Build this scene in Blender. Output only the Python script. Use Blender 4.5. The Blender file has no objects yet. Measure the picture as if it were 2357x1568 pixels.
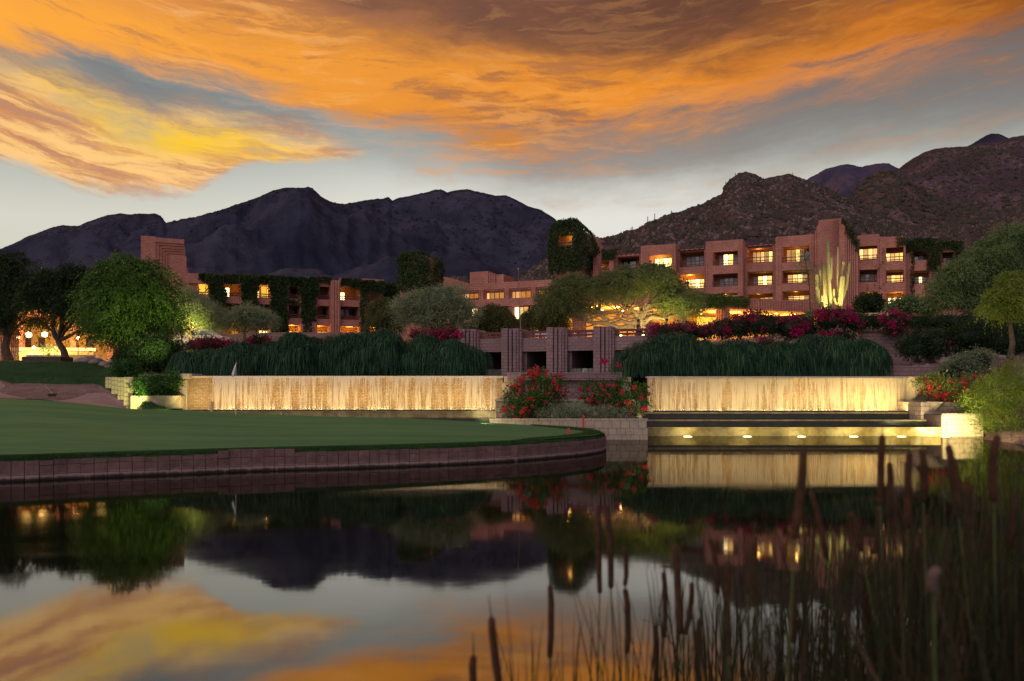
import bpy, math, random
import numpy as np
from math import sin, cos, pi, radians
from mathutils import Vector

random.seed(7)
rng = np.random.default_rng(7)
scene = bpy.context.scene
COL = scene.collection

# ---------------------------------------------------------------- camera
# Pixel coordinates (u, v) below are read on the photograph at 2357 x 1568.
FPX, CX, HV, H = 1833.0, 1178.5, 893.0, 2.0
cam_data = bpy.data.cameras.new('camera')
cam = bpy.data.objects.new('camera', cam_data)
COL.objects.link(cam)
cam.location = (0, 0, H)
cam.rotation_euler = (radians(90), 0, 0)
cam_data.sensor_width = 36
cam_data.lens = FPX / 2357 * 36
cam_data.shift_y = (HV - 784) / 2357
cam_data.clip_start = 0.05
cam_data.clip_end = 20000
cam_data.dof.use_dof = True
cam_data.dof.focus_distance = 48
cam_data.dof.aperture_fstop = 1.9
scene.camera = cam
scene.render.engine = 'CYCLES'
scene.cycles.use_denoising = True
scene.cycles.max_bounces = 6
scene.cycles.diffuse_bounces = 2
scene.cycles.glossy_bounces = 3
scene.cycles.transparent_max_bounces = 24
scene.cycles.sample_clamp_indirect = 4
scene.view_settings.view_transform = 'Standard'
scene.view_settings.look = 'None'
scene.view_settings.gamma = 1
scene.view_settings.exposure = 0.0
scene.view_settings.use_curve_mapping = False


def P(u, v, Y):
    return ((u - CX) / FPX * Y, Y, H - (v - HV) / FPX * Y)


def lin(r, g, b):
    """sRGB 0-255 -> linear"""
    out = []
    for c in (r, g, b):
        c /= 255.0
        out.append(c / 12.92 if c <= 0.04045 else ((c + 0.055) / 1.055) ** 2.4)
    return tuple(out) + (1.0,)


# ---------------------------------------------------------------- node helpers
class NT:
    def __init__(self, tree):
        self.t = tree
        tree.nodes.clear()

    def n(self, typ, **kw):
        nd = self.t.nodes.new(typ)
        for k, val in kw.items():
            setattr(nd, k, val)
        return nd

    def link(self, a, b):
        self.t.links.new(a, b)

    def setin(self, sock, val):
        if isinstance(val, bpy.types.NodeSocket):
            self.link(val, sock)
        else:
            sock.default_value = val

    def m(self, op, a, b=None, c=None, clamp=False):
        nd = self.n('ShaderNodeMath', operation=op, use_clamp=clamp)
        for i, val in enumerate((a, b, c)):
            if val is not None:
                self.setin(nd.inputs[i], val)
        return nd.outputs[0]

    def mix(self, fac, a, b, blend='MIX'):
        nd = self.n('ShaderNodeMix', data_type='RGBA', blend_type=blend)
        self.setin(nd.inputs[0], fac)
        self.setin(nd.inputs[6], a)
        self.setin(nd.inputs[7], b)
        return nd.outputs[2]

    def smooth(self, x, lo, hi, a=0.0, b=1.0):
        nd = self.n('ShaderNodeMapRange', interpolation_type='SMOOTHSTEP')
        self.setin(nd.inputs[0], x)
        self.setin(nd.inputs[1], lo)
        self.setin(nd.inputs[2], hi)
        nd.inputs[3].default_value = a
        nd.inputs[4].default_value = b
        return nd.outputs[0]

    def comb(self, x, y, z):
        nd = self.n('ShaderNodeCombineXYZ')
        for i, val in enumerate((x, y, z)):
            self.setin(nd.inputs[i], val)
        return nd.outputs[0]

    def sep(self, vec):
        nd = self.n('ShaderNodeSeparateXYZ')
        self.link(vec, nd.inputs[0])
        return nd.outputs

    def noise(self, vec, scale, detail=4, rough=0.55, dist=0.0):
        nd = self.n('ShaderNodeTexNoise')
        self.link(vec, nd.inputs['Vector'])
        nd.inputs['Scale'].default_value = scale
        nd.inputs['Detail'].default_value = detail
        nd.inputs['Roughness'].default_value = rough
        nd.inputs['Distortion'].default_value = dist
        return nd.outputs[0]

    def curve(self, x, pts, lo=0.0, hi=1.0):
        """pts: list of (x, y) with x, y in [0, 1]"""
        nd = self.n('ShaderNodeFloatCurve')
        c = nd.mapping.curves[0]
        c.points[0].location = pts[0]
        c.points[1].location = pts[-1]
        for p in pts[1:-1]:
            c.points.new(*p)
        for p in c.points:
            p.handle_type = 'AUTO'
        nd.mapping.extend = 'HORIZONTAL'
        nd.mapping.update()
        self.setin(nd.inputs['Value'], x)
        return nd.outputs[0]


# ---------------------------------------------------------------- world: dusk sky with lit clouds
def az_of(u):
    return math.atan((u - CX) / FPX)


def el_of(u, v):
    a = az_of(u)
    return math.atan((HV - v) / FPX * cos(a))


AZ0, AZ1 = -0.62, 0.62
EL1 = 0.60


def cpts(lst):
    return [((az_of(u) - AZ0) / (AZ1 - AZ0), el_of(u, v) / EL1) for u, v in lst]


def build_world():
    w = bpy.data.worlds.new('World')
    scene.world = w
    w.use_nodes = True
    N = NT(w.node_tree)
    out = N.n('ShaderNodeOutputWorld')
    bg = N.n('ShaderNodeBackground')
    tc = N.n('ShaderNodeTexCoord')
    x, y, z = N.sep(tc.outputs['Generated'])
    az = N.m('ARCTAN2', x, y)
    hyp = N.m('SQRT', N.m('ADD', N.m('MULTIPLY', x, x), N.m('MULTIPLY', y, y)))
    el = N.m('ARCTAN2', z, hyp)
    dirv = tc.outputs['Generated']
    # domain warp
    n1 = N.m('SUBTRACT', N.noise(dirv, 4.5, 5, 0.6), 0.5)
    n2 = N.m('SUBTRACT', N.noise(N.comb(N.m('MULTIPLY', x, 5.0), N.m('MULTIPLY', y, 5.0), N.m('MULTIPLY', z, 14.0)), 1.6, 7, 0.62), 0.5)
    a = N.m('DIVIDE', N.m('SUBTRACT', az, AZ0), AZ1 - AZ0, clamp=True)       # 0..1 across
    elw = N.m('ADD', el, N.m('ADD', N.m('MULTIPLY', n1, 0.045), N.m('MULTIPLY', n2, 0.05)))
    e = N.m('DIVIDE', elw, EL1)
    # flow line (direction of the cloud streaks)
    flow = N.curve(a, cpts([(-60, 190), (300, 330), (600, 385), (900, 400), (1200, 410), (1500, 400), (1800, 340), (2100, 270), (2400, 190)]))
    azw = N.m('ADD', az, N.m('MULTIPLY', n1, 0.08))
    q = N.m('SUBTRACT', N.m('DIVIDE', el, EL1), N.m('MULTIPLY', flow, 0.9))
    st = N.noise(N.comb(N.m('MULTIPLY', azw, 2.2), N.m('MULTIPLY', N.m('ADD', q, N.m('MULTIPLY', n1, 0.12)), 7.5), 0.3), 2.0, 8, 0.62, 0.35)
    st2 = N.noise(N.comb(N.m('MULTIPLY', azw, 5.0), N.m('MULTIPLY', N.m('ADD', q, N.m('MULTIPLY', n2, 0.05)), 26.0), 1.7), 1.6, 8, 0.68, 0.5)
    s = N.m('SUBTRACT', st, 0.5)
    s2 = N.m('SUBTRACT', st2, 0.5)
    es = N.m('ADD', e, N.m('ADD', N.m('MULTIPLY', s, 0.20), N.m('MULTIPLY', s2, 0.07)))
    # clear sky
    skyr = N.n('ShaderNodeValToRGB')
    cr = skyr.color_ramp
    stops = [(0.0, (205, 197, 176)), (0.30, (214, 212, 198)), (0.42, (176, 180, 172)), (0.55, (138, 144, 142)), (0.70, (100, 105, 110)), (1.0, (92, 90, 100))]
    cr.elements[0].position, cr.elements[0].color = stops[0][0], lin(*stops[0][1])
    cr.elements[1].position, cr.elements[1].color = stops[-1][0], lin(*stops[-1][1])
    for p, c in stops[1:-1]:
        el_ = cr.elements.new(p)
        el_.color = lin(*c)
    # brighter round the gap where the sun went down
    gx = N.m('SUBTRACT', az, az_of(1330))
    gz = N.m('SUBTRACT', el, el_of(1330, 560))
    g = N.m('POWER', 2.718, N.m('MULTIPLY', N.m('ADD', N.m('MULTIPLY', N.m('MULTIPLY', gx, gx), 9.0), N.m('MULTIPLY', N.m('MULTIPLY', gz, gz), 90.0)), -1.0))
    eg = N.m('SUBTRACT', N.m('DIVIDE', el, EL1), N.m('MULTIPLY', g, 0.17))
    N.link(eg, skyr.inputs[0])
    sky = N.mix(N.m('MULTIPLY', g, 0.55), skyr.outputs[0], lin(238, 240, 238))
    # horizon at far left slightly yellower, right slightly cooler
    # --- lower left cloud bank
    b2 = N.curve(a, cpts([(-60, 120), (0, 150), (100, 185), (200, 240), (330, 280), (450, 262), (600, 285), (750, 318), (860, 368), (950, 385), (1200, 420), (2400, 460)]))
    b3 = N.curve(a, cpts([(-60, 372), (0, 388), (100, 408), (200, 434), (400, 446), (500, 430), (555, 395), (620, 388), (740, 388), (840, 370), (950, 330), (1200, 300), (2400, 260)]))
    m_up = N.smooth(N.m('SUBTRACT', b2, es), -0.03, 0.05)
    m_lo = N.smooth(N.m('SUBTRACT', e, N.m('ADD', b3, N.m('MULTIPLY', s2, 0.03))), -0.004, 0.022)
    bank = N.m('MULTIPLY', m_up, m_lo)
    bank = N.m('MULTIPLY', bank, N.smooth(N.m('ADD', s2, N.m('MULTIPLY', s, 0.6)), -0.30, 0.02, 0.35, 1.0))
    bank = N.m('MULTIPLY', bank, N.smooth(a, 0.32, 0.44, 1.0, 0.0))
    core = N.curve(a, cpts([(-60, 150), (100, 205), (200, 262), (300, 305), (420, 322), (520, 322), (620, 350), (740, 372), (900, 380), (1200, 400), (2400, 430)]))
    dcore = N.m('DIVIDE', N.m('SUBTRACT', N.m('ADD', e, N.m('MULTIPLY', s, 0.05)), core), 0.030)
    gcore = N.m('POWER', 2.718, N.m('MULTIPLY', N.m('MULTIPLY', dcore, dcore), -1.0))
    ax = N.m('DIVIDE', N.m('SUBTRACT', az, az_of(400)), 0.13)
    gcore = N.m('MULTIPLY', gcore, N.m('POWER', 2.718, N.m('MULTIPLY', N.m('MULTIPLY', ax, ax), -1.0)))
    bcol = N.mix(N.smooth(s2, -0.12, 0.12), lin(200, 134, 92), lin(254, 202, 128))
    bcol = N.mix(N.m('MULTIPLY', gcore, 0.95, clamp=True), bcol, lin(255, 204, 40))
    # --- high deck
    b1 = N.curve(a, cpts([(-60, 110), (0, 140), (100, 152), (300, 180), (560, 200), (700, 238), (850, 285), (1000, 305), (1100, 338), (1250, 350), (1400, 338), (1600, 318), (1800, 268), (2000, 226), (2200, 185), (2400, 160)]))
    dd = N.m('SUBTRACT', es, b1)
    dsm = N.m('SUBTRACT', N.m('ADD', e, N.m('MULTIPLY', s, 0.08)), b1)
    soft = N.smooth(a, 0.4, 0.75, 0.05, 0.13)
    deck = N.smooth(dd, -0.03, soft)
    line = N.curve(a, cpts([(-60, 40), (200, 70), (500, 110), (700, 140), (900, 168), (1200, 190), (1500, 214), (1700, 200), (2000, 140), (2200, 95), (2400, 60)]))
    dl = N.m('DIVIDE', N.m('SUBTRACT', N.m('ADD', e, N.m('ADD', N.m('MULTIPLY', s, 0.20), N.m('MULTIPLY', s2, 0.05))), line), 0.078)
    gl = N.m('POWER', 2.718, N.m('MULTIPLY', N.m('MULTIPLY', dl, dl), -1.0))
    warm = N.mix(a, lin(255, 172, 64), lin(238, 130, 6))
    warm2 = N.mix(a, lin(246, 160, 78), lin(146, 82, 36))
    dcol = N.mix(gl, warm2, warm)
    # dull brown-mauve region, top centre and top right
    bx = N.m('DIVIDE', N.m('SUBTRACT', az, az_of(1250)), 0.33)
    bz = N.m('DIVIDE', N.m('SUBTRACT', N.m('ADD', e, N.m('MULTIPLY', s, 0.22)), el_of(1180, 45) / EL1), 0.13)
    gb = N.m('POWER', 2.718, N.m('MULTIPLY', N.m('ADD', N.m('MULTIPLY', bx, bx), N.m('MULTIPLY', bz, bz)), -1.0))
    gb = N.m('MAXIMUM', gb, N.m('MULTIPLY', N.m('MULTIPLY', N.smooth(e, 0.72, 0.95), 0.75), N.smooth(a, 0.22, 0.5, 0.4, 1.0)))
    brown = N.mix(a, lin(134, 94, 80), lin(84, 46, 26))
    dcol = N.mix(N.m('MULTIPLY', N.m('MULTIPLY', gb, 1.7, clamp=True), N.m('SUBTRACT', 1.0, N.m('MULTIPLY', gl, 0.8))), dcol, brown)
    cx_ = N.m('DIVIDE', N.m('SUBTRACT', az, az_of(2420)), 0.10)
    cz_ = N.m('DIVIDE', N.m('SUBTRACT', e, el_of(2400, 60) / EL1), 0.10)
    gc = N.m('POWER', 2.718, N.m('MULTIPLY', N.m('ADD', N.m('MULTIPLY', cx_, cx_), N.m('MULTIPLY', cz_, cz_)), -1.0))
    dcol = N.mix(N.m('MULTIPLY', gc, 0.75), dcol, lin(84, 48, 26))
    # streak modulation
    dcol = N.mix(N.smooth(N.m('ADD', s2, N.m('MULTIPLY', s, 0.8)), 0.0, -0.20, 0.0, 0.62), dcol, N.mix(a, lin(176, 118, 88), lin(104, 70, 56)))
    pale = N.m('MULTIPLY', N.smooth(N.m('ADD', s2, N.m('MULTIPLY', n1, 0.5)), 0.0, 0.16), N.m('SUBTRACT', 0.75, N.m('MULTIPLY', a, 0.6)))
    dcol = N.mix(N.m('MULTIPLY', pale, N.m('SUBTRACT', 1.0, N.m('MULTIPLY', gb, 0.7))), dcol, N.mix(a, lin(250, 192, 128), lin(246, 156, 44)))
    # thin mauve veil under the deck on the right side
    veil = N.m('MULTIPLY', N.smooth(dsm, -0.15, -0.01), N.smooth(a, 0.30, 0.55, 0.0, 0.75))
    veil = N.m('MULTIPLY', veil, N.smooth(s2, -0.25, 0.2, 0.88, 1.0))
    col = N.mix(veil, sky, lin(112, 102, 100))
    wisp = N.m('MULTIPLY', N.smooth(N.m('ADD', s, s2), 0.04, 0.26), N.m('MULTIPLY', N.smooth(dd, -0.20, -0.03), N.smooth(a, 0.45, 0.75, 0.5, 0.15)))
    col = N.mix(wisp, col, lin(226, 160, 100))
    # the grey gap between the deck and the left bank
    gap = N.m('MULTIPLY', N.smooth(dd, 0.0, -0.06), N.smooth(e, 0.42, 0.55))
    col = N.mix(N.m('MULTIPLY', gap, N.smooth(a, 0.5, 0.38, 0.0, 0.55)), col, lin(112, 108, 112))
    col = N.mix(bank, col, bcol)
    col = N.mix(deck, col, dcol)
    # away from the sunset the dusk sky turns pink-mauve, and the zenith dims
    back = N.smooth(y, 0.35, -0.5)
    col = N.mix(back, col, lin(164, 150, 172))
    zen = N.m('MULTIPLY', N.smooth(z, 0.55, 0.95), N.smooth(y, -0.5, 0.6, 0.75, 0.9))
    col = N.mix(zen, col, lin(126, 112, 138))
    # below the horizon: dim ground tone
    col = N.mix(N.smooth(z, 0.0, -0.12), col, (0.03, 0.027, 0.035, 1))
    # physical twilight glow under it all
    nis = N.n('ShaderNodeTexSky')
    nis.sky_type = 'NISHITA'
    nis.sun_disc = False
    nis.sun_elevation = radians(1.0)
    nis.sun_rotation = radians(4.7)
    N.setin(bg.inputs['Color'], col)
    bg.inputs['Strength'].default_value = 1.0
    bg2 = N.n('ShaderNodeBackground')
    N.link(nis.outputs[0], bg2.inputs['Color'])
    bg2.inputs['Strength'].default_value = 0.004
    add = N.n('ShaderNodeAddShader')
    N.link(bg.outputs[0], add.inputs[0])
    N.link(bg2.outputs[0], add.inputs[1])
    N.link(add.outputs[0], out.inputs[0])
    w.cycles.sampling_method = 'MANUAL'
    w.cycles.sample_map_resolution = 512


build_world()

# soft afterglow from the open sky behind and left of the camera
sun_d = bpy.data.lights.new('afterglow_sun', 'SUN')
sun_d.energy = 0.90
sun_d.color = (1.0, 0.88, 0.76)
sun_d.angle = radians(60)
sun = bpy.data.objects.new('afterglow_sun', sun_d)
COL.objects.link(sun)
sun.rotation_euler = (radians(62), 0, radians(-28))


# ---------------------------------------------------------------- scene graph helpers
def tag(o, label=None, cat=None, group=None, kind=None):
    if label: o['label'] = label
    if cat: o['category'] = cat
    if group: o['group'] = group
    if kind: o['kind'] = kind
    return o


def thing(name, label, cat, loc=(0, 0, 0), group=None):
    o = bpy.data.objects.new(name, None)
    o.empty_display_size = 0.2
    COL.objects.link(o)
    o.location = loc
    return tag(o, label, cat, group)


def origin(parent):
    p = Vector((0, 0, 0))
    while parent is not None:
        p += parent.location
        parent = parent.parent
    return p


def link_mesh(name, me, mat, parent=None, loc=(0, 0, 0)):
    if mat is not None and not me.materials:
        me.materials.append(mat)
    o = bpy.data.objects.new(name, me)
    COL.objects.link(o)
    o.location = loc
    if parent is not None:
        o.parent = parent
    return o


class MB:
    """collects geometry in world coordinates"""

    def __init__(self):
        self.v, self.f = [], []

    def add(self, vs, fs):
        n = len(self.v)
        self.v.extend([tuple(p) for p in vs])
        self.f.extend([tuple(i + n for i in f) for f in fs])

    def hexa(self, c):
        self.add(c, [(0, 3, 2, 1), (4, 5, 6, 7), (0, 1, 5, 4), (1, 2, 6, 5), (2, 3, 7, 6), (3, 0, 4, 7)])

    def box(self, x0, x1, y0, y1, z0, z1):
        self.hexa([(x0, y0, z0), (x1, y0, z0), (x1, y1, z0), (x0, y1, z0), (x0, y0, z1), (x1, y0, z1), (x1, y1, z1), (x0, y1, z1)])

    def fbox(self, fr, s0, s1, t0, t1, z0, z1, taper=0):
        w = fr.w
        self.hexa([w(s0, t0, z0), w(s1, t0, z0), w(s1, t1, z0), w(s0, t1, z0), w(s0 + taper, t0 + taper, z1), w(s1 - taper, t0 + taper, z1), w(s1 - taper, t1 - taper, z1), w(s0 + taper, t1 - taper, z1)])

    def quad(self, a, b, c, d):
        self.add([a, b, c, d], [(0, 1, 2, 3)])

    def tube(self, pts, rad, n=8, rib=0.0, round_top=False):
        pts = [Vector(p) for p in pts]
        if not hasattr(rad, '__len__'):
            rad = [rad] * len(pts)
        rad = list(rad)
        if round_top:
            d = (pts[-1] - pts[-2]).normalized()
            r = rad[-1]
            base = pts[-1] - d * r
            pts = pts[:-1] + [base + d * r * math.sin(a) for a in (0, 0.5, 0.95, 1.3, 1.52)]
            rad = rad[:-1] + [r * math.cos(a) for a in (0, 0.5, 0.95, 1.3, 1.52)]
        rings = []
        up = Vector((0, 0, 1))
        prev = None
        for i, p in enumerate(pts):
            d = (pts[min(i + 1, len(pts) - 1)] - pts[max(i - 1, 0)]).normalized()
            a = prev if prev is not None else (Vector((1, 0, 0)) if abs(d.x) < 0.9 else up)
            a = (a - d * a.dot(d)).normalized()
            prev = a
            b = d.cross(a)
            rings.append([p + (a * cos(2 * pi * k / n) + b * sin(2 * pi * k / n)) * rad[i] * (1 - (rib if k % 2 else 0)) for k in range(n)])
        vs = [q for r in rings for q in r]
        fs = []
        for i in range(len(rings) - 1):
            for k in range(n):
                k2 = (k + 1) % n
                fs.append((i * n + k, i * n + k2, (i + 1) * n + k2, (i + 1) * n + k))
        fs.append(tuple(range(n - 1, -1, -1)))
        fs.append(tuple((len(rings) - 1) * n + k for k in range(n)))
        self.add(vs, fs)

    def lathe(self, c, prof, n=16):
        vs, fs = [], []
        for r, z in prof:
            for k in range(n):
                vs.append((c[0] + r * cos(2 * pi * k / n), c[1] + r * sin(2 * pi * k / n), c[2] + z))
        for i in range(len(prof) - 1):
            for k in range(n):
                k2 = (k + 1) % n
                fs.append((i * n + k, i * n + k2, (i + 1) * n + k2, (i + 1) * n + k))
        fs.append(tuple(range(n - 1, -1, -1)))
        fs.append(tuple((len(prof) - 1) * n + k for k in range(n)))
        self.add(vs, fs)

    def build(self, name, mat, parent=None, smooth=False, bevel=0.0):
        o0 = origin(parent)
        me = bpy.data.meshes.new(name)
        me.from_pydata([(p[0] - o0.x, p[1] - o0.y, p[2] - o0.z) for p in self.v], [], self.f)
        if smooth:
            me.polygons.foreach_set('use_smooth', [True] * len(me.polygons))
        me.update()
        o = link_mesh(name, me, mat, parent)
        if bevel:
            b = o.modifiers.new('bevel', 'BEVEL')
            b.width = bevel
            b.segments = 2
            b.limit_method = 'ANGLE'
        return o


def np_mesh(name, V, Q, mat, parent=None, smooth=False):
    """V (n,3) world coordinates, Q (m,k) faces"""
    o0 = origin(parent)
    V = np.asarray(V, dtype=np.float32) - np.array([o0.x, o0.y, o0.z], dtype=np.float32)
    Q = np.asarray(Q, dtype=np.int32)
    k = Q.shape[1]
    me = bpy.data.meshes.new(name)
    me.vertices.add(len(V))
    me.vertices.foreach_set('co', V.ravel())
    me.loops.add(Q.size)
    me.loops.foreach_set('vertex_index', Q.ravel())
    me.polygons.add(len(Q))
    me.polygons.foreach_set('loop_start', np.arange(0, Q.size, k, dtype=np.int32))
    me.polygons.foreach_set('loop_total', np.full(len(Q), k, dtype=np.int32))
    if smooth:
        me.polygons.foreach_set('use_smooth', np.ones(len(Q), dtype=bool))
    me.update(calc_edges=True)
    return link_mesh(name, me, mat, parent)


def grid_faces(nr, nc):
    i = np.arange(nr - 1)[:, None] * nc + np.arange(nc - 1)[None, :]
    i = i.ravel()
    return np.stack([i, i + 1, i + 1 + nc, i + nc], 1)


def vnoise(x, y, seed=0):
    """2-D value noise in numpy, about -1..1"""
    xi, yi = np.floor(x).astype(np.int64), np.floor(y).astype(np.int64)
    xf, yf = x - xi, y - yi
    xf, yf = xf * xf * (3 - 2 * xf), yf * yf * (3 - 2 * yf)

    def h(a, b):
        n = (a * 374761393 + b * 668265263 + seed * 1442695041) & 0xffffffff
        n = ((n ^ (n >> 13)) * 1274126177) & 0xffffffff
        return ((n ^ (n >> 16)) & 0xffff) / 32767.5 - 1

    return (h(xi, yi) * (1 - xf) + h(xi + 1, yi) * xf) * (1 - yf) + (h(xi, yi + 1) * (1 - xf) + h(xi + 1, yi + 1) * xf) * yf


def fbm(x, y, oct=5, seed=0, ridged=False):
    s, a, tot = 0, 1.0, 0
    for k in range(oct):
        n = vnoise(x * 2 ** k, y * 2 ** k, seed + k * 17)
        if ridged:
            n = 1 - 2 * np.abs(n)
        s = s + n * a
        tot += a
        a *= 0.5
    return s / tot


class Frame:
    """a facade line on the ground: s runs along it, t goes back from the viewer"""

    def __init__(self, u, Y, deg):
        self.th = radians(deg)
        self.o = Vector(((u - CX) / FPX * Y, Y))
        self.d = Vector((cos(self.th), sin(self.th)))
        self.n = Vector((-sin(self.th), cos(self.th)))

    def w(self, s, t, z):
        p = self.o + self.d * s + self.n * t
        return (p.x, p.y, z)

    def s(self, u, t=0.0):
        k = (u - CX) / FPX
        o = self.o + self.n * t
        return (k * o.y - o.x) / (self.d.x - k * self.d.y)

    def z(self, u, v, t=0.0):
        s = self.s(u, t)
        y = (self.o + self.d * s + self.n * t).y
        return H - (v - HV) / FPX * y


# ---------------------------------------------------------------- materials
MATS = {}


def newmat(name):
    m = bpy.data.materials.new(name)
    m.use_nodes = True
    N = NT(m.node_tree)
    out = N.n('ShaderNodeOutputMaterial')
    return m, N, out


def principled(N, out, color, rough=0.8, spec=0.3, metal=0.0):
    b = N.n('ShaderNodeBsdfPrincipled')
    N.setin(b.inputs['Base Color'], color)
    N.setin(b.inputs['Roughness'], rough)
    b.inputs['Specular IOR Level'].default_value = spec
    b.inputs['Metallic'].default_value = metal
    N.link(b.outputs[0], out.inputs[0])
    return b


def bump(N, b, height, strength=0.5, dist=0.02):
    bp = N.n('ShaderNodeBump')
    bp.inputs['Strength'].default_value = strength
    bp.inputs['Distance'].default_value = dist
    N.link(height, bp.inputs['Height'])
    N.link(bp.outputs[0], b.inputs['Normal'])


def m_noise(name, c1, c2, scale=3.0, rough=0.85, bs=0.4, bd=0.02, c3=None, spec=0.25, stretch=(1, 1, 1), detail=6):
    m, N, out = newmat(name)
    g = N.n('ShaderNodeNewGeometry')
    mp = N.n('ShaderNodeMapping')
    mp.inputs['Scale'].default_value = stretch
    N.link(g.outputs['Position'], mp.inputs[0])
    v = mp.outputs[0]
    n = N.noise(v, scale, detail, 0.62)
    col = N.mix(N.smooth(n, 0.36, 0.64), c1 + (1,), c2 + (1,))
    n2 = N.noise(v, scale * 7.3, 4, 0.6)
    if c3:
        col = N.mix(N.smooth(n2, 0.55, 0.7), col, c3 + (1,))
    else:
        col = N.mix(N.m('MULTIPLY', N.smooth(n2, 0.3, 0.7), 0.35), col, (c1[0] * 0.55, c1[1] * 0.55, c1[2] * 0.55, 1))
    b = principled(N, out, col, rough, spec)
    bump(N, b, N.m('ADD', n, N.m('MULTIPLY', n2, 0.4)), bs, bd)
    MATS[name] = m
    return m


def m_block(name, deg, c1, c2, mortar, bw=0.4, bh=0.2, stain=None, bs=0.6, wet=0.0, msize=0.018):
    """coursed split-face block, laid in the facade's own direction"""
    m, N, out = newmat(name)
    g = N.n('ShaderNodeNewGeometry')
    x, y, z = N.sep(g.outputs['Position'])
    th = radians(deg)
    kx, ky = cos(th) - sin(th), sin(th) + cos(th)
    s = N.m('ADD', N.m('MULTIPLY', x, kx), N.m('MULTIPLY', y, ky))
    br = N.n('ShaderNodeTexBrick')
    N.link(N.comb(s, z, 0.0), br.inputs['Vector'])
    br.inputs['Color1'].default_value = c1 + (1,)
    br.inputs['Color2'].default_value = c2 + (1,)
    br.inputs['Mortar'].default_value = mortar + (1,)
    br.inputs['Scale'].default_value = 1.0
    br.inputs['Mortar Size'].default_value = msize
    br.inputs['Mortar Smooth'].default_value = 0.3
    br.inputs['Bias'].default_value = 0.0
    br.inputs['Brick Width'].default_value = bw
    br.inputs['Row Height'].default_value = bh
    n = N.noise(g.outputs['Position'], 0.55, 6, 0.6)
    n2 = N.noise(g.outputs['Position'], 9.0, 5, 0.65)
    col = N.mix(N.m('MULTIPLY', N.smooth(n, 0.35, 0.65), 0.55), br.outputs['Color'], (c1[0] * 0.6, c1[1] * 0.58, c1[2] * 0.66, 1))
    col = N.mix(N.m('MULTIPLY', N.smooth(n2, 0.35, 0.7), 0.4), col, (c2[0] * 1.25, c2[1] * 1.2, c2[2] * 1.15, 1))
    if stain:
        sn = N.noise(N.comb(N.m('MULTIPLY', s, 1.4), N.m('MULTIPLY', z, 3.2), 0.0), 1.6, 6, 0.7)
        col = N.mix(N.smooth(sn, 0.60, 0.70), col, stain + (1,))
    b = principled(N, out, col, 0.85 - wet * 0.5, 0.25 + wet * 0.3)
    bump(N, b, N.m('ADD', N.m('MULTIPLY', br.outputs['Fac'], -0.6), n2), bs, 0.03)
    MATS[name] = m
    return m


def m_leaf(name, c1, c2, c3=None, trans=0.3, scale=0.9, rough=0.6):
    m, N, out = newmat(name)
    g = N.n('ShaderNodeNewGeometry')
    n = N.noise(g.outputs['Position'], scale, 3, 0.6)
    rnd = g.outputs['Random Per Island']
    f = N.m('ADD', N.m('MULTIPLY', rnd, 0.5), N.m('MULTIPLY', N.smooth(n, 0.35, 0.65), 0.5))
    col = N.mix(f, c1 + (1,), c2 + (1,))
    if c3:
        col = N.mix(N.smooth(rnd, 0.80, 0.86), col, c3 + (1,))
    b = N.n('ShaderNodeBsdfPrincipled')
    N.link(col, b.inputs['Base Color'])
    b.inputs['Roughness'].default_value = rough
    b.inputs['Specular IOR Level'].default_value = 0.25
    tr = N.n('ShaderNodeBsdfTranslucent')
    N.link(col, tr.inputs[0])
    mx = N.n('ShaderNodeMixShader')
    mx.inputs[0].default_value = trans
    N.link(b.outputs[0], mx.inputs[1])
    N.link(tr.outputs[0], mx.inputs[2])
    N.link(mx.outputs[0], out.inputs[0])
    MATS[name] = m
    return m


def m_plain(name, c, rough=0.6, metal=0.0, spec=0.4):
    m, N, out = newmat(name)
    g = N.n('ShaderNodeNewGeometry')
    n = N.noise(g.outputs['Position'], 14.0, 4, 0.6)
    col = N.mix(N.m('MULTIPLY', N.smooth(n, 0.3, 0.7), 0.3), c + (1,), (c[0] * 0.6, c[1] * 0.6, c[2] * 0.6, 1))
    principled(N, out, col, rough, spec, metal)
    MATS[name] = m
    return m


def m_emit(name, c, strength, c2=None, mode=None, deg=0, scale=1.0):
    """things that give off light: lamps, lit windows and lit curtains"""
    m, N, out = newmat(name)
    e = N.n('ShaderNodeEmission')
    oi = N.n('ShaderNodeObjectInfo')
    if mode == 'curtain':        # rooms are not all equally bright
        N.setin(e.inputs['Strength'], N.m('MULTIPLY', N.m('ADD', N.m('MULTIPLY', oi.outputs['Random'], 0.85), 0.50), strength))
    else:
        e.inputs['Strength'].default_value = strength
    col = None
    if c2:
        g = N.n('ShaderNodeNewGeometry')
        x, y, z = N.sep(g.outputs['Position'])
        s = N.m('ADD', N.m('MULTIPLY', x, cos(radians(deg))), N.m('MULTIPLY', y, sin(radians(deg))))
        if mode == 'curtain':
            n = N.noise(N.comb(N.m('MULTIPLY', s, 7.0), N.m('MULTIPLY', z, 0.15), 0.0), 1.0, 2, 0.5)
            n2 = N.noise(N.comb(N.m('MULTIPLY', s, 0.9), N.m('MULTIPLY', z, 0.7), 3.0), 1.0, 2, 0.5)
            f = N.m('ADD', N.m('MULTIPLY', N.smooth(n, 0.35, 0.65), 0.45), N.m('MULTIPLY', N.smooth(n2, 0.35, 0.65), 0.55))
        else:
            n = N.noise(g.outputs['Position'], scale, 3, 0.6)
            f = N.smooth(n, 0.38, 0.62)
        col = N.mix(f, c + (1,), c2 + (1,))
        N.link(col, e.inputs[0])
    else:
        e.inputs[0].default_value = c + (1,)
    N.link(e.outputs[0], out.inputs[0])
    MATS[name] = m
    return m


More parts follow.
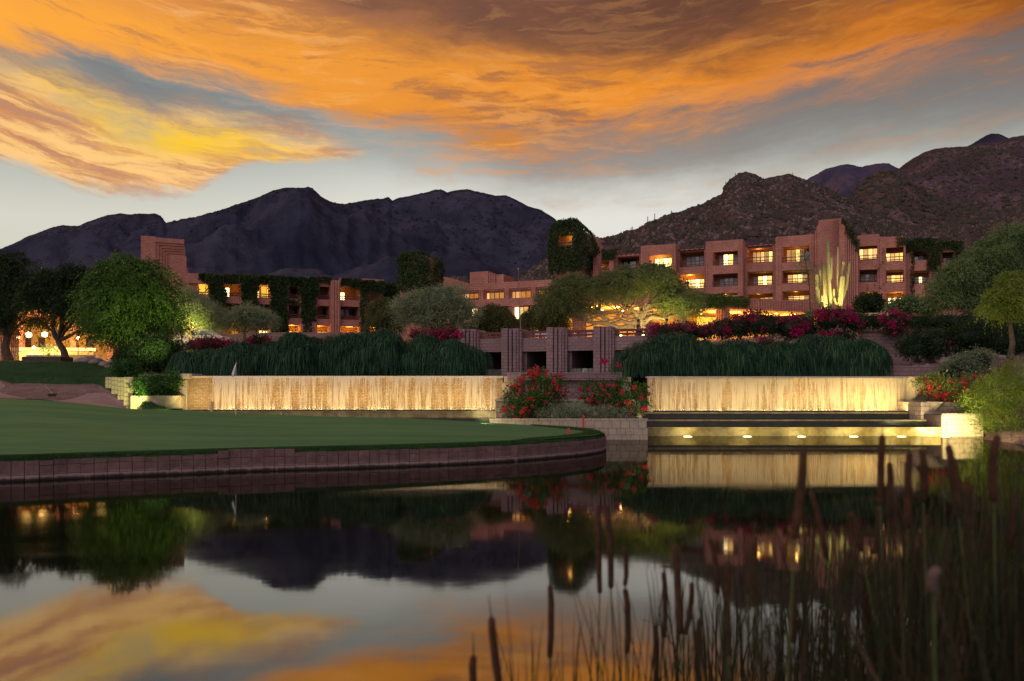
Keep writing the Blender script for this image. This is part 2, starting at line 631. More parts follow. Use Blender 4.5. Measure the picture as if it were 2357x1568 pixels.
def m_water(name, body, rough=0.03, ior=1.5, ripple=0.10, scale=(1.2, 0.35, 1), gain=1.0, refl=0.45):
    m, N, out = newmat(name)
    g = N.n('ShaderNodeNewGeometry')
    mp = N.n('ShaderNodeMapping')
    mp.inputs['Scale'].default_value = scale
    N.link(g.outputs['Position'], mp.inputs[0])
    n = N.noise(mp.outputs[0], 1.0, 3, 0.5)
    n2 = N.noise(mp.outputs[0], 9.0, 4, 0.6)
    fr = N.n('ShaderNodeFresnel')
    fr.inputs['IOR'].default_value = ior
    gl = N.n('ShaderNodeBsdfGlossy')
    gl.inputs['Color'].default_value = (0.97 * gain, 0.95 * gain, 0.92 * gain, 1)
    N.setin(gl.inputs['Roughness'], N.smooth(n, 0.3, 0.7, rough * 0.6, rough * 1.5))
    df = N.n('ShaderNodeBsdfDiffuse')
    df.inputs[0].default_value = body + (1,)
    bp = N.n('ShaderNodeBump')
    bp.inputs['Strength'].default_value = ripple
    bp.inputs['Distance'].default_value = 0.02
    N.link(N.m('ADD', n, N.m('MULTIPLY', n2, 0.12)), bp.inputs['Height'])
    N.link(bp.outputs[0], gl.inputs['Normal'])
    mx = N.n('ShaderNodeMixShader')
    N.link(N.m('ADD', N.m('MULTIPLY', fr.outputs[0], 0.08), refl), mx.inputs[0])
    N.link(df.outputs[0], mx.inputs[1])
    N.link(gl.outputs[0], mx.inputs[2])
    N.link(mx.outputs[0], out.inputs[0])
    MATS[name] = m
    return m


def m_fall(name, density=0.5):
    """thin falling water: white strands with gaps that show the wet wall"""
    m, N, out = newmat(name)
    g = N.n('ShaderNodeNewGeometry')
    x, y, z = N.sep(g.outputs['Position'])
    a = N.noise(N.comb(N.m('MULTIPLY', x, 6.5), N.m('MULTIPLY', z, 0.35), 0.0), 1.0, 4, 0.65, 0.1)
    b = N.noise(N.comb(N.m('MULTIPLY', x, 1.6), N.m('MULTIPLY', z, 0.25), 4.0), 1.0, 3, 0.6)
    c = N.noise(N.comb(N.m('MULTIPLY', x, 22.0), N.m('MULTIPLY', z, 0.9), 9.0), 1.0, 3, 0.6)
    d = N.noise(g.outputs['Position'], 5.0, 5, 0.7)
    f = N.m('ADD', N.m('MULTIPLY', a, 0.55), N.m('ADD', N.m('MULTIPLY', b, 0.45), N.m('MULTIPLY', N.m('SUBTRACT', c, 0.25), 0.44)))
    top = N.smooth(z, 2.1, 2.5, 0.0, 0.07)
    f = N.m('ADD', f, N.m('ADD', top, N.m('MULTIPLY', d, 0.05)))
    fac = N.smooth(f, 0.61 - density * 0.1, 0.78 - density * 0.10)
    fac = N.m('MULTIPLY', fac, 0.62)
    df = N.n('ShaderNodeBsdfDiffuse')
    df.inputs[0].default_value = (0.72, 0.67, 0.56, 1)
    tl = N.n('ShaderNodeBsdfTranslucent')
    tl.inputs[0].default_value = (0.74, 0.69, 0.56, 1)
    gl = N.n('ShaderNodeBsdfGlossy')
    gl.inputs['Roughness'].default_value = 0.25
    m1 = N.n('ShaderNodeMixShader')
    m1.inputs[0].default_value = 0.35
    N.link(df.outputs[0], m1.inputs[1])
    N.link(tl.outputs[0], m1.inputs[2])
    m2 = N.n('ShaderNodeMixShader')
    m2.inputs[0].default_value = 0.15
    N.link(m1.outputs[0], m2.inputs[1])
    N.link(gl.outputs[0], m2.inputs[2])
    tp = N.n('ShaderNodeBsdfTransparent')
    m3 = N.n('ShaderNodeMixShader')
    N.link(fac, m3.inputs[0])
    N.link(tp.outputs[0], m3.inputs[1])
    N.link(m2.outputs[0], m3.inputs[2])
    N.link(m3.outputs[0], out.inputs[0])
    MATS[name] = m
    return m


M = MATS
ROSE1, ROSE2, MORT = (0.41, 0.175, 0.13), (0.54, 0.255, 0.19), (0.18, 0.08, 0.065)
m_block('block_right', -24, ROSE1, ROSE2, MORT)
m_block('block_left', 25, ROSE1, ROSE2, MORT)
m_block('block_bridge', -20, (0.23, 0.15, 0.15), (0.29, 0.19, 0.19), (0.12, 0.08, 0.08), bw=0.4, bh=0.2, stain=(0.36, 0.30, 0.30))
m_block('block_falls', 0, (0.30, 0.20, 0.11), (0.42, 0.30, 0.17), (0.2, 0.13, 0.08), bw=0.2, bh=0.07, wet=0.6, bs=1.0, msize=0.01)
m_block('block_planter', 0, (0.34, 0.27, 0.21), (0.42, 0.34, 0.26), (0.14, 0.1, 0.08), bw=0.38, bh=0.2)
def m_waterline():
    m, N, out = newmat('paver_block')
    g = N.n('ShaderNodeNewGeometry')
    oi = N.n('ShaderNodeObjectInfo')
    x, y, z = N.sep(g.outputs['Position'])
    n = N.noise(g.outputs['Position'], 3.2, 7, 0.68)
    n2 = N.noise(N.comb(N.m('MULTIPLY', x, 3.0), N.m('MULTIPLY', y, 3.0), N.m('MULTIPLY', z, 0.8)), 2.0, 5, 0.7)
    col = N.mix(N.smooth(n, 0.32, 0.68), (0.095, 0.055, 0.050, 1), (0.185, 0.108, 0.092, 1))
    col = N.mix(N.m('MULTIPLY', oi.outputs['Random'], 0.45), col, (0.085, 0.052, 0.055, 1))
    # mineral bloom above the waterline, wet algae below it
    zz = N.m('ADD', z, N.m('MULTIPLY', N.m('SUBTRACT', n2, 0.5), 0.10))
    band = N.m('MULTIPLY', N.smooth(zz, 0.05, 0.09), N.smooth(zz, 0.17, 0.10))
    col = N.mix(N.m('MULTIPLY', band, 0.55), col, (0.33, 0.25, 0.23, 1))
    col = N.mix(N.smooth(zz, 0.07, 0.02), col, (0.018, 0.018, 0.012, 1))
    col = N.mix(N.m('MULTIPLY', N.smooth(n2, 0.58, 0.72), 0.4), col, (0.26, 0.19, 0.17, 1))
    b = principled(N, out, col, 0.88, 0.25)
    bump(N, b, N.m('ADD', n, N.m('MULTIPLY', n2, 0.6)), 0.7, 0.02)
    MATS['paver_block'] = m


m_waterline()

m_noise('pale_block', (0.33, 0.27, 0.20), (0.42, 0.35, 0.26), 3.0, 0.9, 0.5, 0.02, c3=(0.2, 0.2, 0.08))
m_noise('mortar', (0.06, 0.04, 0.045), (0.09, 0.06, 0.065), 6.0)
m_noise('coping', (0.42, 0.37, 0.28), (0.5, 0.44, 0.33), 3.0, 0.8)
m_noise('algae_lit_stone', (0.22, 0.17, 0.05), (0.42, 0.36, 0.13), 2.5, 0.45, 0.4, 0.02, spec=0.5)  # lamp yellow put into the stone colour, together with algae
m_noise('dark_wet_shade', (0.035, 0.04, 0.03), (0.06, 0.06, 0.04), 3.0, 0.3, 0.3, 0.02, spec=0.5)  # wet stone with the shade on risers put into its colour
m_noise('green_turf', (0.074, 0.205, 0.078), (0.118, 0.240, 0.088), 0.35, 0.95, 0.6, 0.02, stretch=(0.35, 2.4, 1), spec=0.1, detail=10)
m_noise('fairway_turf', (0.022, 0.062, 0.022), (0.04, 0.088, 0.032), 0.8, 0.95, 0.5, 0.05, spec=0.1)
m_noise('sand', (0.36, 0.24, 0.22), (0.44, 0.30, 0.27), 1.6, 0.95, 0.6, 0.03, stretch=(2.5, 0.7, 1), spec=0.1)
m_noise('soil', (0.16, 0.10, 0.085), (0.24, 0.16, 0.13), 0.9, 0.95, 0.8, 0.08, c3=(0.34, 0.26, 0.24))
m_noise('rock', (0.25, 0.18, 0.17), (0.36, 0.28, 0.26), 1.5, 0.95, 0.8, 0.08)
m_plain('red_wood', (0.13, 0.035, 0.03), 0.6)
m_plain('dark_frame', (0.035, 0.02, 0.018), 0.5)
m_plain('bronze', (0.05, 0.035, 0.03), 0.4, 0.7)
m_plain('white_paint', (0.78, 0.77, 0.76), 0.5)
m_plain('grey_metal', (0.45, 0.45, 0.46), 0.35, 0.8)
m_plain('red_paint', (0.65, 0.03, 0.04), 0.5)
m_plain('pale_wood', (0.62, 0.45, 0.22), 0.6)
m_plain('black_rubber', (0.02, 0.02, 0.02), 0.7)
m_plain('glass_dark', (0.02, 0.025, 0.035), 0.08, 0.0, 0.8)
m_plain('skin', (0.42, 0.25, 0.18), 0.6)
m_plain('dark_cloth', (0.03, 0.03, 0.05), 0.9)
m_plain('mauve_cloth', (0.25, 0.14, 0.2), 0.9)
m_plain('hair', (0.03, 0.02, 0.015), 0.7)
m_plain('pale_cloth', (0.68, 0.60, 0.64), 0.85)
m_plain('terracotta_wall', (0.42, 0.20, 0.09), 0.9, 0, 0.1)
m_plain('ochre_wall', (0.50, 0.33, 0.13), 0.9, 0, 0.1)
m_plain('dim_curtain', (0.55, 0.55, 0.62), 0.9)
m_plain('interior_dark', (0.06, 0.035, 0.03), 0.9)
m_emit('lit_pane', (1.0, 0.52, 0.10), 2.1, (1.0, 0.66, 0.24), 'curtain', -24)
m_emit('lit_curtain', (0.85, 0.32, 0.08), 1.1, (1.0, 0.55, 0.22), 'curtain', -24)
m_emit('lit_bright', (1.0, 0.72, 0.30), 4.0)
m_emit('lit_yellow', (1.0, 0.50, 0.035), 1.5, (1.0, 0.58, 0.07), 'curtain', 25)
m_emit('lit_amber', (0.9, 0.28, 0.04), 0.6, (1.0, 0.42, 0.08), 'noise', 0, 0.8)
m_emit('lobby_glow', (1.0, 0.42, 0.08), 1.0, (1.0, 0.72, 0.3), 'noise', 0, 1.6)
m_emit('lamp_glow', (1.0, 0.62, 0.22), 18.0)
m_emit('water_lamp', (1.0, 0.82, 0.42), 14.0)
m_water('pond', (0.006, 0.007, 0.003), rough=0.04, ior=1.9, refl=0.37, ripple=0.05, scale=(0.5, 0.9, 1))
m_water('upper_pond', (0.004, 0.008, 0.006), rough=0.08, ior=1.5, ripple=0.3)
m_water('step_water', (0.012, 0.014, 0.006), rough=0.10, ior=1.8, ripple=0.5)
m_fall('fall_left', 0.55)
m_fall('fall_right', 0.85)
m_fall('fall_thin', -0.9)
m_leaf('leaf_dark', (0.010, 0.030, 0.010), (0.040, 0.080, 0.024))
m_leaf('leaf_bright', (0.012, 0.050, 0.010), (0.14, 0.27, 0.04), scale=0.7)
m_leaf('leaf_sage', (0.08, 0.13, 0.06), (0.36, 0.43, 0.25), scale=1.3)
m_leaf('leaf_olive', (0.06, 0.075, 0.022), (0.13, 0.14, 0.045))
m_leaf('leaf_mesquite', (0.06, 0.10, 0.035), (0.22, 0.26, 0.10))
m_leaf('leaf_right', (0.035, 0.080, 0.025), (0.24, 0.34, 0.13))
m_leaf('leaf_lime', (0.10, 0.17, 0.02), (0.24, 0.30, 0.05))
m_leaf('leaf_ivy', (0.018, 0.045, 0.014), (0.055, 0.10, 0.028))
m_leaf('leaf_ivy_green', (0.035, 0.10, 0.016), (0.08, 0.17, 0.03))
m_leaf('leaf_hedge', (0.006, 0.034, 0.017), (0.040, 0.130, 0.060), (0.09, 0.18, 0.08), scale=1.6)
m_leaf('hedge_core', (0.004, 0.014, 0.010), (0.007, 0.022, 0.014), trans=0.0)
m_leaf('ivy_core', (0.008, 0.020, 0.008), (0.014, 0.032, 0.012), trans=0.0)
m_leaf('leaf_shrub', (0.02, 0.08, 0.012), (0.06, 0.17, 0.03))
m_leaf('bract_magenta', (0.34, 0.008, 0.075), (0.68, 0.02, 0.18), trans=0.35)
m_leaf('bract_red', (0.60, 0.012, 0.06), (0.88, 0.06, 0.09), trans=0.35)
m_leaf('reed', (0.012, 0.018, 0.006), (0.052, 0.050, 0.020), trans=0.2)
m_leaf('reed_tan', (0.035, 0.036, 0.014), (0.11, 0.085, 0.05), trans=0.2)
m_leaf('reed_dry', (0.10, 0.06, 0.045), (0.20, 0.13, 0.09), trans=0.2)
m_leaf('grass_fringe', (0.02, 0.06, 0.012), (0.06, 0.13, 0.03), trans=0.2)
m_noise('cattail_brown', (0.050, 0.024, 0.013), (0.085, 0.042, 0.022), 30, 0.95, 0.5, 0.002)
m_noise('cattail_fluff', (0.11, 0.075, 0.065), (0.17, 0.12, 0.10), 30, 0.95, 0.5, 0.002)
m_noise('stem_green', (0.05, 0.075, 0.02), (0.08, 0.10, 0.03), 12, 0.7)
m_noise('bark', (0.07, 0.048, 0.038), (0.13, 0.09, 0.07), 6, 0.95, 0.8, 0.03, stretch=(2, 2, 0.5))
m_noise('bark_pale', (0.15, 0.11, 0.08), (0.26, 0.20, 0.14), 6, 0.95, 0.8, 0.03, stretch=(2, 2, 0.5))
m_noise('cactus', (0.17, 0.20, 0.09), (0.26, 0.28, 0.13), 9, 0.8, 0.4, 0.02)
m_noise('range_rock', (0.055, 0.045, 0.085), (0.11, 0.085, 0.14), 0.006, 0.98, 0.9, 6.0, c3=(0.035, 0.035, 0.055), spec=0.05)


# ================================================================ THE SETTING
PEN = [(-30, 17.0), (-14, 16.7), (-10.9, 17.0), (-9.45, 17.7), (-7.8, 18.4), (-6.06, 19.2), (-4.07, 19.8), (-2.0, 20.6), (-0.33, 21.5), (0.9, 22.5), (1.94, 23.5), (2.6, 24.5), (2.95, 25.6), (3.0, 26.6), (2.8, 27.7), (2.3, 28.8), (1.6, 29.8), (0.9, 30.7)]


def smooth_poly(pts, n=8):
    out = []
    P4 = [pts[0]] + list(pts) + [pts[-1]]
    for i in range(1, len(P4) - 2):
        p0, p1, p2, p3 = [np.array(P4[j], float) for j in (i - 1, i, i + 1, i + 2)]
        for k in range(n):
            t = k / n
            out.append(0.5 * ((2 * p1) + (-p0 + p2) * t + (2 * p0 - 5 * p1 + 4 * p2 - p3) * t * t + (-p0 + 3 * p1 - 3 * p2 + p3) * t ** 3))
    out.append(np.array(pts[-1], float))
    return np.array(out)


PENC = smooth_poly(PEN)

GPTS = [(0, -5, .8), (-15, -5, .8), (15, -5, .8), (-40, -5, 1), (40, -5, 1), (0, -40, 1.2), (0, -100, 2), (-80, -60, 2), (80, -60, 2),
        (20, 10, .5), (19.5, 20, .5), (19.6, 30, .4), (20, 34, .7), (21, 37, 1.9), (21.5, 41, 3.1), (22, 45, 3.3), (25, 49, 5.3), (27, 36, 2.4), (30, 25, 2), (30, 10, 1.5), (30, 44, 5), (45, 30, 5), (40, 52, 8),
        (0, 40, 1.6), (-10, 42, 1.6), (10, 42, 1.6), (0, 47, 1.6), (-8, 50, 3.4), (15, 49, 4.0), (-18, 52, 3.9), (15, 54, 4.6), (20, 56, 6), (0, 62, 4.6), (12, 62, 4.8), (0, 75, 5.8), (0, 100, 9), (30, 100, 9.4), (-30, 100, 9), (30, 75, 7), (55, 95, 10),
        (-16, 38, 1.0), (-20, 45, 3.0), (-12, 46, 2.6), (-30, 45, 3), (-25, 55, 3.2), (-32, 70, 4), (-45, 100, 8.5), (-60, 60, 4), (-14, 34.5, 0.5), (-30, 34, 0.8), (-26, 25, -.6), (-40, 20, 0),
        (100, 120, 14), (-100, 120, 10), (0, 150, 12), (200, 200, 22), (-200, 200, 12), (0, 300, 15), (400, 400, 25), (-400, 400, 15), (-120, 0, 1), (120, 0, 4), (0, 900, 15), (900, 300, 25), (-900, 300, 10), (0, -900, 3), (900, -500, 5), (-900, -500, 5)]
GP = np.array(GPTS, float)


def _phi(r):
    return r


_A = np.hypot(GP[:, None, 0] - GP[None, :, 0], GP[:, None, 1] - GP[None, :, 1])
_n = len(GP)
_M = np.zeros((_n + 1, _n + 1))
_M[:_n, :_n] = _A
_M[:_n, _n] = 1
_M[_n, :_n] = 1
_W = np.linalg.solve(_M, np.append(GP[:, 2], 0))


def ground_np(x, y):
    x, y = np.asarray(x, float), np.asarray(y, float)
    d = np.hypot(x[..., None] - GP[:, 0], y[..., None] - GP[:, 1])
    z = d @ _W[:_n] + _W[_n]
    xr = np.interp(y, [0, 10, 20, 27, 31, 33, 37], [14, 17, 18, 18.0, 18.6, 20.2, 21])
    m = np.minimum.reduce([(y - 0.2) / 1.2, (xr - x) / 1.2, (x + 30) / 3, (37.4 - y) / 0.8])
    m = np.clip(m, 0, 1)
    return z * (1 - m) + (-1.3) * m


def gz(x, y):
    return float(ground_np(np.array([x]), np.array([y]))[0])


def build_ground():
    def axis(dense0, dense1, step, far):
        a = list(np.arange(dense0, dense1 + step, step))
        lo, hi = [], []
        d = step
        p = dense0
        while p > -far:
            d *= 1.22
            p -= d
            lo.append(p)
        d, p = step, dense1
        while p < far:
            d *= 1.22
            p += d
            hi.append(p)
        return np.array(lo[::-1] + a + hi)
    xs = axis(-36, 46, 0.6, 6000)
    ys = axis(-8, 66, 0.6, 6000)
    X, Y = np.meshgrid(xs, ys)
    Z = ground_np(X.ravel(), Y.ravel()).reshape(X.shape)
    dry = (Z > -0.2)
    Z = Z + dry * (fbm(X * 0.5, Y * 0.5, 4, 3) * 0.10)
    V = np.stack([X, Y, Z], -1).reshape(-1, 3)
    o = np_mesh('ground', V, grid_faces(*X.shape), M['soil'], smooth=True)
    tag(o, 'bare reddish desert soil sloping up behind the water', kind='structure')


build_ground()

# water sheets
mb = MB()
mb.quad((-34, -0.8, 0), (20.5, -0.8, 0), (20.5, 36.4, 0), (-34, 36.4, 0))
tag(mb.build('pond_water', M['pond']), 'still dark pond mirroring sky and hills', kind='structure')
mb = MB()
mb.quad((-14.2, 36.3, 2.455), (18.3, 36.3, 2.455), (18.3, 56.4, 2.455), (-14.2, 56.4, 2.455))
tag(mb.build('upper_pond_water', M['upper_pond']), 'dark upper pool behind the fall walls', kind='structure')


# ---------------------------------------------------------------- putting green (fan between its front edge and its back edge)
GU = np.array([-500, -300, 0, 100, 200, 300, 400, 540, 700, 900, 1100, 1250, 1330, 1375, 1388], float)
GV = np.array([908, 911, 916, 920, 931, 942, 944, 950, 956, 962, 972, 981, 986, 991, 1000], float)
GY = np.array([38, 37, 36.5, 36, 35, 34, 33.6, 33.4, 32.8, 32, 31.2, 30.3, 29.3, 28, 26.3], float)


def pen_front_Y(u):
    k = (u - CX) / FPX
    kk = PENC[:, 0] / PENC[:, 1]
    i = np.argmax(kk)
    return np.interp(k, kk[:i + 1], PENC[:i + 1, 1])


EDGE_Z = 0.50


def green_grid():
    us = np.concatenate([np.linspace(-500, 1300, 200), np.linspace(1304, 1394, 34)])
    kmax = (PENC[:, 0] / PENC[:, 1]).max()
    us = np.minimum(us, CX + kmax * FPX - 0.4)
    yb = np.interp(us, GU, GY)
    vb = np.interp(us, GU, GV)
    yf = pen_front_Y(us) + 0.03
    zb = H - (vb - HV) / FPX * yb
    yb = np.maximum(yb, yf + 0.02)
    rows = []
    ts = np.linspace(0, 1, 70)
    for t in ts:
        te = t ** 1.0
        y = yf + (yb - yf) * te
        ss = te * te * (3 - 2 * te)
        z = (EDGE_Z + 0.06 * np.minimum(1, te * 12)) * (1 - ss) + zb * ss
        z = np.where(us > 1250, EDGE_Z + 0.06 + (zb - EDGE_Z - .06) * ss, z)
        z = z + fbm(us * 0.004, y * 0.2, 2, 5) * 0.03 * np.minimum(1, te * 3)
        rows.append(np.stack([(us - CX) / FPX * y, y, z], -1))
    return np.array(rows)


GG = green_grid()
tag(np_mesh('putting_green', GG.reshape(-1, 3), grid_faces(GG.shape[0], GG.shape[1]), M['green_turf'], smooth=True),
    'smooth pale putting green above the curved wall', kind='structure')


def green_z(x, y):
    d = (GG[..., 0] - x) ** 2 + (GG[..., 1] - y) ** 2
    i = np.unravel_index(np.argmin(d), d.shape)
    return float(GG[i][2])


# rough grass lip along the green; its shadow is put into darker turf
mb = MB()
K = PENC[8:]
lip_o, lip_i = [], []
for i, p in enumerate(K):
    q = K[min(i + 1, len(K) - 1)] - K[max(i - 1, 0)]
    q = q / np.linalg.norm(q)
    nrm = np.array([-q[1], q[0]])          # inward (left of travel)
    lip_o.append((p - nrm * 0.0, 0))
    lip_i.append((p + nrm * 0.16, 0))
vs, fs = [], []
for i in range(len(K)):
    w = 0.012 * sin(i * 1.7)
    vs += [(lip_o[i][0][0], lip_o[i][0][1], 0.34), (lip_o[i][0][0], lip_o[i][0][1], 0.48 + w), (lip_i[i][0][0], lip_i[i][0][1], 0.565)]
for i in range(len(K) - 1):
    a = i * 3
    fs += [(a, a + 3, a + 4, a + 1), (a + 1, a + 4, a + 5, a + 2)]
mb.add(vs, fs)
tag(mb.build('turf_edge', M['fairway_turf'], smooth=True), 'rough turf lip with shade-dark colour hanging over the block wall', kind='structure')


def blades(name, pts, h0, h1, w, mat, parent=None, lean=0.4, curl=0.3, seg=2, bend_dir=None):
    """grass blades: pts (n,3) roots"""
    n = len(pts)
    h = rng.uniform(h0, h1, n)
    a = rng.uniform(0, 2 * pi, n)
    ln = rng.uniform(0, lean, n) * h
    dx, dy = np.cos(a) * ln, np.sin(a) * ln
    b = rng.uniform(0, pi, n)
    wx, wy = np.cos(b) * w * 0.5, np.sin(b) * w * 0.5
    V, rows = [], seg + 1
    for k in range(rows):
        t = k / seg
        cxx = pts[:, 0] + dx * t ** 1.6
        cyy = pts[:, 1] + dy * t ** 1.6
        czz = pts[:, 2] + h * (t - curl * t ** 3 * rng.uniform(0, 1, n))
        ww = max(0.08, 1 - t)
        V.append(np.stack([cxx - wx * ww, cyy - wy * ww, czz], -1))
        V.append(np.stack([cxx + wx * ww, cyy + wy * ww, czz], -1))
    V = np.stack(V, 1)
    base = np.arange(n)[:, None] * (2 * rows)
    Q = np.concatenate([base + np.array([[2 * k, 2 * k + 1, 2 * k + 3, 2 * k + 2]]) for k in range(seg)], 0)
    return np_mesh(name, V.reshape(-1, 3), Q, mat, parent)


# fringe blades
pp = []
for i in range(len(K) - 1):
    for _ in range(300):
        t = random.random()
        p = K[i] * (1 - t) + K[i + 1] * t
        q = K[i + 1] - K[i]
        q = q / (np.linalg.norm(q) + 1e-9)
        nrm = np.array([-q[1], q[0]])
        wdt = 0.10 if p[0] < 0 else 0.10 + 0.5 * min(1, max(0, p[0]) / 2.5)
        r = p + nrm * random.uniform(-0.02, wdt)
        pp.append((r[0], r[1], 0.47 + min(0.09, 0.5 * np.dot(r - p, nrm))))
tag(blades('rough_grass', np.array(pp), 0.02, 0.075, 0.012, M['grass_fringe'], lean=0.9), 'ragged grass fringe along the edge of the green', 'grass', kind='stuff')


# retaining wall: single blocks laid along the curve
def unit_block(bev=0.06):
    mb = MB()
    b = bev
    mb.box(-.5, .5, -.5, .5, -.5, .5)
    me = bpy.data.meshes.new('block')
    me.from_pydata(mb.v, [], mb.f)
    import bmesh
    bm = bmesh.new()
    bm.from_mesh(me)
    bmesh.ops.bevel(bm, geom=bm.edges[:], offset=b, segments=1, affect='EDGES')
    bm.to_mesh(me)
    bm.free()
    return me


BLK = {}


def blk_mesh(matname):
    if matname not in BLK:
        me = unit_block(0.035)
        me.materials.append(M[matname])
        BLK[matname] = me
    return BLK[matname]


def put_block(name, matname, parent, c, size, rz):
    o = bpy.data.objects.new(name, blk_mesh(matname))
    COL.objects.link(o)
    o0 = origin(parent)
    o.parent = parent
    o.location = Vector(c) - o0
    o.scale = size
    o.rotation_euler = (0, 0, rz)
    return o


rw = thing('retaining_wall', 'long curved block retaining wall at the water under the putting green', 'wall', (-4, 20, 0))
seglen = np.concatenate([[0], np.cumsum(np.hypot(*np.diff(PENC, axis=0).T))])


def along(d):
    x = np.interp(d, seglen, PENC[:, 0])
    y = np.interp(d, seglen, PENC[:, 1])
    x2 = np.interp(d + 0.05, seglen, PENC[:, 0]) - np.interp(d - 0.05, seglen, PENC[:, 0])
    y2 = np.interp(d + 0.05, seglen, PENC[:, 1]) - np.interp(d - 0.05, seglen, PENC[:, 1])
    return x, y, math.atan2(y2, x2)


d0 = float(np.interp(-13.0, PENC[:140, 0], seglen[:140]))
d = d0
r0 = random.Random(3)
while d < seglen[-1] - 0.3:
    w_ = 0.26 * r0.uniform(0.92, 1.08)
    x, y, a = along(d + w_ / 2)
    hi = 0.435 + 0.012 * r0.uniform(-1, 1)
    bump_ = 0.0
    if -6.9 < x < -5.2:
        bump_ = 0.09
    cuts = [-0.12, 0.12 + r0.uniform(-.01, .01), 0.33 + r0.uniform(-.012, .012), hi + bump_]
    if r0.random() < 0.25:
        cuts = [-0.12, 0.12, hi + bump_]
    for k in range(len(cuts) - 1):
        h = cuts[k + 1] - cuts[k]
        off = r0.uniform(-0.012, 0.012)
        put_block('block', 'paver_block', rw, (x + off * sin(a), y - off * cos(a), (cuts[k] + cuts[k + 1]) / 2), (w_ - 0.008, 0.14, h - 0.007), a)
    d += w_
mb = MB()
for i in range(4, len(PENC) - 1):
    p, q = PENC[i], PENC[i + 1]
    e = (q - p) / (np.linalg.norm(q - p) + 1e-9)
    n_ = np.array([-e[1], e[0]])
    a_, b_ = p + n_ * -0.045, q + n_ * -0.045
    c_, e_ = p + n_ * 0.2, q + n_ * 0.2
    mb.hexa([(a_[0], a_[1], -.5), (b_[0], b_[1], -.5), (e_[0], e_[1], -.5), (c_[0], c_[1], -.5), (a_[0], a_[1], .40), (b_[0], b_[1], .40), (e_[0], e_[1], .40), (c_[0], c_[1], .40)])
mb.build('wall_core', M['mortar'], rw)

# ---------------------------------------------------------------- bunker and mound
BU = np.array([-500, -200, 0, 50, 100, 130, 200, 225, 250, 270, 300, 330], float)
B_lowV = np.interp(BU, GU, GV)
B_lowY = np.interp(BU, GU, GY)
B_upV = np.array([860, 868, 878, 893, 905, 902, 891, 893, 903, 915, 929, 941], float)
B_upY = np.array([42, 42, 41.5, 41, 40.5, 40.5, 41, 41, 40, 38.5, 36.5, 34.2], float)


def loft(name, us, rows, mat, label, amp=0.0, seed=1, sag=0.0, n=24, kind='structure'):
    """rows: list of (v array, Y array), front to back"""
    R = []
    vs_, ys_ = np.array([r[0] for r in rows]), np.array([r[1] for r in rows])
    k = len(rows)
    tt = np.linspace(0, k - 1, n)
    for t in tt:
        i = min(int(t), k - 2)
        f = t - i
        y = ys_[i] * (1 - f) + ys_[i + 1] * f
        z0 = H - (vs_[i] - HV) / FPX * ys_[i]
        z1 = H - (vs_[i + 1] - HV) / FPX * ys_[i + 1]
        fs_ = f * f * (3 - 2 * f) if k > 2 else f
        z = z0 * (1 - fs_) + z1 * fs_ - sag * sin(pi * t / (k - 1))
        x = (us - CX) / FPX * y
        if amp:
            z = z + fbm(x * 1.3, y * 1.3, 4, seed) * amp
        R.append(np.stack([x, y, z], -1))
    R = np.array(R)
    o = np_mesh(name, R.reshape(-1, 3), grid_faces(R.shape[0], R.shape[1]), mat, smooth=True)
    tag(o, label, kind=kind)
    return R


us = np.linspace(-500, 330, 160)


def smi(u, xp, fp):
    return np.interp(u, xp, fp) * 0.5 + 0.25 * np.interp(u - 10, xp, fp) + 0.25 * np.interp(u + 10, xp, fp)


loft('sand_bunker', us, [(smi(us, BU, B_lowV), smi(us, BU, B_lowY)), (smi(us, BU, B_upV) + 1.0, smi(us, BU, B_upY))], M['sand'], 'pinkish raked sand of the bunker', 0.02, 3, sag=0.18)
# grassy mound above the bunker lip
MU = np.array([-500, -200, 0, 50, 100, 130, 200, 225, 250, 270, 300, 330, 360, 395, 420], float)
M0v = np.array([860, 868, 876, 890.5, 902.5, 899.5, 888.5, 890, 900, 912, 926.5, 940, 946, 946, 943.5], float)
M0y = np.array([42, 42, 41.5, 41, 40.5, 40.5, 41, 41, 40, 38.5, 36.5, 34.2, 33.9, 33.7, 33.5], float)
M1v = np.array([848, 850, 856, 862, 868, 868, 866, 866, 870, 888, 905, 925, 938, 944.8, 943.4], float)
M1y = M0y + np.array([1, 1, 1.2, 1.4, 1.6, 1.6, 1.8, 1.8, 1.6, 1.2, 1, .7, .4, .2, .1])
M2v = np.array([833, 832, 831, 831, 832, 832, 836, 840, 848, 862, 884, 914, 934, 944, 943.2], float)
M2y = M0y + np.array([6, 6, 6, 6, 6, 6, 5.5, 5, 4.5, 3.6, 2.6, 1.5, .7, .35, .2])
M3v = M2v + np.array([10, 10, 10, 10, 10, 10, 10, 10, 10, 10, 10, 10, 6, 2, 1])
M3y = M2y + 4
us = np.linspace(-500, 420, 220)
MG = loft('fairway_mound', us, [(smi(us, MU, M0v), smi(us, MU, M0y)), (smi(us, MU, M1v), smi(us, MU, M1y)), (smi(us, MU, M2v), smi(us, MU, M2y)), (smi(us, MU, M3v), smi(us, MU, M3y))],
          M['fairway_turf'], 'dark green grass mound above the bunker', 0.03, 6, n=60)
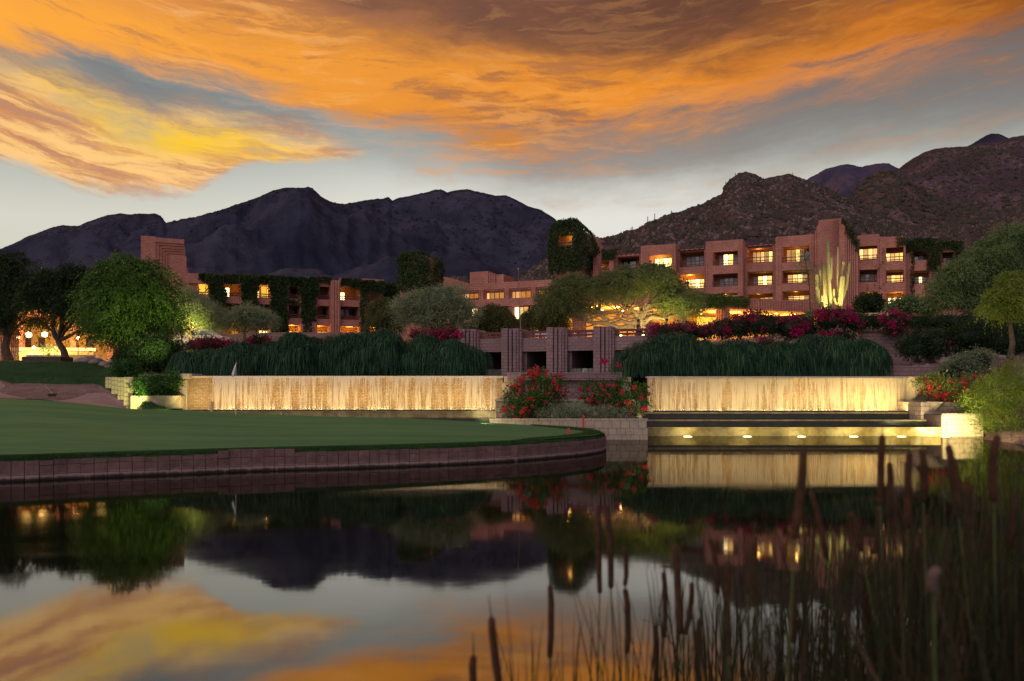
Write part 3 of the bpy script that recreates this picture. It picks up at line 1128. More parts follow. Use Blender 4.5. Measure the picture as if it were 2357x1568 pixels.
# overhanging lip of turf above the sand
mb = MB()
us2 = np.linspace(-500, 330, 150)
lv, ly = smi(us2, MU, M0v), smi(us2, MU, M0y)
vs, fs = [], []
for i, u in enumerate(us2):
    a = P(u, lv[i] - 0.6, ly[i] + 0.05)
    wob = 0.03 * sin(i * 2.3)
    vs += [(a[0], a[1] - 0.12, a[2] - 0.15 + wob * 0.5), (a[0], a[1] - 0.13, a[2] - 0.03), (a[0], a[1] + 0.1, a[2] + 0.02)]
for i in range(len(us2) - 1):
    a = i * 3
    fs += [(a, a + 3, a + 4, a + 1), (a + 1, a + 4, a + 5, a + 2)]
mb.add(vs, fs)
tag(mb.build('bunker_lip', M['soil'], smooth=True), 'dark eroded lip of earth round the bunker', kind='structure')
pts = MG.reshape(-1, MG.shape[1], 3)
sel = rng.integers(0, MG.shape[0] - 1, 26000), rng.integers(70, MG.shape[1] - 1, 26000)
f1 = rng.uniform(0, 1, (26000, 1))
gp = MG[sel[0], sel[1]] * (1 - f1) + MG[sel[0] + 1, sel[1]] * f1
gp[:, 0] += rng.uniform(-.08, .08, len(gp))
tag(blades('mound_grass', gp, 0.03, 0.09, 0.015, M['grass_fringe'], lean=0.7), 'short rough grass on the mound beside the bunker', 'grass', kind='stuff')


# ---------------------------------------------------------------- mountains
def m_hill(name, rockc1, rockc2, shrub, scale, strength=0.8, dist=3.0, sh=(0.5, 0.62), fine=6.0, rocky=(0.62, 0.72), rockc3=None):
    m, N, out = newmat(name)
    g = N.n('ShaderNodeNewGeometry')
    v = g.outputs['Position']
    n = N.noise(v, scale, 8, 0.65)
    n2 = N.noise(v, scale * fine, 5, 0.7)
    n3 = N.noise(v, scale * fine * 2.7, 4, 0.7)
    col = N.mix(N.smooth(n, 0.35, 0.65), rockc1 + (1,), rockc2 + (1,))
    if rockc3:
        col = N.mix(N.m('MULTIPLY', N.smooth(n3, *rocky), N.smooth(n, 0.4, 0.6)), col, rockc3 + (1,))
    col = N.mix(N.m('MULTIPLY', N.smooth(n2, *sh), 0.55), col, shrub + (1,))
    b = principled(N, out, col, 0.98, 0.05)
    bump(N, b, N.m('ADD', n, N.m('MULTIPLY', n2, 0.5)), strength, dist)
    MATS[name] = m
    return m


m_hill('range_hazed', (0.024, 0.029, 0.052), (0.060, 0.060, 0.090), (0.020, 0.022, 0.036), 0.006, 1.0, 7.0, (0.46, 0.60), 9.0)  # cool aerial haze put into the rock and scrub colours
m_hill('hill_near', (0.072, 0.046, 0.046), (0.128, 0.080, 0.072), (0.040, 0.042, 0.030), 0.030, 1.0, 2.0, (0.50, 0.60), 9.0, (0.54, 0.66), (0.34, 0.24, 0.24))
m_hill('hill_mid', (0.075, 0.050, 0.062), (0.120, 0.078, 0.082), (0.042, 0.038, 0.042), 0.016, 1.0, 4.0, (0.50, 0.60), 9.0, (0.54, 0.66), (0.26, 0.18, 0.20))
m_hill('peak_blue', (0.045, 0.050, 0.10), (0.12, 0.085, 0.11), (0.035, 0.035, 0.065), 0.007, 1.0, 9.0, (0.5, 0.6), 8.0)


def mountain(name, label, sil, Yr, Yb, zb, mat, nu=260, nr=110, amp=30, fs=0.006, rough=1.2, seed=1, prof=1.15, jag=1.0):
    su = np.array([p[0] for p in sil], float)
    sv = np.array([p[1] for p in sil], float)
    us = np.linspace(su[0], su[-1], nu)
    vr = np.interp(us, su, sv)
    vr = vr + (fbm(us * 0.05, us * 0, 4, seed) * 2.0 + fbm(us * 0.3, us * 0 + 5, 3, seed) * 0.8) * jag
    Yrv = Yr * (1 + 0.12 * fbm(us * 0.004, us * 0 + 2, 3, seed + 5))
    k = (us - CX) / FPX
    zr = H - (vr - HV) / FPX * Yrv
    R = []
    ts = np.concatenate([np.linspace(0, 1, nr), [1.03, 1.08, 1.2, 1.4]])
    for t in ts:
        if t <= 1:
            y = Yb + (Yrv - Yb) * t
            x = k * y
            base = zb + (zr - zb) * t ** prof
            env = (t * (1 - t)) * 4 * 0.9 + 0.02
            r = fbm(x * fs, y * fs * 0.8, 6, seed, True) * amp * env
            r = r + fbm(x * fs * 7, y * fs * 7, 4, seed + 9) * amp * 0.16 * min(1, (1 - t) * 6 + 0.05) * min(1, t * 5)
            z = base + r
            lim = H + (zr - H) * (y / Yrv) * 0.992       # never above the sky line
            if t < 1:
                z = np.minimum(z, lim)
        else:
            y = Yrv * t
            x = k * y
            z = zr - (t - 1) * Yr * 0.5 * rough
        R.append(np.stack([x, y, z], -1))
    R = np.array(R)
    o = np_mesh(name, R.reshape(-1, 3), grid_faces(R.shape[0], R.shape[1]), M[mat], smooth=True)
    tag(o, label, kind='structure')
    return R


LR = [(-700, 640), (-300, 620), (0, 572), (60, 545), (115, 523), (145, 517), (180, 519), (210, 508), (245, 494), (275, 491), (300, 493), (345, 493), (356, 491), (368, 496), (383, 513), (395, 509), (430, 503), (470, 494), (520, 479), (560, 466), (600, 452), (630, 438), (660, 432), (700, 432), (710, 430), (722, 437), (740, 456), (760, 466), (795, 472), (820, 466), (850, 461), (880, 458), (895, 453), (902, 462), (930, 455), (965, 446), (990, 441), (1015, 436), (1030, 444), (1045, 440), (1075, 437), (1100, 442), (1140, 452), (1165, 451), (1185, 460), (1215, 475), (1245, 484), (1275, 503), (1310, 540), (1360, 585), (1430, 640), (1520, 700)]
R1 = mountain('mountain_range', 'broad dark indigo mountain range behind the left wing', LR, 1700, 320, 14, 'range_hazed', 620, 200, 125, 0.0028, 1.2, 11, 1.25)
HA = [(1040, 640), (1150, 650), (1200, 635), (1240, 612), (1262, 596), (1300, 580), (1375, 552), (1400, 546), (1450, 530), (1475, 523), (1500, 510), (1530, 497), (1560, 489), (1590, 479), (1620, 468), (1645, 455), (1662, 446), (1668, 428), (1680, 414), (1700, 400), (1720, 397), (1740, 400), (1755, 412), (1775, 407), (1800, 404), (1815, 400), (1840, 409), (1870, 418), (1910, 435), (1960, 458), (2010, 490), (2100, 520), (2240, 520), (2300, 505), (2345, 478), (2420, 470), (2700, 470)]
R2 = mountain('rocky_hill', 'brown rocky hill with shrubs right behind the right wing', HA, 430, 150, 14, 'hill_near', 520, 190, 11, 0.02, 1.2, 23, 1.1, 0.8)
HB = [(1850, 520), (1900, 490), (1935, 465), (1960, 447), (1985, 418), (2005, 402), (2030, 392), (2045, 391), (2065, 398), (2085, 412), (2130, 440), (2200, 470), (2300, 500), (2500, 520)]
R3 = mountain('rocky_knoll', 'conical rocky knoll right of the near hill', HB, 640, 360, 40, 'hill_near', 240, 120, 12, 0.015, 1.2, 31, 1.1, 0.8)
HC = [(1960, 500), (2010, 440), (2050, 400), (2075, 384), (2100, 366), (2130, 350), (2150, 343), (2175, 340), (2205, 339), (2232, 338), (2260, 330), (2300, 325), (2330, 316), (2357, 312), (2450, 300), (2700, 290)]
R4 = mountain('mountain_slope', 'tall purple-brown mountain slope at the far right', HC, 1000, 420, 40, 'hill_mid', 300, 150, 36, 0.007, 1.2, 41, 1.15, 0.8)
HD = [(1780, 470), (1840, 432), (1865, 408), (1885, 398), (1900, 390), (1920, 384), (1945, 378), (1965, 381), (1985, 384), (2000, 381), (2020, 377), (2045, 376), (2065, 385), (2090, 395), (2130, 420), (2200, 460)]
R5 = mountain('blue_peak', 'small distant blue craggy peak between the brown hills', HD, 2600, 1500, 120, 'peak_blue', 240, 110, 110, 0.004, 1.2, 53, 1.1, 1.0)
HE = [(2150, 380), (2210, 345), (2240, 331), (2262, 316), (2282, 307), (2300, 309), (2322, 319), (2357, 335), (2450, 360)]
R6 = mountain('dark_summit', 'dark rounded summit peeking over the far right slope', HE, 1500, 1050, 250, 'range_hazed', 120, 60, 20, 0.006, 1.2, 59, 1.1, 0.8)


# desert shrubs and tall cacti dotted over the hills
def scatter_clumps(name, R, n, s0, s1, mat, label, tmin=0.05, tmax=1.0, cmin=0, parent=None):
    nr_, nc_ = R.shape[0] - 4, R.shape[1]
    ii = (rng.uniform(tmin, tmax, n) ** 0.8 * (nr_ - 2)).astype(int)
    jj = rng.integers(cmin, nc_ - 1, n)
    c = R[ii, jj] + (R[ii + 1, jj + 1] - R[ii, jj]) * rng.uniform(0, 1, (n, 1))
    s = rng.uniform(s0, s1, n) * rng.uniform(0.6, 1.2, n)
    # low rough domes: 6-gon ring + apex + low ring
    k = 6
    ang = np.arange(k) / k * 2 * pi
    V = []
    for r, h in ((1.0, -0.3), (0.95, 0.45), (0.5, 0.95)):
        rr = r * rng.uniform(0.7, 1.25, (n, k))
        V.append(np.stack([c[:, None, 0] + np.cos(ang) * rr * s[:, None], c[:, None, 1] + np.sin(ang) * rr * s[:, None], c[:, None, 2] + h * s[:, None] * rng.uniform(0.8, 1.2, (n, k))], -1))
    V.append(np.repeat((c + np.array([0, 0, 1.05]) * s[:, None])[:, None], k, 1))
    V = np.concatenate(V, 1)
    base = np.arange(n)[:, None] * (4 * k)
    Q = []
    for r in range(3):
        for q in range(k):
            q2 = (q + 1) % k
            Q.append(base + np.array([[r * k + q, r * k + q2, (r + 1) * k + q2, (r + 1) * k + q]]))
    o = np_mesh(name, V.reshape(-1, 3), np.concatenate(Q, 0), M[mat])
    return tag(o, label, 'shrubs', kind='stuff')


m_noise('desert_shrub', (0.045, 0.042, 0.030), (0.085, 0.072, 0.052), 0.2, 0.98)
m_noise('desert_shrub_hazed', (0.024, 0.025, 0.040), (0.036, 0.036, 0.053), 0.05, 0.98)  # distance haze put into the scrub colour
m_noise('boulder_rock', (0.14, 0.095, 0.10), (0.22, 0.155, 0.15), 0.4, 0.95)
scatter_clumps('hill_shrubs', R2, 12000, 0.4, 1.2, 'desert_shrub', 'dark desert shrubs dotted over the near hill', 0.02)
scatter_clumps('hill_boulders', R2, 7000, 0.25, 0.9, 'boulder_rock', 'pale boulders strewn over the near hill', 0.02, 0.95)
scatter_clumps('knoll_shrubs', R3, 3000, 1.0, 2.4, 'desert_shrub', 'dark shrubs dotted over the conical knoll')
scatter_clumps('slope_shrubs', R4, 7000, .8, 2.0, 'desert_shrub', 'dark shrubs over the far right slope')
scatter_clumps('range_shrubs', R1, 9000, 0.8, 2.4, 'desert_shrub_hazed', 'dark scrub over the broad mountain range', 0.3)
mb = MB()
for _ in range(210):
    i, j = random.randrange(10, 178), random.randrange(60, 440)
    p = R2[i, j]
    h = random.uniform(2.5, 5.5)
    mb.tube([(p[0], p[1], p[2] - .3), (p[0], p[1], p[2] + h)], [0.20, 0.16], 5)
tag(mb.build('hill_cacti', M['desert_shrub']), 'tiny upright saguaros standing all over the near hill', 'cacti', kind='stuff')

# ---------------------------------------------------------------- left cascade
def cascade_wall(root, x0, x1, y0, ztop, zface0, fallmat, face_mat, xf0=None, xf1=None):
    mb = MB()
    mb.box(x0, x1, y0, y0 + 0.5, -0.4, ztop - 0.10)
    mb.build('fall_wall', face_mat, root)
    mb = MB()
    mb.box(x0 - 0.03, x1 + 0.03, y0 - 0.05, y0 + 0.34, ztop - 0.098, ztop - 0.01)
    mb.build('coping', M['coping'], root, bevel=0.015)
    xf0 = x0 if xf0 is None else xf0
    xf1 = x1 if xf1 is None else xf1
    # falling sheet: leaves the lip, then hangs just off the wall, gently uneven
    nx, nz = int((xf1 - xf0) * 14), 14
    xs = np.linspace(xf0, xf1, nx)
    R = []
    for k in range(nz):
        t = k / (nz - 1)
        y = y0 - 0.07 - 0.10 * t ** 0.5 + vnoise(xs * 3.0, xs * 0 + t * 0.6, 4) * 0.03
        z = ztop - 0.02 - (ztop - zface0 - 0.02) * t
        R.append(np.stack([xs, y, xs * 0 + z], -1))
    R = np.array(R)
    np_mesh('water_sheet', R.reshape(-1, 3), grid_faces(nz, nx), M[fallmat], root, smooth=True)


XL0, XL1 = P(430, 0, 35.8)[0], P(1157, 0, 35.8)[0]
cl = thing('water_wall', 'left water wall of brown brick behind the putting green', 'waterfall', ((XL0 + XL1) / 2, 35.8, 0), 'lit water walls')
cascade_wall(cl, XL0, XL1, 35.8, 2.55, 1.0, 'fall_left', M['block_falls'], XL0 + 1.2, XL1 - 0.25)
mb = MB()
mb.box(XL0 - 0.8, XL1 + .1, 34.9, 35.8, -0.4, 0.98)
mb.build('ledge', M['algae_lit_stone'], cl)
mb = MB()
mb.box(XL0 - 1.2, XL1 + .1, 33.9, 34.9, -0.4, 0.70)
mb.build('ledge', M['dark_wet_shade'], cl)
mb = MB()
mb.quad((XL0 - .8, 34.93, 0.985), (XL1, 34.93, 0.985), (XL1, 35.78, 0.985), (XL0 - .8, 35.78, 0.985))
mb.quad((XL0 - 1.2, 33.93, 0.705), (XL1, 33.93, 0.705), (XL1, 34.88, 0.705), (XL0 - 1.2, 34.88, 0.705))
mb.build('ledge_water', M['step_water'], cl)
# second thin sheet over the ledge
nx = 260
xs = np.linspace(XL0 + 1, XL1 - .1, nx)
R = np.array([np.stack([xs, xs * 0 + 34.86 - 0.05 * k, xs * 0 + (0.99 - 0.28 * k)], -1) for k in (0, 1)])
np_mesh('water_sheet', R.reshape(-1, 3), grid_faces(2, nx), M['fall_thin'], cl)

# right cascade
XR0, XR1 = P(1490, 0, 36.6)[0], P(2112, 0, 36.6)[0]
cr_ = thing('water_wall', 'right water wall of bright lit brick above three dark steps', 'waterfall', ((XR0 + XR1) / 2, 36.6, 0), 'lit water walls')
cascade_wall(cr_, XR0, XR1, 36.6, 2.54, 0.92, 'fall_right', M['block_falls'])
steps = [(33.0, 0.36), (34.2, 0.62), (35.4, 0.90)]
for i, (ys, zt) in enumerate(steps):
    yb = steps[i + 1][0] if i < 2 else 36.6
    xe = P(2185 - i * 28, 0, ys)[0]
    mb = MB()
    mb.box(5.2, xe, ys, yb, -0.5, zt)
    mb.build('step', M['algae_lit_stone'] if i == 0 else M['dark_wet_shade'], cr_)  # lowest riser toned as lamp-lit, upper two toned as shaded
    mb = MB()
    mb.box(5.2, xe + .02, ys - 0.04, ys + 0.22, zt - 0.055, zt + 0.012)
    mb.build('step_edge', M['algae_lit_stone'], cr_, bevel=0.012)  # added rim, its pale colour standing in for lit treads
    mb = MB()
    mb.quad((5.22, ys + .23, zt + .005), (xe, ys + .23, zt + .005), (xe, yb - .05, zt + .005), (5.22, yb - .05, zt + .005))
    mb.build('step_water', M['step_water'], cr_)


def spot(name, parent, loc, target, energy, color, size=120, blend=0.8, radius=0.08):
    ld = bpy.data.lights.new(name, 'SPOT')
    ld.energy = energy
    ld.color = color
    ld.spot_size = radians(size)
    ld.spot_blend = blend
    ld.shadow_soft_size = radius
    o = bpy.data.objects.new(name, ld)
    COL.objects.link(o)
    d = Vector(target) - Vector(loc)
    o.rotation_euler = d.to_track_quat('-Z', 'Y').to_euler()
    o.location = Vector(loc) - origin(parent)
    o.parent = parent
    return o


def point(name, parent, loc, energy, color, radius=0.1):
    ld = bpy.data.lights.new(name, 'POINT')
    ld.energy = energy
    ld.color = color
    ld.shadow_soft_size = radius
    o = bpy.data.objects.new(name, ld)
    COL.objects.link(o)
    o.location = Vector(loc) - origin(parent)
    if parent is not None:
        o.parent = parent
    return o


WARMW = (1.0, 0.76, 0.28)
ordn = ['first', 'second', 'third', 'fourth', 'fifth', 'sixth']
for i, (u, e) in enumerate([(1583, 40), (1720, 52), (1845, 64), (1965, 85), (2075, 120), (2176, 260)]):
    x, y = P(u, 0, 32.6)[0], 32.6
    t = thing('pond_light', '%s water-level floodlight from the left below the right water wall' % ordn[i] if i < 5 else 'brightest floodlight at the waterline by the right planter', 'light', (x, y, 0), 'floodlights in a row at the waterline')
    mb = MB()
    mb.lathe((x, y, -0.12), [(0.10, 0), (0.13, 0.10), (0.13, 0.125), (0.105, 0.13)], 14)
    mb.build('housing', M['bronze'], t)
    mb = MB()
    mb.lathe((x, y, 0.012), [(0.17, 0), (0.12, 0.006), (0.03, 0.010)], 18)
    mb.build('lens', M['water_lamp'], t)
    spot('lamp', t, (x, y - 0.75, 0.10), (x + 0.3, 33.0, 0.35), e, WARMW, 155, 1.0, 0.10)


def added_wash_strip(label, x0, x1, y, z, target_z, power, color):  # added unseen light that washes a water wall evenly
    t = thing('added_wash_strip', label, 'light', ((x0 + x1) / 2, y, z - .06), 'strip lights added to wash the water walls')
    mb = MB()
    mb.box(x0, x1, y - .05, y + .03, z - .06, z - .01)
    mb.build('housing', M['bronze'], t)  # housing made up for the added strip
    ld = bpy.data.lights.new('lamp', 'AREA')
    ld.shape = 'RECTANGLE'
    ld.size = x1 - x0
    ld.size_y = 0.06
    ld.energy = power
    ld.color = color
    ld.spread = radians(150)
    o = bpy.data.objects.new('lamp', ld)
    COL.objects.link(o)
    o.parent = t
    o.location = Vector(((x0 + x1) / 2, y, z)) - t.location
    o.rotation_euler = (Vector((0, 1.0, target_z - z))).to_track_quat('-Z', 'Y').to_euler()


added_wash_strip('added low strip light washing the left water wall from its ledge', XL0 + .2, XL1 - .1, 34.7, 1.06, 2.2, 280, (1.0, 0.68, 0.20))
for i in range(4):
    xa = XR0 + .1 + i * (XR1 - XR0 - .2) / 4
    added_wash_strip('added strip light washing the right water wall, %s from the left' % ordn[i], xa, xa + (XR1 - XR0 - .2) / 4 - .05, 35.6, 0.99, 2.4, [48, 60, 84, 130][i], (1.0, 0.72, 0.23))


# ================================================================ FOLIAGE TOOLS
def unit_rand(n):
    v = rng.normal(size=(n, 3))
    return v / np.linalg.norm(v, axis=1, keepdims=True)


def leaf_arrays(pts, dirs, L, W):
    """rhombic leaves: returns V, Q"""
    n = len(pts)
    dirs = dirs / (np.linalg.norm(dirs, axis=1, keepdims=True) + 1e-9)
    side = np.cross(dirs, unit_rand(n))
    side /= (np.linalg.norm(side, axis=1, keepdims=True) + 1e-9)
    L = np.asarray(L).reshape(-1, 1) if np.ndim(L) else np.full((n, 1), L)
    W = np.asarray(W).reshape(-1, 1) if np.ndim(W) else np.full((n, 1), W)
    V = np.stack([pts, pts + dirs * L * 0.45 + side * W * 0.5, pts + dirs * L, pts + dirs * L * 0.45 - side * W * 0.5], 1)
    return V.reshape(-1, 3), np.arange(n * 4).reshape(-1, 4)


def blob_pts(blobs, n, shell=0.5):
    """sample n centres in ellipsoids [(c, r)], biased to the shell"""
    vol = np.array([r[0] * r[1] * r[2] for _, r in blobs]) ** 0.75
    idx = rng.choice(len(blobs), n, p=vol / vol.sum())
    C = np.array([b[0] for b in blobs])[idx]
    R = np.array([b[1] for b in blobs])[idx]
    d = unit_rand(n)
    rad = shell + (1 - shell) * rng.uniform(0, 1, (n, 1)) ** 0.7
    return C + d * R * rad, d


def subdiv(blobs, k=11, f=0.34):
    out = []
    for c, r in blobs:
        out.append((c, tuple(q * 0.48 for q in r)))
        for _ in range(k):
            d = Vector(unit_rand(1)[0])
            if d.z < -0.5: d.z *= -0.5
            g = f * random.uniform(0.7, 1.3)
            out.append(((c[0] + d.x * r[0] * .8, c[1] + d.y * r[1] * .8, c[2] + d.z * r[2] * .8), tuple(q * g for q in r)))
    return out


def crown_mesh(name, blobs, ncl, per, spread, L, W, mat, parent, droop=0.3, shell=0.55, flat=0.7, jitter=0.12):
    c, d = blob_pts(blobs, ncl, shell)
    c = c + unit_rand(ncl) * spread * 0.8 * rng.uniform(0, 1, (ncl, 1))
    k = rng.integers(max(1, per // 2), per + per // 2, ncl)
    idx = np.repeat(np.arange(ncl), k)
    n = len(idx)
    off = rng.normal(size=(n, 3)) * spread * np.array([1, 1, flat])
    pts = c[idx] + off
    dirs = unit_rand(n) + d[idx] * 0.5 + np.array([0, 0, -droop])
    s = rng.uniform(0.6, 1.3, n)
    V, Q = leaf_arrays(pts, dirs, L * s, W * s)
    return np_mesh(name, V, Q, mat, parent)


def sprig_mesh(name, blobs, ncl, nl, slen, L, W, mat, parent, droop=1.0, shell=0.6, up=0.4, spread=0.02):
    """feathery foliage: drooping sprigs, each a curved line of leaflets"""
    c, d = blob_pts(blobs, ncl, shell)
    dir0 = d * np.array([1, 1, 0.6]) + unit_rand(ncl) * 0.55 + np.array([0, 0, up])
    dir0 /= np.linalg.norm(dir0, axis=1, keepdims=True)
    sl = slen * rng.uniform(0.5, 1.3, ncl)
    P_, D_ = [], []
    for j in range(nl):
        t = (j + 0.5) / nl
        p = c + dir0 * (sl * t)[:, None] + np.array([0, 0, -1.0]) * (droop * sl * t * t)[:, None]
        tan = dir0 + np.array([0, 0, -2.0]) * droop * t
        P_.append(p + rng.normal(size=(ncl, 3)) * spread)
        D_.append(tan + unit_rand(ncl) * 0.9)
    pts = np.concatenate(P_)
    dirs = np.concatenate(D_)
    s = rng.uniform(0.6, 1.3, len(pts))
    V, Q = leaf_arrays(pts, dirs, L * s, W * s)
    return np_mesh(name, V, Q, mat, parent)


def px_blobs(lst, Y):
    """[(u, v, ru, rv[, dY])] -> ellipsoids"""
    out = []
    for b in lst:
        y = Y + (b[4] if len(b) > 4 else 0)
        ru, rv = b[2] / FPX * y, b[3] / FPX * y
        out.append((P(b[0], b[1], y), (ru, min(ru, max(rv * 1.2, ru * 0.7)), rv)))
    return out


def limbs(mb, base, fork, blobs, r0, n=9, wig=0.25, twigs=2):
    """trunk from base through fork, limbs out to the blob centres"""
    base, fork = Vector(base), Vector(fork)
    mid = base.lerp(fork, 0.5) + Vector((random.uniform(-1, 1), random.uniform(-1, 1), 0)) * r0 * 0.8
    mb.tube([base - Vector((0, 0, 0.3)), base, mid, fork], [r0 * 1.5, r0 * 1.15, r0 * 0.95, r0 * 0.75], n)
    for c, r in blobs:
        c = Vector(c)
        L = (c - fork).length
        pts, rad = [], []
        for k in range(5):
            t = k / 4
            p = fork.lerp(c, t) + Vector((random.uniform(-1, 1), random.uniform(-1, 1), random.uniform(-1, 1))) * wig * L * 0.2 * (t > 0)
            p.z += sin(t * pi) * L * 0.06
            pts.append(p)
            rad.append(r0 * (0.55 * (1 - t) + 0.08))
        mb.tube(pts, rad, 6)
        for _ in range(twigs):
            a = pts[random.randint(2, 3)]
            e = c + Vector((random.uniform(-1, 1) * r[0], random.uniform(-1, 1) * r[1], random.uniform(-.6, .8) * r[2])) * 0.8
            mb.tube([a, a.lerp(e, 0.5) + Vector((0, 0, 0.1 * r[2])), e], [r0 * 0.2, r0 * 0.12, r0 * 0.04], 5)


def tree(name, label, cat, base_uv, fork_uv, Y, bl, leafmat, barkmat, r0, style, group=None, **kw):
    base = P(base_uv[0], base_uv[1], Y)
    fork = P(fork_uv[0], fork_uv[1], Y)
    root = thing(name, label, cat, base, group)
    blobs = px_blobs(bl, Y)
    mb = MB()
    limbs(mb, base, fork, blobs, r0)
    mb.build('trunk', M[barkmat], root, smooth=True)
    blobs = subdiv(blobs)
    if style == 'sprig':
        sprig_mesh('crown', blobs, mat=M[leafmat], parent=root, **kw)
    else:
        crown_mesh('crown', blobs, mat=M[leafmat], parent=root, **kw)
    return root


def strands(c, r, n, ln, w, droop=1.0, seg=6, zmin=-0.2):
    """weeping strands over a mound: returns V, Q"""
    d = unit_rand(n)
    d[:, 2] = np.abs(d[:, 2]) * 1.1 - 0.25
    d /= np.linalg.norm(d, axis=1, keepdims=True)
    p = np.array(c) + d * np.array(r) * rng.uniform(0.80, 1.02, (n, 1))
    out = d * np.array([1, 1, 0.75]) + unit_rand(n) * 0.75
    out /= np.linalg.norm(out, axis=1, keepdims=True)
    L = ln * rng.uniform(0.5, 1.25, n)
    side = np.stack([-out[:, 1], out[:, 0], np.zeros(n)], 1) + unit_rand(n) * 0.5
    side /= np.linalg.norm(side, axis=1, keepdims=True)
    rows = []
    for k in range(seg + 1):
        t = k / seg
        q = p + out * (L * 0.45 * (1 - (1 - t) ** 2))[:, None] + np.array([0, 0, -1.0]) * (droop * L * t ** 1.9)[:, None]
        ww = w * (1 - 0.75 * t)
        rows += [q - side * ww * .5, q + side * ww * .5]
    V = np.stack(rows, 1)
    m = 2 * (seg + 1)
    base = np.arange(n)[:, None] * m
    Q = np.concatenate([base + np.array([[2 * k, 2 * k + 1, 2 * k + 3, 2 * k + 2]]) for k in range(seg)], 0)
    return V.reshape(-1, 3), Q


def lump(mb_list, c, r, seed=0, nu=18, nv=12, amp=0.12):
    """noisy closed ellipsoid (dark inner mass of a plant): V, Q"""
    th = np.linspace(0, 2 * pi, nu + 1)
    ph = np.linspace(0.02, pi - 0.02, nv)
    T, F = np.meshgrid(th, ph)
    n = 1 + amp * vnoise(np.cos(T) * 2 + seed, np.sin(T) * 2 + F * 2, seed)
    n[:, -1] = n[:, 0]
    X = c[0] + r[0] * np.sin(F) * np.cos(T) * n
    Y = c[1] + r[1] * np.sin(F) * np.sin(T) * n
    Z = c[2] + r[2] * np.cos(F) * n
    mb_list.append((np.stack([X, Y, Z], -1).reshape(-1, 3), grid_faces(nv, nu + 1)))


def merge(parts):
    V, Q, n = [], [], 0
    for v, q in parts:
        V.append(v)
        Q.append(q + n)
        n += len(v)
    return np.concatenate(V), np.concatenate(Q)


def bushy(name, label, cat, bl, Y, leafmat, n, L, W, group=None, flowers=None, nf=0, fl=0.09, zbase=None, cl=0.10, per=18, droop=0.0, flower_top=False, shell=0.7, core=True):
    """rounded shrub: twigs, dark core, leaf clusters, flower bracts"""
    blobs = px_blobs(bl, Y)
    cx_ = sum(b[0][0] for b in blobs) / len(blobs)
    cy_ = sum(b[0][1] for b in blobs) / len(blobs)
    zb = min(b[0][2] - b[1][2] for b in blobs) if zbase is None else zbase
    root = thing(name, label, cat, (cx_, cy_, zb), group)
    mb = MB()
    for c, r in blobs:
        for _ in range(3):
            e = (c[0] + random.uniform(-.6, .6) * r[0], c[1] + random.uniform(-.5, .5) * r[1], c[2] + random.uniform(0, .6) * r[2])
            mb.tube([(c[0] + random.uniform(-.2, .2) * r[0], c[1], zb), c, e], [0.035, 0.025, 0.01], 5)
    mb.build('stems', M['bark'], root)
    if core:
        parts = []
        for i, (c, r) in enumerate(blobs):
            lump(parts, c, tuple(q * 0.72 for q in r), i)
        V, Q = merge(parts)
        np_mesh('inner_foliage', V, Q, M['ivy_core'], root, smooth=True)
    crown_mesh('foliage', blobs, max(8, n // per), per, cl, L, W, M[leafmat], root, droop=droop, shell=shell)
    if flowers:
        fb = [b for b in blobs]
        crown_mesh('flowers', subdiv(fb, 6, .35), max(6, nf // 8), 9, cl * 0.5, fl, fl * 0.85, M[flowers], root, droop=0, shell=0.94)
    return root


# ================================================================ WEEPING HEDGES above the fall walls
def weeping(u0, u1, vtop, vbot, Y, label, group, dy=0.0):
    ca = P((u0 + u1) / 2, vtop, Y)
    zb = H - (vbot - HV) / FPX * Y
    zb = max(2.3, zb)
    rx = (u1 - u0) / 2 / FPX * Y
    zc = zb + (ca[2] - zb) * 0.45
    rz = ca[2] - zc
    c = (ca[0], Y + dy, zc)
    r = (rx, min(2.2, rx * 1.1), rz)
    root = thing('weeping_shrub', label, 'shrub', (ca[0], Y, zb), group)
    parts = []
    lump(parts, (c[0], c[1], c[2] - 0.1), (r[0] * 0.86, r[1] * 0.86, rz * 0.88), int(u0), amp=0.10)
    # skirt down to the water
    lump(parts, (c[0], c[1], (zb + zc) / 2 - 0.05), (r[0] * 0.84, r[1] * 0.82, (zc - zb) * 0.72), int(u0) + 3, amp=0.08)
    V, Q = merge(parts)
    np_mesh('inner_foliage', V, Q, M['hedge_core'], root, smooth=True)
    n = int(1500 * rx)
    lst = [strands(c, r, int(n * .7), 0.62, 0.034, 0.8)]
    for k in range(int(6 + rx * 3)):
        d = Vector(unit_rand(1)[0])
        d.y = -abs(d.y) * .8
        d.z = abs(d.z) * 1.0 - .35
        d.normalize()
        q = random.uniform(.26, .42)
        cc = (c[0] + d.x * r[0] * .80, c[1] + d.y * r[1] * .80, c[2] + d.z * r[2] * .78)
        rr = (max(.45, r[0] * q), max(.4, r[1] * q), max(.38, r[2] * q))
        lst.append(strands(cc, rr, int(n * .22), random.uniform(.5, .8), 0.034, 0.85))
    lst.append(strands((c[0], c[1], (zb + zc) / 2), (r[0] * 0.98, r[1], (zc - zb) * 0.5), int(n * 0.9), 0.8, 0.032, 0.85))
    V, Q = merge(lst)
    V[:, 2] = np.maximum(V[:, 2], 2.42)
    np_mesh('strands', V, Q, M['leaf_hedge'], root)
    mb = MB()
    for _ in range(5):
        mb.tube([(c[0] + random.uniform(-.4, .4) * rx, c[1], 1.6), (c[0] + random.uniform(-.5, .5) * rx, c[1], zc)], [0.05, 0.03], 6)
    mb.build('stems', M['bark'], root)


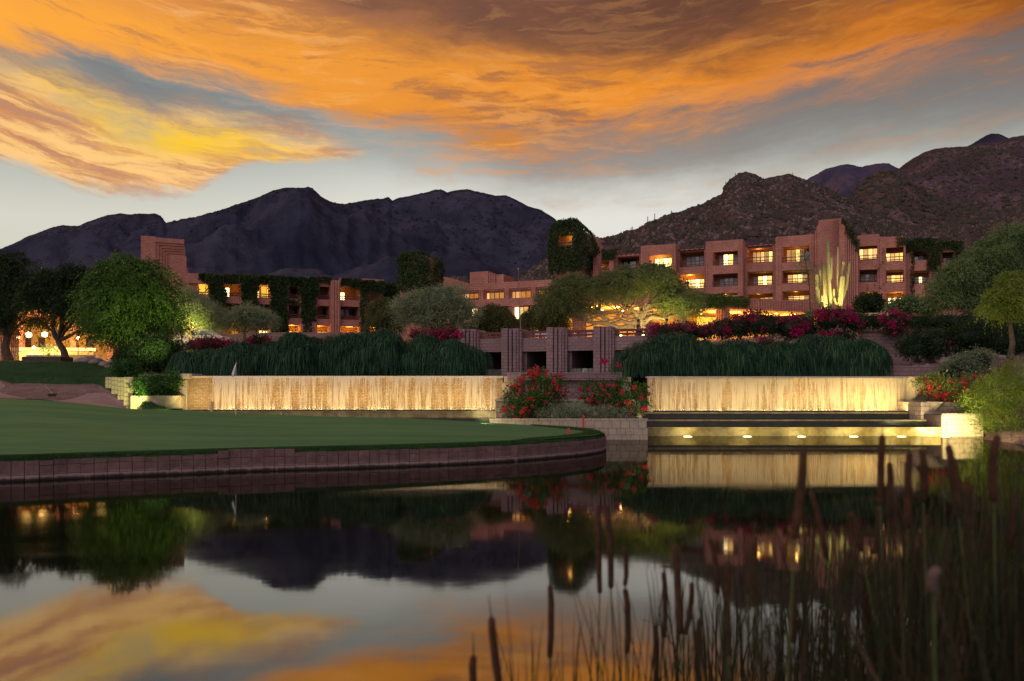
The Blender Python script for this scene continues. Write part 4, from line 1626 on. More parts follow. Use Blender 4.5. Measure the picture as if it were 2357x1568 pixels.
GL, GR = 'weeping green shrubs above the left water wall', 'weeping green shrubs above the right water wall'
LH = [(408, 520, 806, 862, 39.2, 'low weeping shrub at the left end over the left water wall'),
      (490, 640, 792, 862, 39.6, 'weeping shrub under the magenta flowers, second from the left end'),
      (605, 760, 772, 862, 40.0, 'tall weeping shrub left of the pointed ivy columns, third from the left end'),
      (720, 850, 768, 862, 40.2, 'weeping shrub in the middle below the fluted pilaster'),
      (800, 955, 762, 862, 40.4, 'tallest weeping shrub in the left row'),
      (915, 1040, 776, 862, 40.0, 'weeping shrub next to the right end of the left row'),
      (985, 1112, 788, 862, 39.4, 'weeping shrub at the right end of the left row against the bridge'),
      ]
for a in LH:
    weeping(*a[:5], a[5], GL)
RH = [(1425, 1540, 786, 864, 39.4, 'weeping shrub at the left end of the right row beside the bridge'),
      (1490, 1650, 772, 864, 40.0, 'tall weeping shrub second from the bridge in the right row'),
      (1610, 1755, 782, 864, 40.2, 'weeping shrub in the middle left of the right row'),
      (1715, 1860, 790, 864, 40.0, 'weeping shrub in the middle right of the right row'),
      (1820, 1960, 772, 864, 40.4, 'tall weeping shrub second from the right end of the right row'),
      (1905, 2032, 788, 864, 39.6, 'weeping shrub at the right end beside the purple retaining wall')]
for a in RH:
    weeping(*a[:5], a[5], GR)

# ================================================================ BOUGAINVILLEA and hedges on the terraces
BG = 'magenta bougainvillea along the terraces'


def bougain(bl, Y, label, n=2600, nf=1800, fl=0.11):
    bushy('bougainvillea', label, 'bougainvillea', bl, Y, 'leaf_dark', n, 0.11, 0.07, BG, 'bract_magenta', nf, fl, cl=0.16, per=20)


bougain([(455, 796, 22, 10), (480, 790, 24, 12), (505, 792, 20, 11), (525, 795, 16, 9)], 43.5, 'magenta flower patch above the left end of the weeping shrubs', 2600, 2000)
bougain([(590, 790, 16, 12), (608, 788, 14, 11), (572, 794, 10, 8)], 43.8, 'small magenta flower patch between the two bright palo verdes and the shrubs', 1400, 1300)
bougain([(985, 772, 28, 12), (1010, 775, 24, 12), (1040, 775, 24, 16), (960, 770, 16, 9)], 45.0, 'magenta flower patch left of the bridge railing', 2600, 2400)
bougain([(1520, 770, 28, 22), (1550, 772, 30, 24), (1580, 762, 30, 20)], 46.0, 'magenta mass right against the bridge end pillar', 3400, 3000)
bougain([(1620, 765, 30, 18), (1660, 758, 26, 20)], 46.5, 'magenta flowers below the lit restaurant doorway', 2600, 1700)
bougain([(1700, 752, 34, 26), (1740, 745, 34, 28), (1775, 748, 32, 26)], 46.5, 'widest magenta mass below the ribbed restaurant fascia', 4600, 4400)
bougain([(1820, 755, 34, 28), (1855, 758, 30, 24)], 46.5, 'dark magenta mass left of the saguaros', 3400, 2600)
bougain([(1905, 738, 30, 26), (1945, 732, 30, 22), (1965, 745, 22, 20), (1925, 775, 40, 14)], 46.0, 'bright magenta mass at the foot of the saguaros', 4200, 4200)
bougain([(2055, 740, 24, 22), (2080, 738, 20, 18), (2060, 758, 22, 16)], 45.5, 'magenta clump hanging over the purple retaining wall', 2000, 1900)
bougain([(1760, 790, 18, 10), (1700, 792, 14, 8)], 44.5, 'small low magenta sprays hanging into the right weeping row', 700, 700)

bushy('clipped_hedge', 'dark clipped hedge on top of the purple retaining wall', 'hedge', [(1990, 742, 32, 16), (2020, 742, 30, 16), (2110, 742, 34, 15), (2150, 741, 34, 15), (2190, 742, 34, 15), (2230, 742, 34, 15)], 47.5, 'leaf_dark', 12000, 0.09, 0.06, cl=0.12)
bushy('hanging_shrub', 'dark shrub with few magenta blooms hanging down the right slope', 'shrub', [(2110, 800, 40, 26), (2150, 795, 40, 28), (2175, 775, 30, 20), (2130, 775, 34, 20)], 43.0, 'leaf_dark', 7000, 0.13, 0.07, None, 'bract_magenta', 420, 0.10, cl=0.16)
bushy('round_bush', 'dark rounded bush against the wing right of the stone tower', 'shrub', [(2000, 696, 26, 20), (1985, 705, 16, 14), (2018, 704, 14, 12)], 72, 'leaf_dark', 4200, 0.22, 0.13, cl=0.2)
bushy('pale_green_shrub', 'yellow-green shrub mass under the ivy-clad bays', 'shrub', [(2065, 705, 22, 14), (2095, 702, 26, 18), (2125, 705, 26, 18), (2150, 710, 22, 16)], 62, 'leaf_right', 6500, 0.2, 0.1, cl=0.2)
bushy('slope_bush', 'dark bush behind the slim tree trunk on the right slope', 'shrub', [(2235, 775, 50, 34), (2290, 790, 50, 40), (2340, 790, 50, 40), (2220, 815, 30, 20)], 42.5, 'leaf_dark', 11000, 0.16, 0.06, cl=0.2)
bushy('grey_green_bush', 'grey-green bush on the slope above the right planter', 'shrub', [(2215, 845, 40, 26), (2255, 830, 34, 24), (2180, 862, 26, 16)], 38.5, 'leaf_sage', 7000, 0.12, 0.04, cl=0.15)
bushy('dark_slope_shrub', 'big dark shrub at the right edge under the slim tree', 'shrub', [(2330, 740, 50, 30), (2260, 745, 40, 22), (2390, 760, 50, 50)], 45.0, 'leaf_dark', 8000, 0.15, 0.08, cl=0.2)

# ================================================================ TREES
GT = 'palo verde and mesquite trees on the terraces'
tree('mesquite_tree', 'dark feathery tree at the far left edge', 'tree', (20, 828), (18, 775), 52,
     [(-40, 700, 70, 60), (10, 660, 60, 55), (50, 690, 55, 45), (-10, 715, 60, 30), (70, 655, 38, 44), (30, 620, 40, 30), (-5, 748, 40, 12), (60, 742, 26, 12)], 'leaf_dark', 'bark', 0.28, 'sprig', ncl=5200, nl=9, slen=0.9, L=0.17, W=0.06, droop=0.8)
tree('mesquite_tree', 'dark tree with a forked leaning trunk by the lit patio', 'tree', (152, 830), (133, 785), 50,
     [(110, 690, 50, 48), (150, 660, 50, 50), (175, 705, 56, 40), (180, 640, 36, 34), (215, 705, 34, 60), (230, 755, 26, 30), (105, 745, 24, 12)], 'leaf_dark', 'bark', 0.22, 'sprig', ncl=5000, nl=9, slen=0.85, L=0.16, W=0.06, droop=0.8)
tree('desert_tree', 'large bright green round-crowned tree left of the stepped tower', 'tree', (262, 842), (285, 792), 46,
     [(290, 650, 70, 52), (240, 680, 48, 50), (345, 670, 52, 58), (285, 720, 70, 60), (350, 735, 56, 56), (225, 745, 36, 36), (300, 775, 60, 36), (265, 625, 40, 28), (325, 622, 40, 26)], 'leaf_bright', 'bark', 0.30, 'sprig', ncl=6000, nl=10, slen=0.95, L=0.17, W=0.06, droop=0.8, up=0.25)
tree('mesquite_tree', 'low dark tree leaning below the bright round tree', 'tree', (380, 850), (370, 815), 44.5,
     [(362, 805, 38, 26), (382, 835, 26, 26), (340, 832, 34, 28), (388, 800, 18, 30), (310, 822, 30, 24)], 'leaf_dark', 'bark', 0.16, 'sprig', ncl=3200, nl=8, slen=0.6, L=0.13, W=0.05, droop=0.6)
tree('palo_verde', 'palo verde with yellow floodlit foliage beside the dark low tree', 'tree', (440, 792), (435, 762), 55,
     [(440, 722, 40, 40), (475, 735, 36, 34), (415, 745, 26, 30), (430, 695, 30, 24), (490, 750, 26, 18)], 'leaf_sage', 'bark_pale', 0.14, 'sprig', GT, ncl=3800, nl=8, slen=0.8, L=0.15, W=0.035, droop=0.25)
tree('palo_verde', 'wide low sage-green palo verde between the lit doorways of the left wing', 'tree', (565, 790), (563, 768), 58,
     [(540, 742, 36, 20), (575, 735, 42, 20), (605, 748, 28, 20), (510, 752, 26, 18), (568, 722, 36, 12)], 'leaf_sage', 'bark_pale', 0.12, 'sprig', GT, ncl=3600, nl=8, slen=0.75, L=0.15, W=0.035, droop=0.25)
tree('olive_tree', 'small dense olive-coloured tree left of the first ivy tower', 'tree', (886, 790), (886, 768), 60,
     [(886, 725, 38, 34), (868, 740, 26, 26), (906, 742, 26, 28), (884, 705, 28, 16)], 'leaf_olive', 'bark', 0.12, 'sprig', GT, ncl=3800, nl=7, slen=0.6, L=0.14, W=0.05, droop=1.1)
tree('palo_verde', 'broad sage-green palo verde in front of the first ivy tower', 'tree', (1010, 790), (1005, 764), 57,
     [(960, 710, 44, 34), (1010, 695, 50, 34), (1050, 715, 42, 34), (990, 738, 50, 26), (1035, 675, 32, 14), (940, 735, 24, 24), (1062, 738, 24, 22)], 'leaf_sage', 'bark_pale', 0.15, 'sprig', GT, ncl=7200, nl=8, slen=0.8, L=0.15, W=0.035, droop=0.3)
tree('olive_tree', 'round olive tree left of the flagpole', 'tree', (1140, 785), (1140, 765), 60,
     [(1140, 735, 40, 32), (1115, 748, 24, 24), (1165, 748, 24, 22), (1138, 716, 30, 14)], 'leaf_olive', 'bark', 0.12, 'sprig', GT, ncl=3600, nl=7, slen=0.6, L=0.14, W=0.05, droop=1.1)
tree('olive_tree', 'drooping olive tree between the flagpole and the ivy keep', 'tree', (1245, 785), (1245, 765), 61,
     [(1235, 735, 30, 30), (1265, 742, 26, 28), (1250, 718, 30, 20), (1285, 750, 24, 22)], 'leaf_olive', 'bark', 0.12, 'sprig', GT, ncl=3400, nl=7, slen=0.6, L=0.14, W=0.05, droop=1.2)

# the big central mesquite with its twisting lit limbs
YM = 60.0
root = thing('mesquite_tree', 'wide spreading mesquite with twisting floodlit limbs above the terrace', 'tree', P(1478, 775, YM), GT)
bl = px_blobs([(1270, 700, 44, 34), (1320, 680, 50, 42), (1385, 668, 50, 36), (1440, 658, 54, 36), (1500, 660, 56, 38), (1560, 690, 46, 36), (1285, 722, 44, 22), (1340, 712, 34, 16), (1545, 708, 40, 24), (1590, 715, 26, 20), (1315, 652, 34, 20), (1478, 640, 44, 20)], YM)
mb = MB()
W_ = lambda u, v, dy=0: P(u, v, YM + dy)
mb.tube([W_(1482, 790), W_(1478, 765), W_(1470, 735), W_(1482, 715)], [0.45, 0.36, 0.30, 0.24], 10)
mb.tube([W_(1478, 765), W_(1450, 752), W_(1425, 756), W_(1395, 744), W_(1360, 742), W_(1325, 728)], [0.30, 0.24, 0.2, 0.17, 0.12, 0.06], 9)
mb.tube([W_(1470, 740), W_(1448, 745), W_(1430, 738), W_(1404, 748), W_(1378, 745), W_(1350, 752)], [0.22, 0.17, 0.15, 0.12, 0.09, 0.04], 8)
mb.tube([W_(1478, 745), W_(1500, 730), W_(1530, 735), W_(1560, 722)], [0.26, 0.2, 0.14, 0.06], 8)
mb.tube([W_(1475, 735), W_(1455, 712), W_(1430, 700)], [0.24, 0.16, 0.06], 8)
mb.tube([W_(1478, 725), W_(1496, 700), W_(1510, 680)], [0.22, 0.14, 0.06], 8)
mb.tube([W_(1360, 742), W_(1340, 720), W_(1318, 690)], [0.12, 0.09, 0.04], 7)
mb.tube([W_(1395, 744), W_(1380, 720), W_(1382, 690)], [0.14, 0.1, 0.04], 7)
mb.tube([W_(1325, 728), W_(1300, 722), W_(1280, 700)], [0.07, 0.06, 0.03], 7)
for c, r in bl:
    for _ in range(3):
        e = (c[0] + random.uniform(-.7, .7) * r[0], c[1] + random.uniform(-.7, .7) * r[1], c[2] + random.uniform(-.5, .7) * r[2])
        s_ = W_(random.uniform(1340, 1500), random.uniform(725, 745))
        mb.tube([s_, ((s_[0] + e[0]) / 2, (s_[1] + e[1]) / 2, (s_[2] + e[2]) / 2 + .2), e], [0.06, 0.04, 0.015], 5)
mb.build('trunk', M['bark_pale'], root, smooth=True)
sprig_mesh('crown', subdiv(bl), 13500, 8, 0.8, 0.16, 0.042, M['leaf_mesquite'], root, droop=0.6)

tree('mesquite_tree', 'large grey-green tree filling the right edge above the slope', 'tree', (2330, 790), (2300, 735), 50,
     [(2168, 668, 32, 30), (2210, 640, 40, 36), (2258, 605, 40, 40), (2305, 570, 40, 44), (2352, 552, 46, 46), (2240, 680, 52, 36), (2320, 640, 66, 50), (2185, 698, 40, 20), (2410, 620, 60, 80), (2285, 700, 56, 30)], 'leaf_right', 'bark', 0.26, 'sprig', ncl=15000, nl=8, slen=0.75, L=0.15, W=0.048, droop=0.7)
tree('palo_verde', 'slim tree with bright yellow-green crown on the right slope', 'tree', (2322, 838), (2325, 745), 37,
     [(2305, 690, 34, 30), (2340, 660, 36, 40), (2290, 710, 28, 20), (2355, 700, 34, 34), (2330, 725, 40, 16), (2380, 660, 36, 50)], 'leaf_lime', 'bark', 0.13, 'sprig', ncl=4600, nl=8, slen=0.5, L=0.10, W=0.035, droop=0.8)


def uplight(label, u, v, Y, tgt, energy, color, size=90, group='garden floodlights'):
    p = P(u, v, Y)
    t = thing('floodlight', label, 'light', p, group)
    mb = MB()
    mb.tube([(p[0], p[1], p[2] - .15), (p[0], p[1], p[2])], [0.03, 0.03], 6)
    d = (Vector(tgt) - Vector(p)).normalized()
    a = Vector(p)
    mb.tube([a, a + d * 0.18], [0.06, 0.09], 10)
    mb.build('housing', M['bronze'], t)
    spot('lamp', t, tuple(a + d * 0.22), tgt, energy, color, size, 0.8, 0.06)
    return t


YEL = (1.0, 0.86, 0.20)
uplight('garden floodlight under the yellow-lit palo verde', 418, 778, 53, P(440, 722, 55), 950, YEL, 110)
uplight('garden floodlight at the foot of the central mesquite', 1500, 772, 57.5, P(1478, 720, 60), 650, (1.0, 0.72, 0.25), 130)
uplight('garden floodlight under the left limbs of the central mesquite', 1400, 778, 58, P(1400, 715, 60), 160, (1.0, 0.72, 0.25), 120)
uplight('floodlight hidden right of the central mesquite trunk', 1550, 770, 57.5, P(1535, 700, 60), 900, YEL, 110)
uplight('garden floodlight under the bright round tree', 345, 815, 41.5, P(345, 735, 46), 700, (0.95, 0.95, 0.3), 80)
uplight('floodlight at the foot of the slim right tree', 2300, 850, 34.5, P(2330, 690, 37), 170, (1.0, 0.85, 0.35), 70)


# ================================================================ BUILDINGS
def z4(x, y):
    return 1335.1 + x * .29363, 460.4 + y * .29363


def z5(x, y):
    return 1804.6 + x * .35236, 460.4 + y * .35236


def z2(x, y):
    return 414.3 + x * .29363, 552.4 + y * .29363


def z1(x, y):
    return x * .29363, 460.4 + y * .29363


def z3(x, y):
    return 874.7 + x * .29363, 460.4 + y * .29363


AMB = (1.0, 0.47, 0.10)


def window(fr, conv, root, wx, t, mode, npane=4):
    """a window on the back wall: frame with mullions, panes as sub-parts"""
    x0, x1, y0, y1 = wx
    u0, v0 = conv(x0, y0)
    u1, v1 = conv(x1, y1)
    s0, s1 = fr.s(u0, t), fr.s(u1, t)
    zt, zb = fr.z((u0 + u1) / 2, v0, t), fr.z((u0 + u1) / 2, v1, t)
    f = 0.07
    mb = MB()
    mb.fbox(fr, s0, s1, t - .05, t + .03, zt - f, zt)
    mb.fbox(fr, s0, s1, t - .05, t + .03, zb, zb + f)
    pw = (s1 - s0) / npane
    for i in range(npane + 1):
        c = s0 + i * pw
        a, b = max(s0, c - f / 2), min(s1, c + f / 2)
        mb.fbox(fr, a, b, t - .05, t + .03, zb + f, zt - f)
    w = mb.build('window', M['dark_frame'], root)
    for i in range(npane):
        mb = MB()
        a, b = s0 + i * pw + f / 2, s0 + (i + 1) * pw - f / 2
        mb.fbox(fr, a, b, t - .005, t + .015, zb + f, zt - f)
        m_ = mode[i % len(mode)] if isinstance(mode, (list, tuple)) else mode
        mb.build('pane', M[m_], w)
    return w


def ribbed(fr, s0, s1, t0, t1, z0, z1, rib=0.32, d=0.10, sides=True):
    """block pier with vertical ribs on its front and right side"""
    mb = MB()
    mb.fbox(fr, s0, s1, t0, t1, z0, z1)
    n = max(1, int(round((s1 - s0) / rib)))
    w = (s1 - s0) / n
    for i in range(n):
        mb.fbox(fr, s0 + i * w + w * .12, s0 + (i + 1) * w - w * .22, t0 - d, t0 + .001, z0, z1 - 0.12)
    if sides:
        n = max(1, int(round((t1 - t0) / rib)))
        w = (t1 - t0) / n
        for i in range(n):
            mb.fbox(fr, s1 - .001, s1 + d * .8, t0 + i * w + w * .12, t0 + (i + 1) * w - w * .22, z0, z1 - 0.12)
            mb.fbox(fr, s0 - d * .8, s0 + .001, t0 + i * w + w * .12, t0 + (i + 1) * w - w * .22, z0, z1 - 0.12)
    return mb


def bay(fr, conv, root, x0, x1, ytop, ybot, toff, floors, mat, depth=2.4, pergola=None, colw=None, rail=True, z0=None, cap=True):
    """one bay of balconies. floors: (ox0, ox1, oy0, oy1, window or None[, room])"""
    u0, vt = conv(x0, ytop)
    u1, vb = conv(x1, ybot)
    um = (u0 + u1) / 2
    s0, s1 = fr.s(u0, toff), fr.s(u1, toff)
    ztop, zbot = fr.z(um, vt, toff), fr.z(um, vb, toff)
    if z0 is not None: zbot = z0
    fo = floors[0]
    so0, so1 = fr.s(conv(fo[0], 0)[0], toff), fr.s(conv(fo[1], 0)[0], toff)
    td = toff + depth
    for a, b in ((s0, so0), (so1, s1)):
        if b - a > 0.12:
            ribbed(fr, a, b, toff, td, zbot, ztop, d=0.07, sides=True).build('column', mat, root)
    zz = [(fr.z(um, conv(0, f[2])[1], toff), fr.z(um, conv(0, f[3])[1], toff)) for f in floors]
    if ztop - zz[0][0] > 0.1:
        mb = MB()
        mb.fbox(fr, so0, so1, toff + 0.012, toff + 0.30, zz[0][0], ztop - 0.006)
        mb.fbox(fr, so0 + .002, so1 - .002, toff + 0.30, td + .2, ztop - 0.40, ztop - 0.20)
        mb.build('parapet', mat, root)
    else:
        mb = MB()
        mb.fbox(fr, so0 + .002, so1 - .002, toff + 0.5, td + .2, ztop - 0.40, ztop - 0.20)
        mb.build('roof_slab', mat, root)
    for i, (za, zb_) in enumerate(zz):
        nxt = zz[i + 1][0] if i + 1 < len(zz) else zbot
        mb = MB()
        mb.fbox(fr, so0, so1, toff + 0.012, toff + 0.25, nxt, zb_)
        mb.build('spandrel', mat, root)
        mb = MB()
        mb.fbox(fr, so0 + .002, so1 - .002, toff + 0.25, td, nxt + 0.01, nxt + 0.22)
        mb.build('balcony_floor', M['ochre_wall'], root)
    mb = MB()
    mb.fbox(fr, s0 + .01, s1 - .01, td, td + 0.25, zbot, ztop - 0.05)
    wallmat = floors[0][5] if len(floors[0]) > 5 else 'terracotta_wall'
    mb.build('back_wall', M[wallmat], root)
    for f, (za, zb_) in zip(floors, zz):
        if f[4]:
            wx, mode, npn = f[4]
            window(fr, conv, root, wx, td, mode, npn)
        if rail and f[3] - f[2] > 60:
            mb = MB()
            hgt = (za - zb_)
            for h in (0.10, 0.30):
                mb.fbox(fr, so0 - .02, so1 + .02, toff + 0.02, toff + 0.10, zb_ + h * hgt, zb_ + h * hgt + 0.10)
            for q in range(3):
                s_ = so0 + 0.1 + (so1 - so0 - 0.2) * q / 2
                mb.fbox(fr, s_ - .03, s_ + .03, toff + 0.10, toff + 0.15, zb_, zb_ + 0.34 * hgt)
            mb.build('railing', M['red_wood'], root)
    if pergola:
        px0, px1, py = pergola
        sa, sb = fr.s(conv(px0, 0)[0], toff), fr.s(conv(px1, 0)[0], toff)
        zp = fr.z(um, conv(0, py)[1], toff)
        mb = MB()
        mb.fbox(fr, sa, sb, toff + 0.2, toff + 0.35, zp - 0.30, zp - 0.08)
        mb.build('pergola_beam', M['red_wood'], root)
        n = int((sb - sa) / 0.55)
        for i in range(n):
            s_ = sa + 0.1 + i * (sb - sa - .3) / max(1, n - 1)
            mb = MB()
            mb.fbox(fr, s_, s_ + 0.14, toff - 0.25, td, zp - 0.08, zp + 0.12)
            mb.build('pergola_rafter', M['red_wood'], root)
    return s0, s1, zbot, ztop, toff, td


# ---- right wing
FRR = Frame(1490, 111, -24)
BR = M['block_right']
rwing = thing('hotel_wing', 'stepped reddish block hotel wing of balconies on the right', 'hotel wing', (FRR.o.x, FRR.o.y, 8))
LP, LC, DC, GD = 'lit_pane', 'lit_curtain', 'dim_curtain', 'glass_dark'
bay(FRR, z4, rwing, 52, 262, 462, 700, 0.2, [(75, 230, 470, 582, None, 'ochre_wall'), (75, 230, 632, 700, None)], BR)
bay(FRR, z4, rwing, 262, 475, 425, 700, 1.2, [(290, 468, 442, 548, ((330, 440, 455, 545), GD, 2), 'terracotta_wall'), (290, 468, 610, 700, None)], BR, pergola=(282, 475, 425))
bay(FRR, z4, rwing, 478, 748, 352, 700, -0.6, [(540, 720, 430, 545, ((588, 722, 455, 545), ['lit_bright', LP, 'lit_bright', LP], 4), 'ochre_wall'), (540, 720, 590, 700, None)], BR)
bay(FRR, z4, rwing, 748, 985, 385, 745, 1.2, [(778, 975, 392, 523, ((834, 972, 440, 520), [DC, DC, GD, DC], 4)), (778, 978, 580, 696, ((830, 978, 620, 695), [LP, LP, 'lit_bright', LP], 4), 'ochre_wall')], BR, pergola=(770, 985, 388))
bay(FRR, z4, rwing, 987, 1275, 316, 760, -0.6, [(1038, 1240, 405, 512, ((1088, 1240, 425, 512), [DC, 'lit_bright', LP, DC], 4)), (1038, 1240, 578, 678, ((1095, 1240, 612, 678), [DC, GD, GD, DC], 4)), (1038, 1240, 735, 758, None)], BR)
bay(FRR, z4, rwing, 1277, 1533, 352, 800, 1.2, [(1308, 1514, 360, 492, ((1354, 1510, 405, 490), [LC, LC, LP, LC, LP], 5)), (1308, 1514, 560, 670, ((1358, 1506, 595, 668), [DC, LP, 'lit_bright', LP], 4)), (1308, 1514, 735, 776, ((1412, 1514, 765, 776), LP, 3))], BR, pergola=(1300, 1525, 352))
bay(FRR, z4, rwing, 1535, 1838, 278, 860, -0.6, [(1582, 1800, 365, 487, ((1620, 1796, 385, 486), [LC, LC, LP, DC, GD], 5)), (1582, 1800, 550, 652, ((1628, 1785, 582, 650), [LC, LP, LP, LC], 4)), (1582, 1800, 712, 790, ((1632, 1805, 750, 788), [LC, LP, LP], 4))], BR)
FRT = Frame(1490, 109, -24)
bay(FRR, z5, rwing, 480, 622, 226, 760, 0.6, [(490, 612, 300, 392, ((490, 610, 318, 390), [LP, LC, LP, LC], 4)), (490, 612, 455, 537, ((500, 620, 482, 535), [DC, GD, DC], 4)), (490, 612, 602, 655, ((550, 620, 625, 655), LP, 3))], BR)
bay(FRR, z5, rwing, 624, 792, 238, 760, 0.6, [(664, 784, 310, 403, ((664, 784, 345, 402), [LP, LC, LP, LP], 4)), (664, 784, 458, 542, ((670, 792, 490, 540), [LC, LP, LP, LC], 4)), (664, 784, 600, 690, ((680, 800, 636, 682), 'lit_bright', 4))], BR)
bay(FRR, z5, rwing, 790, 950, 256, 760, 2.2, [(838, 946, 335, 394, ((850, 940, 360, 395), [GD, DC, GD], 3)), (838, 946, 462, 548, ((856, 950, 500, 545), [GD, 'lit_bright', GD, DC], 4))], BR)
bay(FRR, z5, rwing, 950, 1160, 268, 760, 2.6, [(1030, 1112, 342, 408, ((1040, 1108, 375, 408), [GD, DC], 3)), (1030, 1112, 450, 520, None)], BR)
point('balcony_lamp', rwing, FRR.w(FRR.s(z4(150, 0)[0], 1.5), 1.4, FRR.z(z4(150, 0)[0], z4(0, 490)[1], 1.4)), 170, AMB, 0.15)
for x, y, tt, e in ((620, 450, 0.9, 40), (860, 600, 2.4, 45), (1700, 385, 0.6, 20), (1400, 400, 2.2, 14), (1400, 740, 2.0, 14), (1140, 742, .6, 14), (1690, 720, .6, 14)):
    u = z4(x, y)[0]
    point('balcony_lamp', rwing, FRR.w(FRR.s(u, tt), tt, FRR.z(u, z4(x, y)[1], tt)), e * 2.6, AMB, 0.15)
for x, y in ((560, 605), (745, 640)):
    u = z5(x, y)[0]
    point('balcony_lamp', rwing, FRR.w(FRR.s(u, 1.6), 1.6, FRR.z(u, z5(x, y)[1], 1.6)), 45, AMB, 0.15)

# ---- stone tower in the right wing
tw = thing('stone_tower', 'tall ribbed reddish stone tower behind the saguaros', 'tower', FRR.w(FRR.s(z4(1975, 0)[0], -1.5), -1.5, 8))
T0 = -2.0
zt_ = lambda y: FRR.z(z4(1975, 0)[0], z4(0, y)[1], T0)
zb_ = zt_(890)
s_ = lambda x: FRR.s(z4(x, 0)[0], T0)
mb = ribbed(FRR, s_(1868), s_(2078), T0, T0 + 3.5, zb_, zt_(150), rib=9, d=0.0, sides=False)
mb.build('shaft', BR, tw)
mb = MB()
mb.fbox(FRR, s_(1900), s_(2045), T0 - 0.25, T0 + 0.01, zb_, zt_(440))
mb.build('buttress', BR, tw)
mb = MB()
mb.fbox(FRR, s_(1905), s_(2000), T0 + .8, T0 + 1.6, zt_(150), zt_(128))
mb.build('chimney_cap', M['dark_frame'], tw)
xs_ = [(2078, 2096, 165), (2096, 2112, 195), (2112, 2128, 230), (2128, 2144, 265), (2144, 2162, 300), (2162, 2182, 335)]
for i, (xa, xb, yt) in enumerate(xs_):
    mb = MB()
    mb.fbox(FRR, s_(xa), s_(xb) - 0.06, T0 + 0.15 + i * 0.14, T0 + 3.5, zb_, zt_(yt))
    mb.build('rib', BR, tw)
for i, (xa, xb, yt) in enumerate([(1852, 1868, 190), (1837, 1852, 225)]):
    mb = MB()
    mb.fbox(FRR, s_(xa) + 0.04, s_(xb), T0 + 0.2 + i * 0.2, T0 + 3.5, zb_, zt_(yt))
    mb.build('rib', BR, tw)


# ---- ivy helper: leaf curtain over a rectangle with an uneven lower edge
def ivy_rect(fr, s0, s1, t, z0, z1, dens, L, rag=0.25, thick=0.25, seed=0):
    n = int((s1 - s0) * (z1 - z0) * dens * 1.7)
    s = rng.uniform(s0, s1, n)
    f = rng.uniform(0, 1, n)
    zlow = z0 + (fbm(s * 0.9, s * 0 + seed, 4, seed) * 0.5 + 0.2) * rag * (z1 - z0)
    ztop = z1 + fbm(s * 1.3, s * 0 + seed + 3, 3, seed) * 0.15
    edge = 0.22 * fbm(f * 6, f * 0 + seed, 3, seed + 2)
    z = zlow + (ztop - zlow) * f
    s = s + edge * (np.abs(s - (s0 + s1) / 2) / ((s1 - s0) / 2)) ** 3
    tt = t - rng.uniform(0, 1, n) * thick * (0.6 + 0.6 * (fbm(s * 1.5, z * 1.5, 3, seed) + 1) / 2)
    pts = np.stack([fr.o.x + fr.d.x * s + fr.n.x * tt, fr.o.y + fr.d.y * s + fr.n.y * tt, z], -1)
    dirs = np.array([0, 0, -1.0]) + unit_rand(n) * 0.75 + np.array([-fr.n.x, -fr.n.y, 0]) * 0.5
    sc = rng.uniform(0.6, 1.3, n)
    return leaf_arrays(pts, dirs, L * sc, L * 0.62 * sc)


def ivy_obj(name, parts, mat, parent):
    V, Q = merge(parts)
    return np_mesh(name, V, Q, M[mat], parent)


def ivy_thing(label, parts, loc, mat='leaf_ivy', group='ivy growing over the hotel'):
    t = thing('ivy', label, 'ivy', loc, group)
    ivy_obj('leaves', parts, mat, t)
    return t


def R4(x0, x1, y0, y1, t, dens=60, L=0.26, fr=FRR, conv=z4, **k):
    u0, u1 = conv(x0, 0)[0], conv(x1, 0)[0]
    return ivy_rect(fr, fr.s(u0, t), fr.s(u1, t), t, fr.z((u0 + u1) / 2, conv(0, y1)[1], t), fr.z((u0 + u1) / 2, conv(0, y0)[1], t), dens, L, **k)


ivy_thing('ivy thatch over the lit open bay beside the ivy keep', [R4(60, 285, 385, 470, 0.0, 130, seed=1), R4(30, 90, 400, 640, -0.1, 110, seed=5)], FRR.w(3, 0, 15))
ivy_thing('thin ivy running down the right shoulder of the stone tower', [R4(2050, 2085, 140, 190, T0, 90, fr=FRR), R4(2080, 2110, 165, 260, T0, 90), R4(2105, 2135, 205, 300, T0 + .3, 90), R4(2130, 2165, 250, 345, T0 + .5, 80), R4(2155, 2190, 300, 420, T0 + .7, 60, rag=.6)], FRR.w(25, 0, 20))
ivy_thing('ivy draped over the two end bays of the right wing', [R4(800, 960, 246, 335, 2.1, 120, conv=z5, seed=3), R4(935, 1030, 250, 470, 2.0, 110, conv=z5, seed=4), R4(1020, 1170, 256, 320, 2.4, 120, conv=z5, seed=6), R4(1110, 1180, 300, 520, 2.3, 100, conv=z5, seed=7), R4(828, 850, 280, 640, 2.0, 60, conv=z5, seed=8)], FRR.w(40, 0, 15))
ivy_thing('thin ivy stems over the two bays right of the stone tower', [R4(735, 800, 230, 300, 0.5, 60, conv=z5, seed=9), R4(640, 664, 300, 420, 0.5, 22, L=.2, conv=z5, seed=10), R4(590, 660, 395, 460, 0.5, 10, L=.2, conv=z5, seed=11), R4(540, 660, 540, 590, 0.5, 8, L=.2, conv=z5, seed=12)], FRR.w(33, 0, 15))

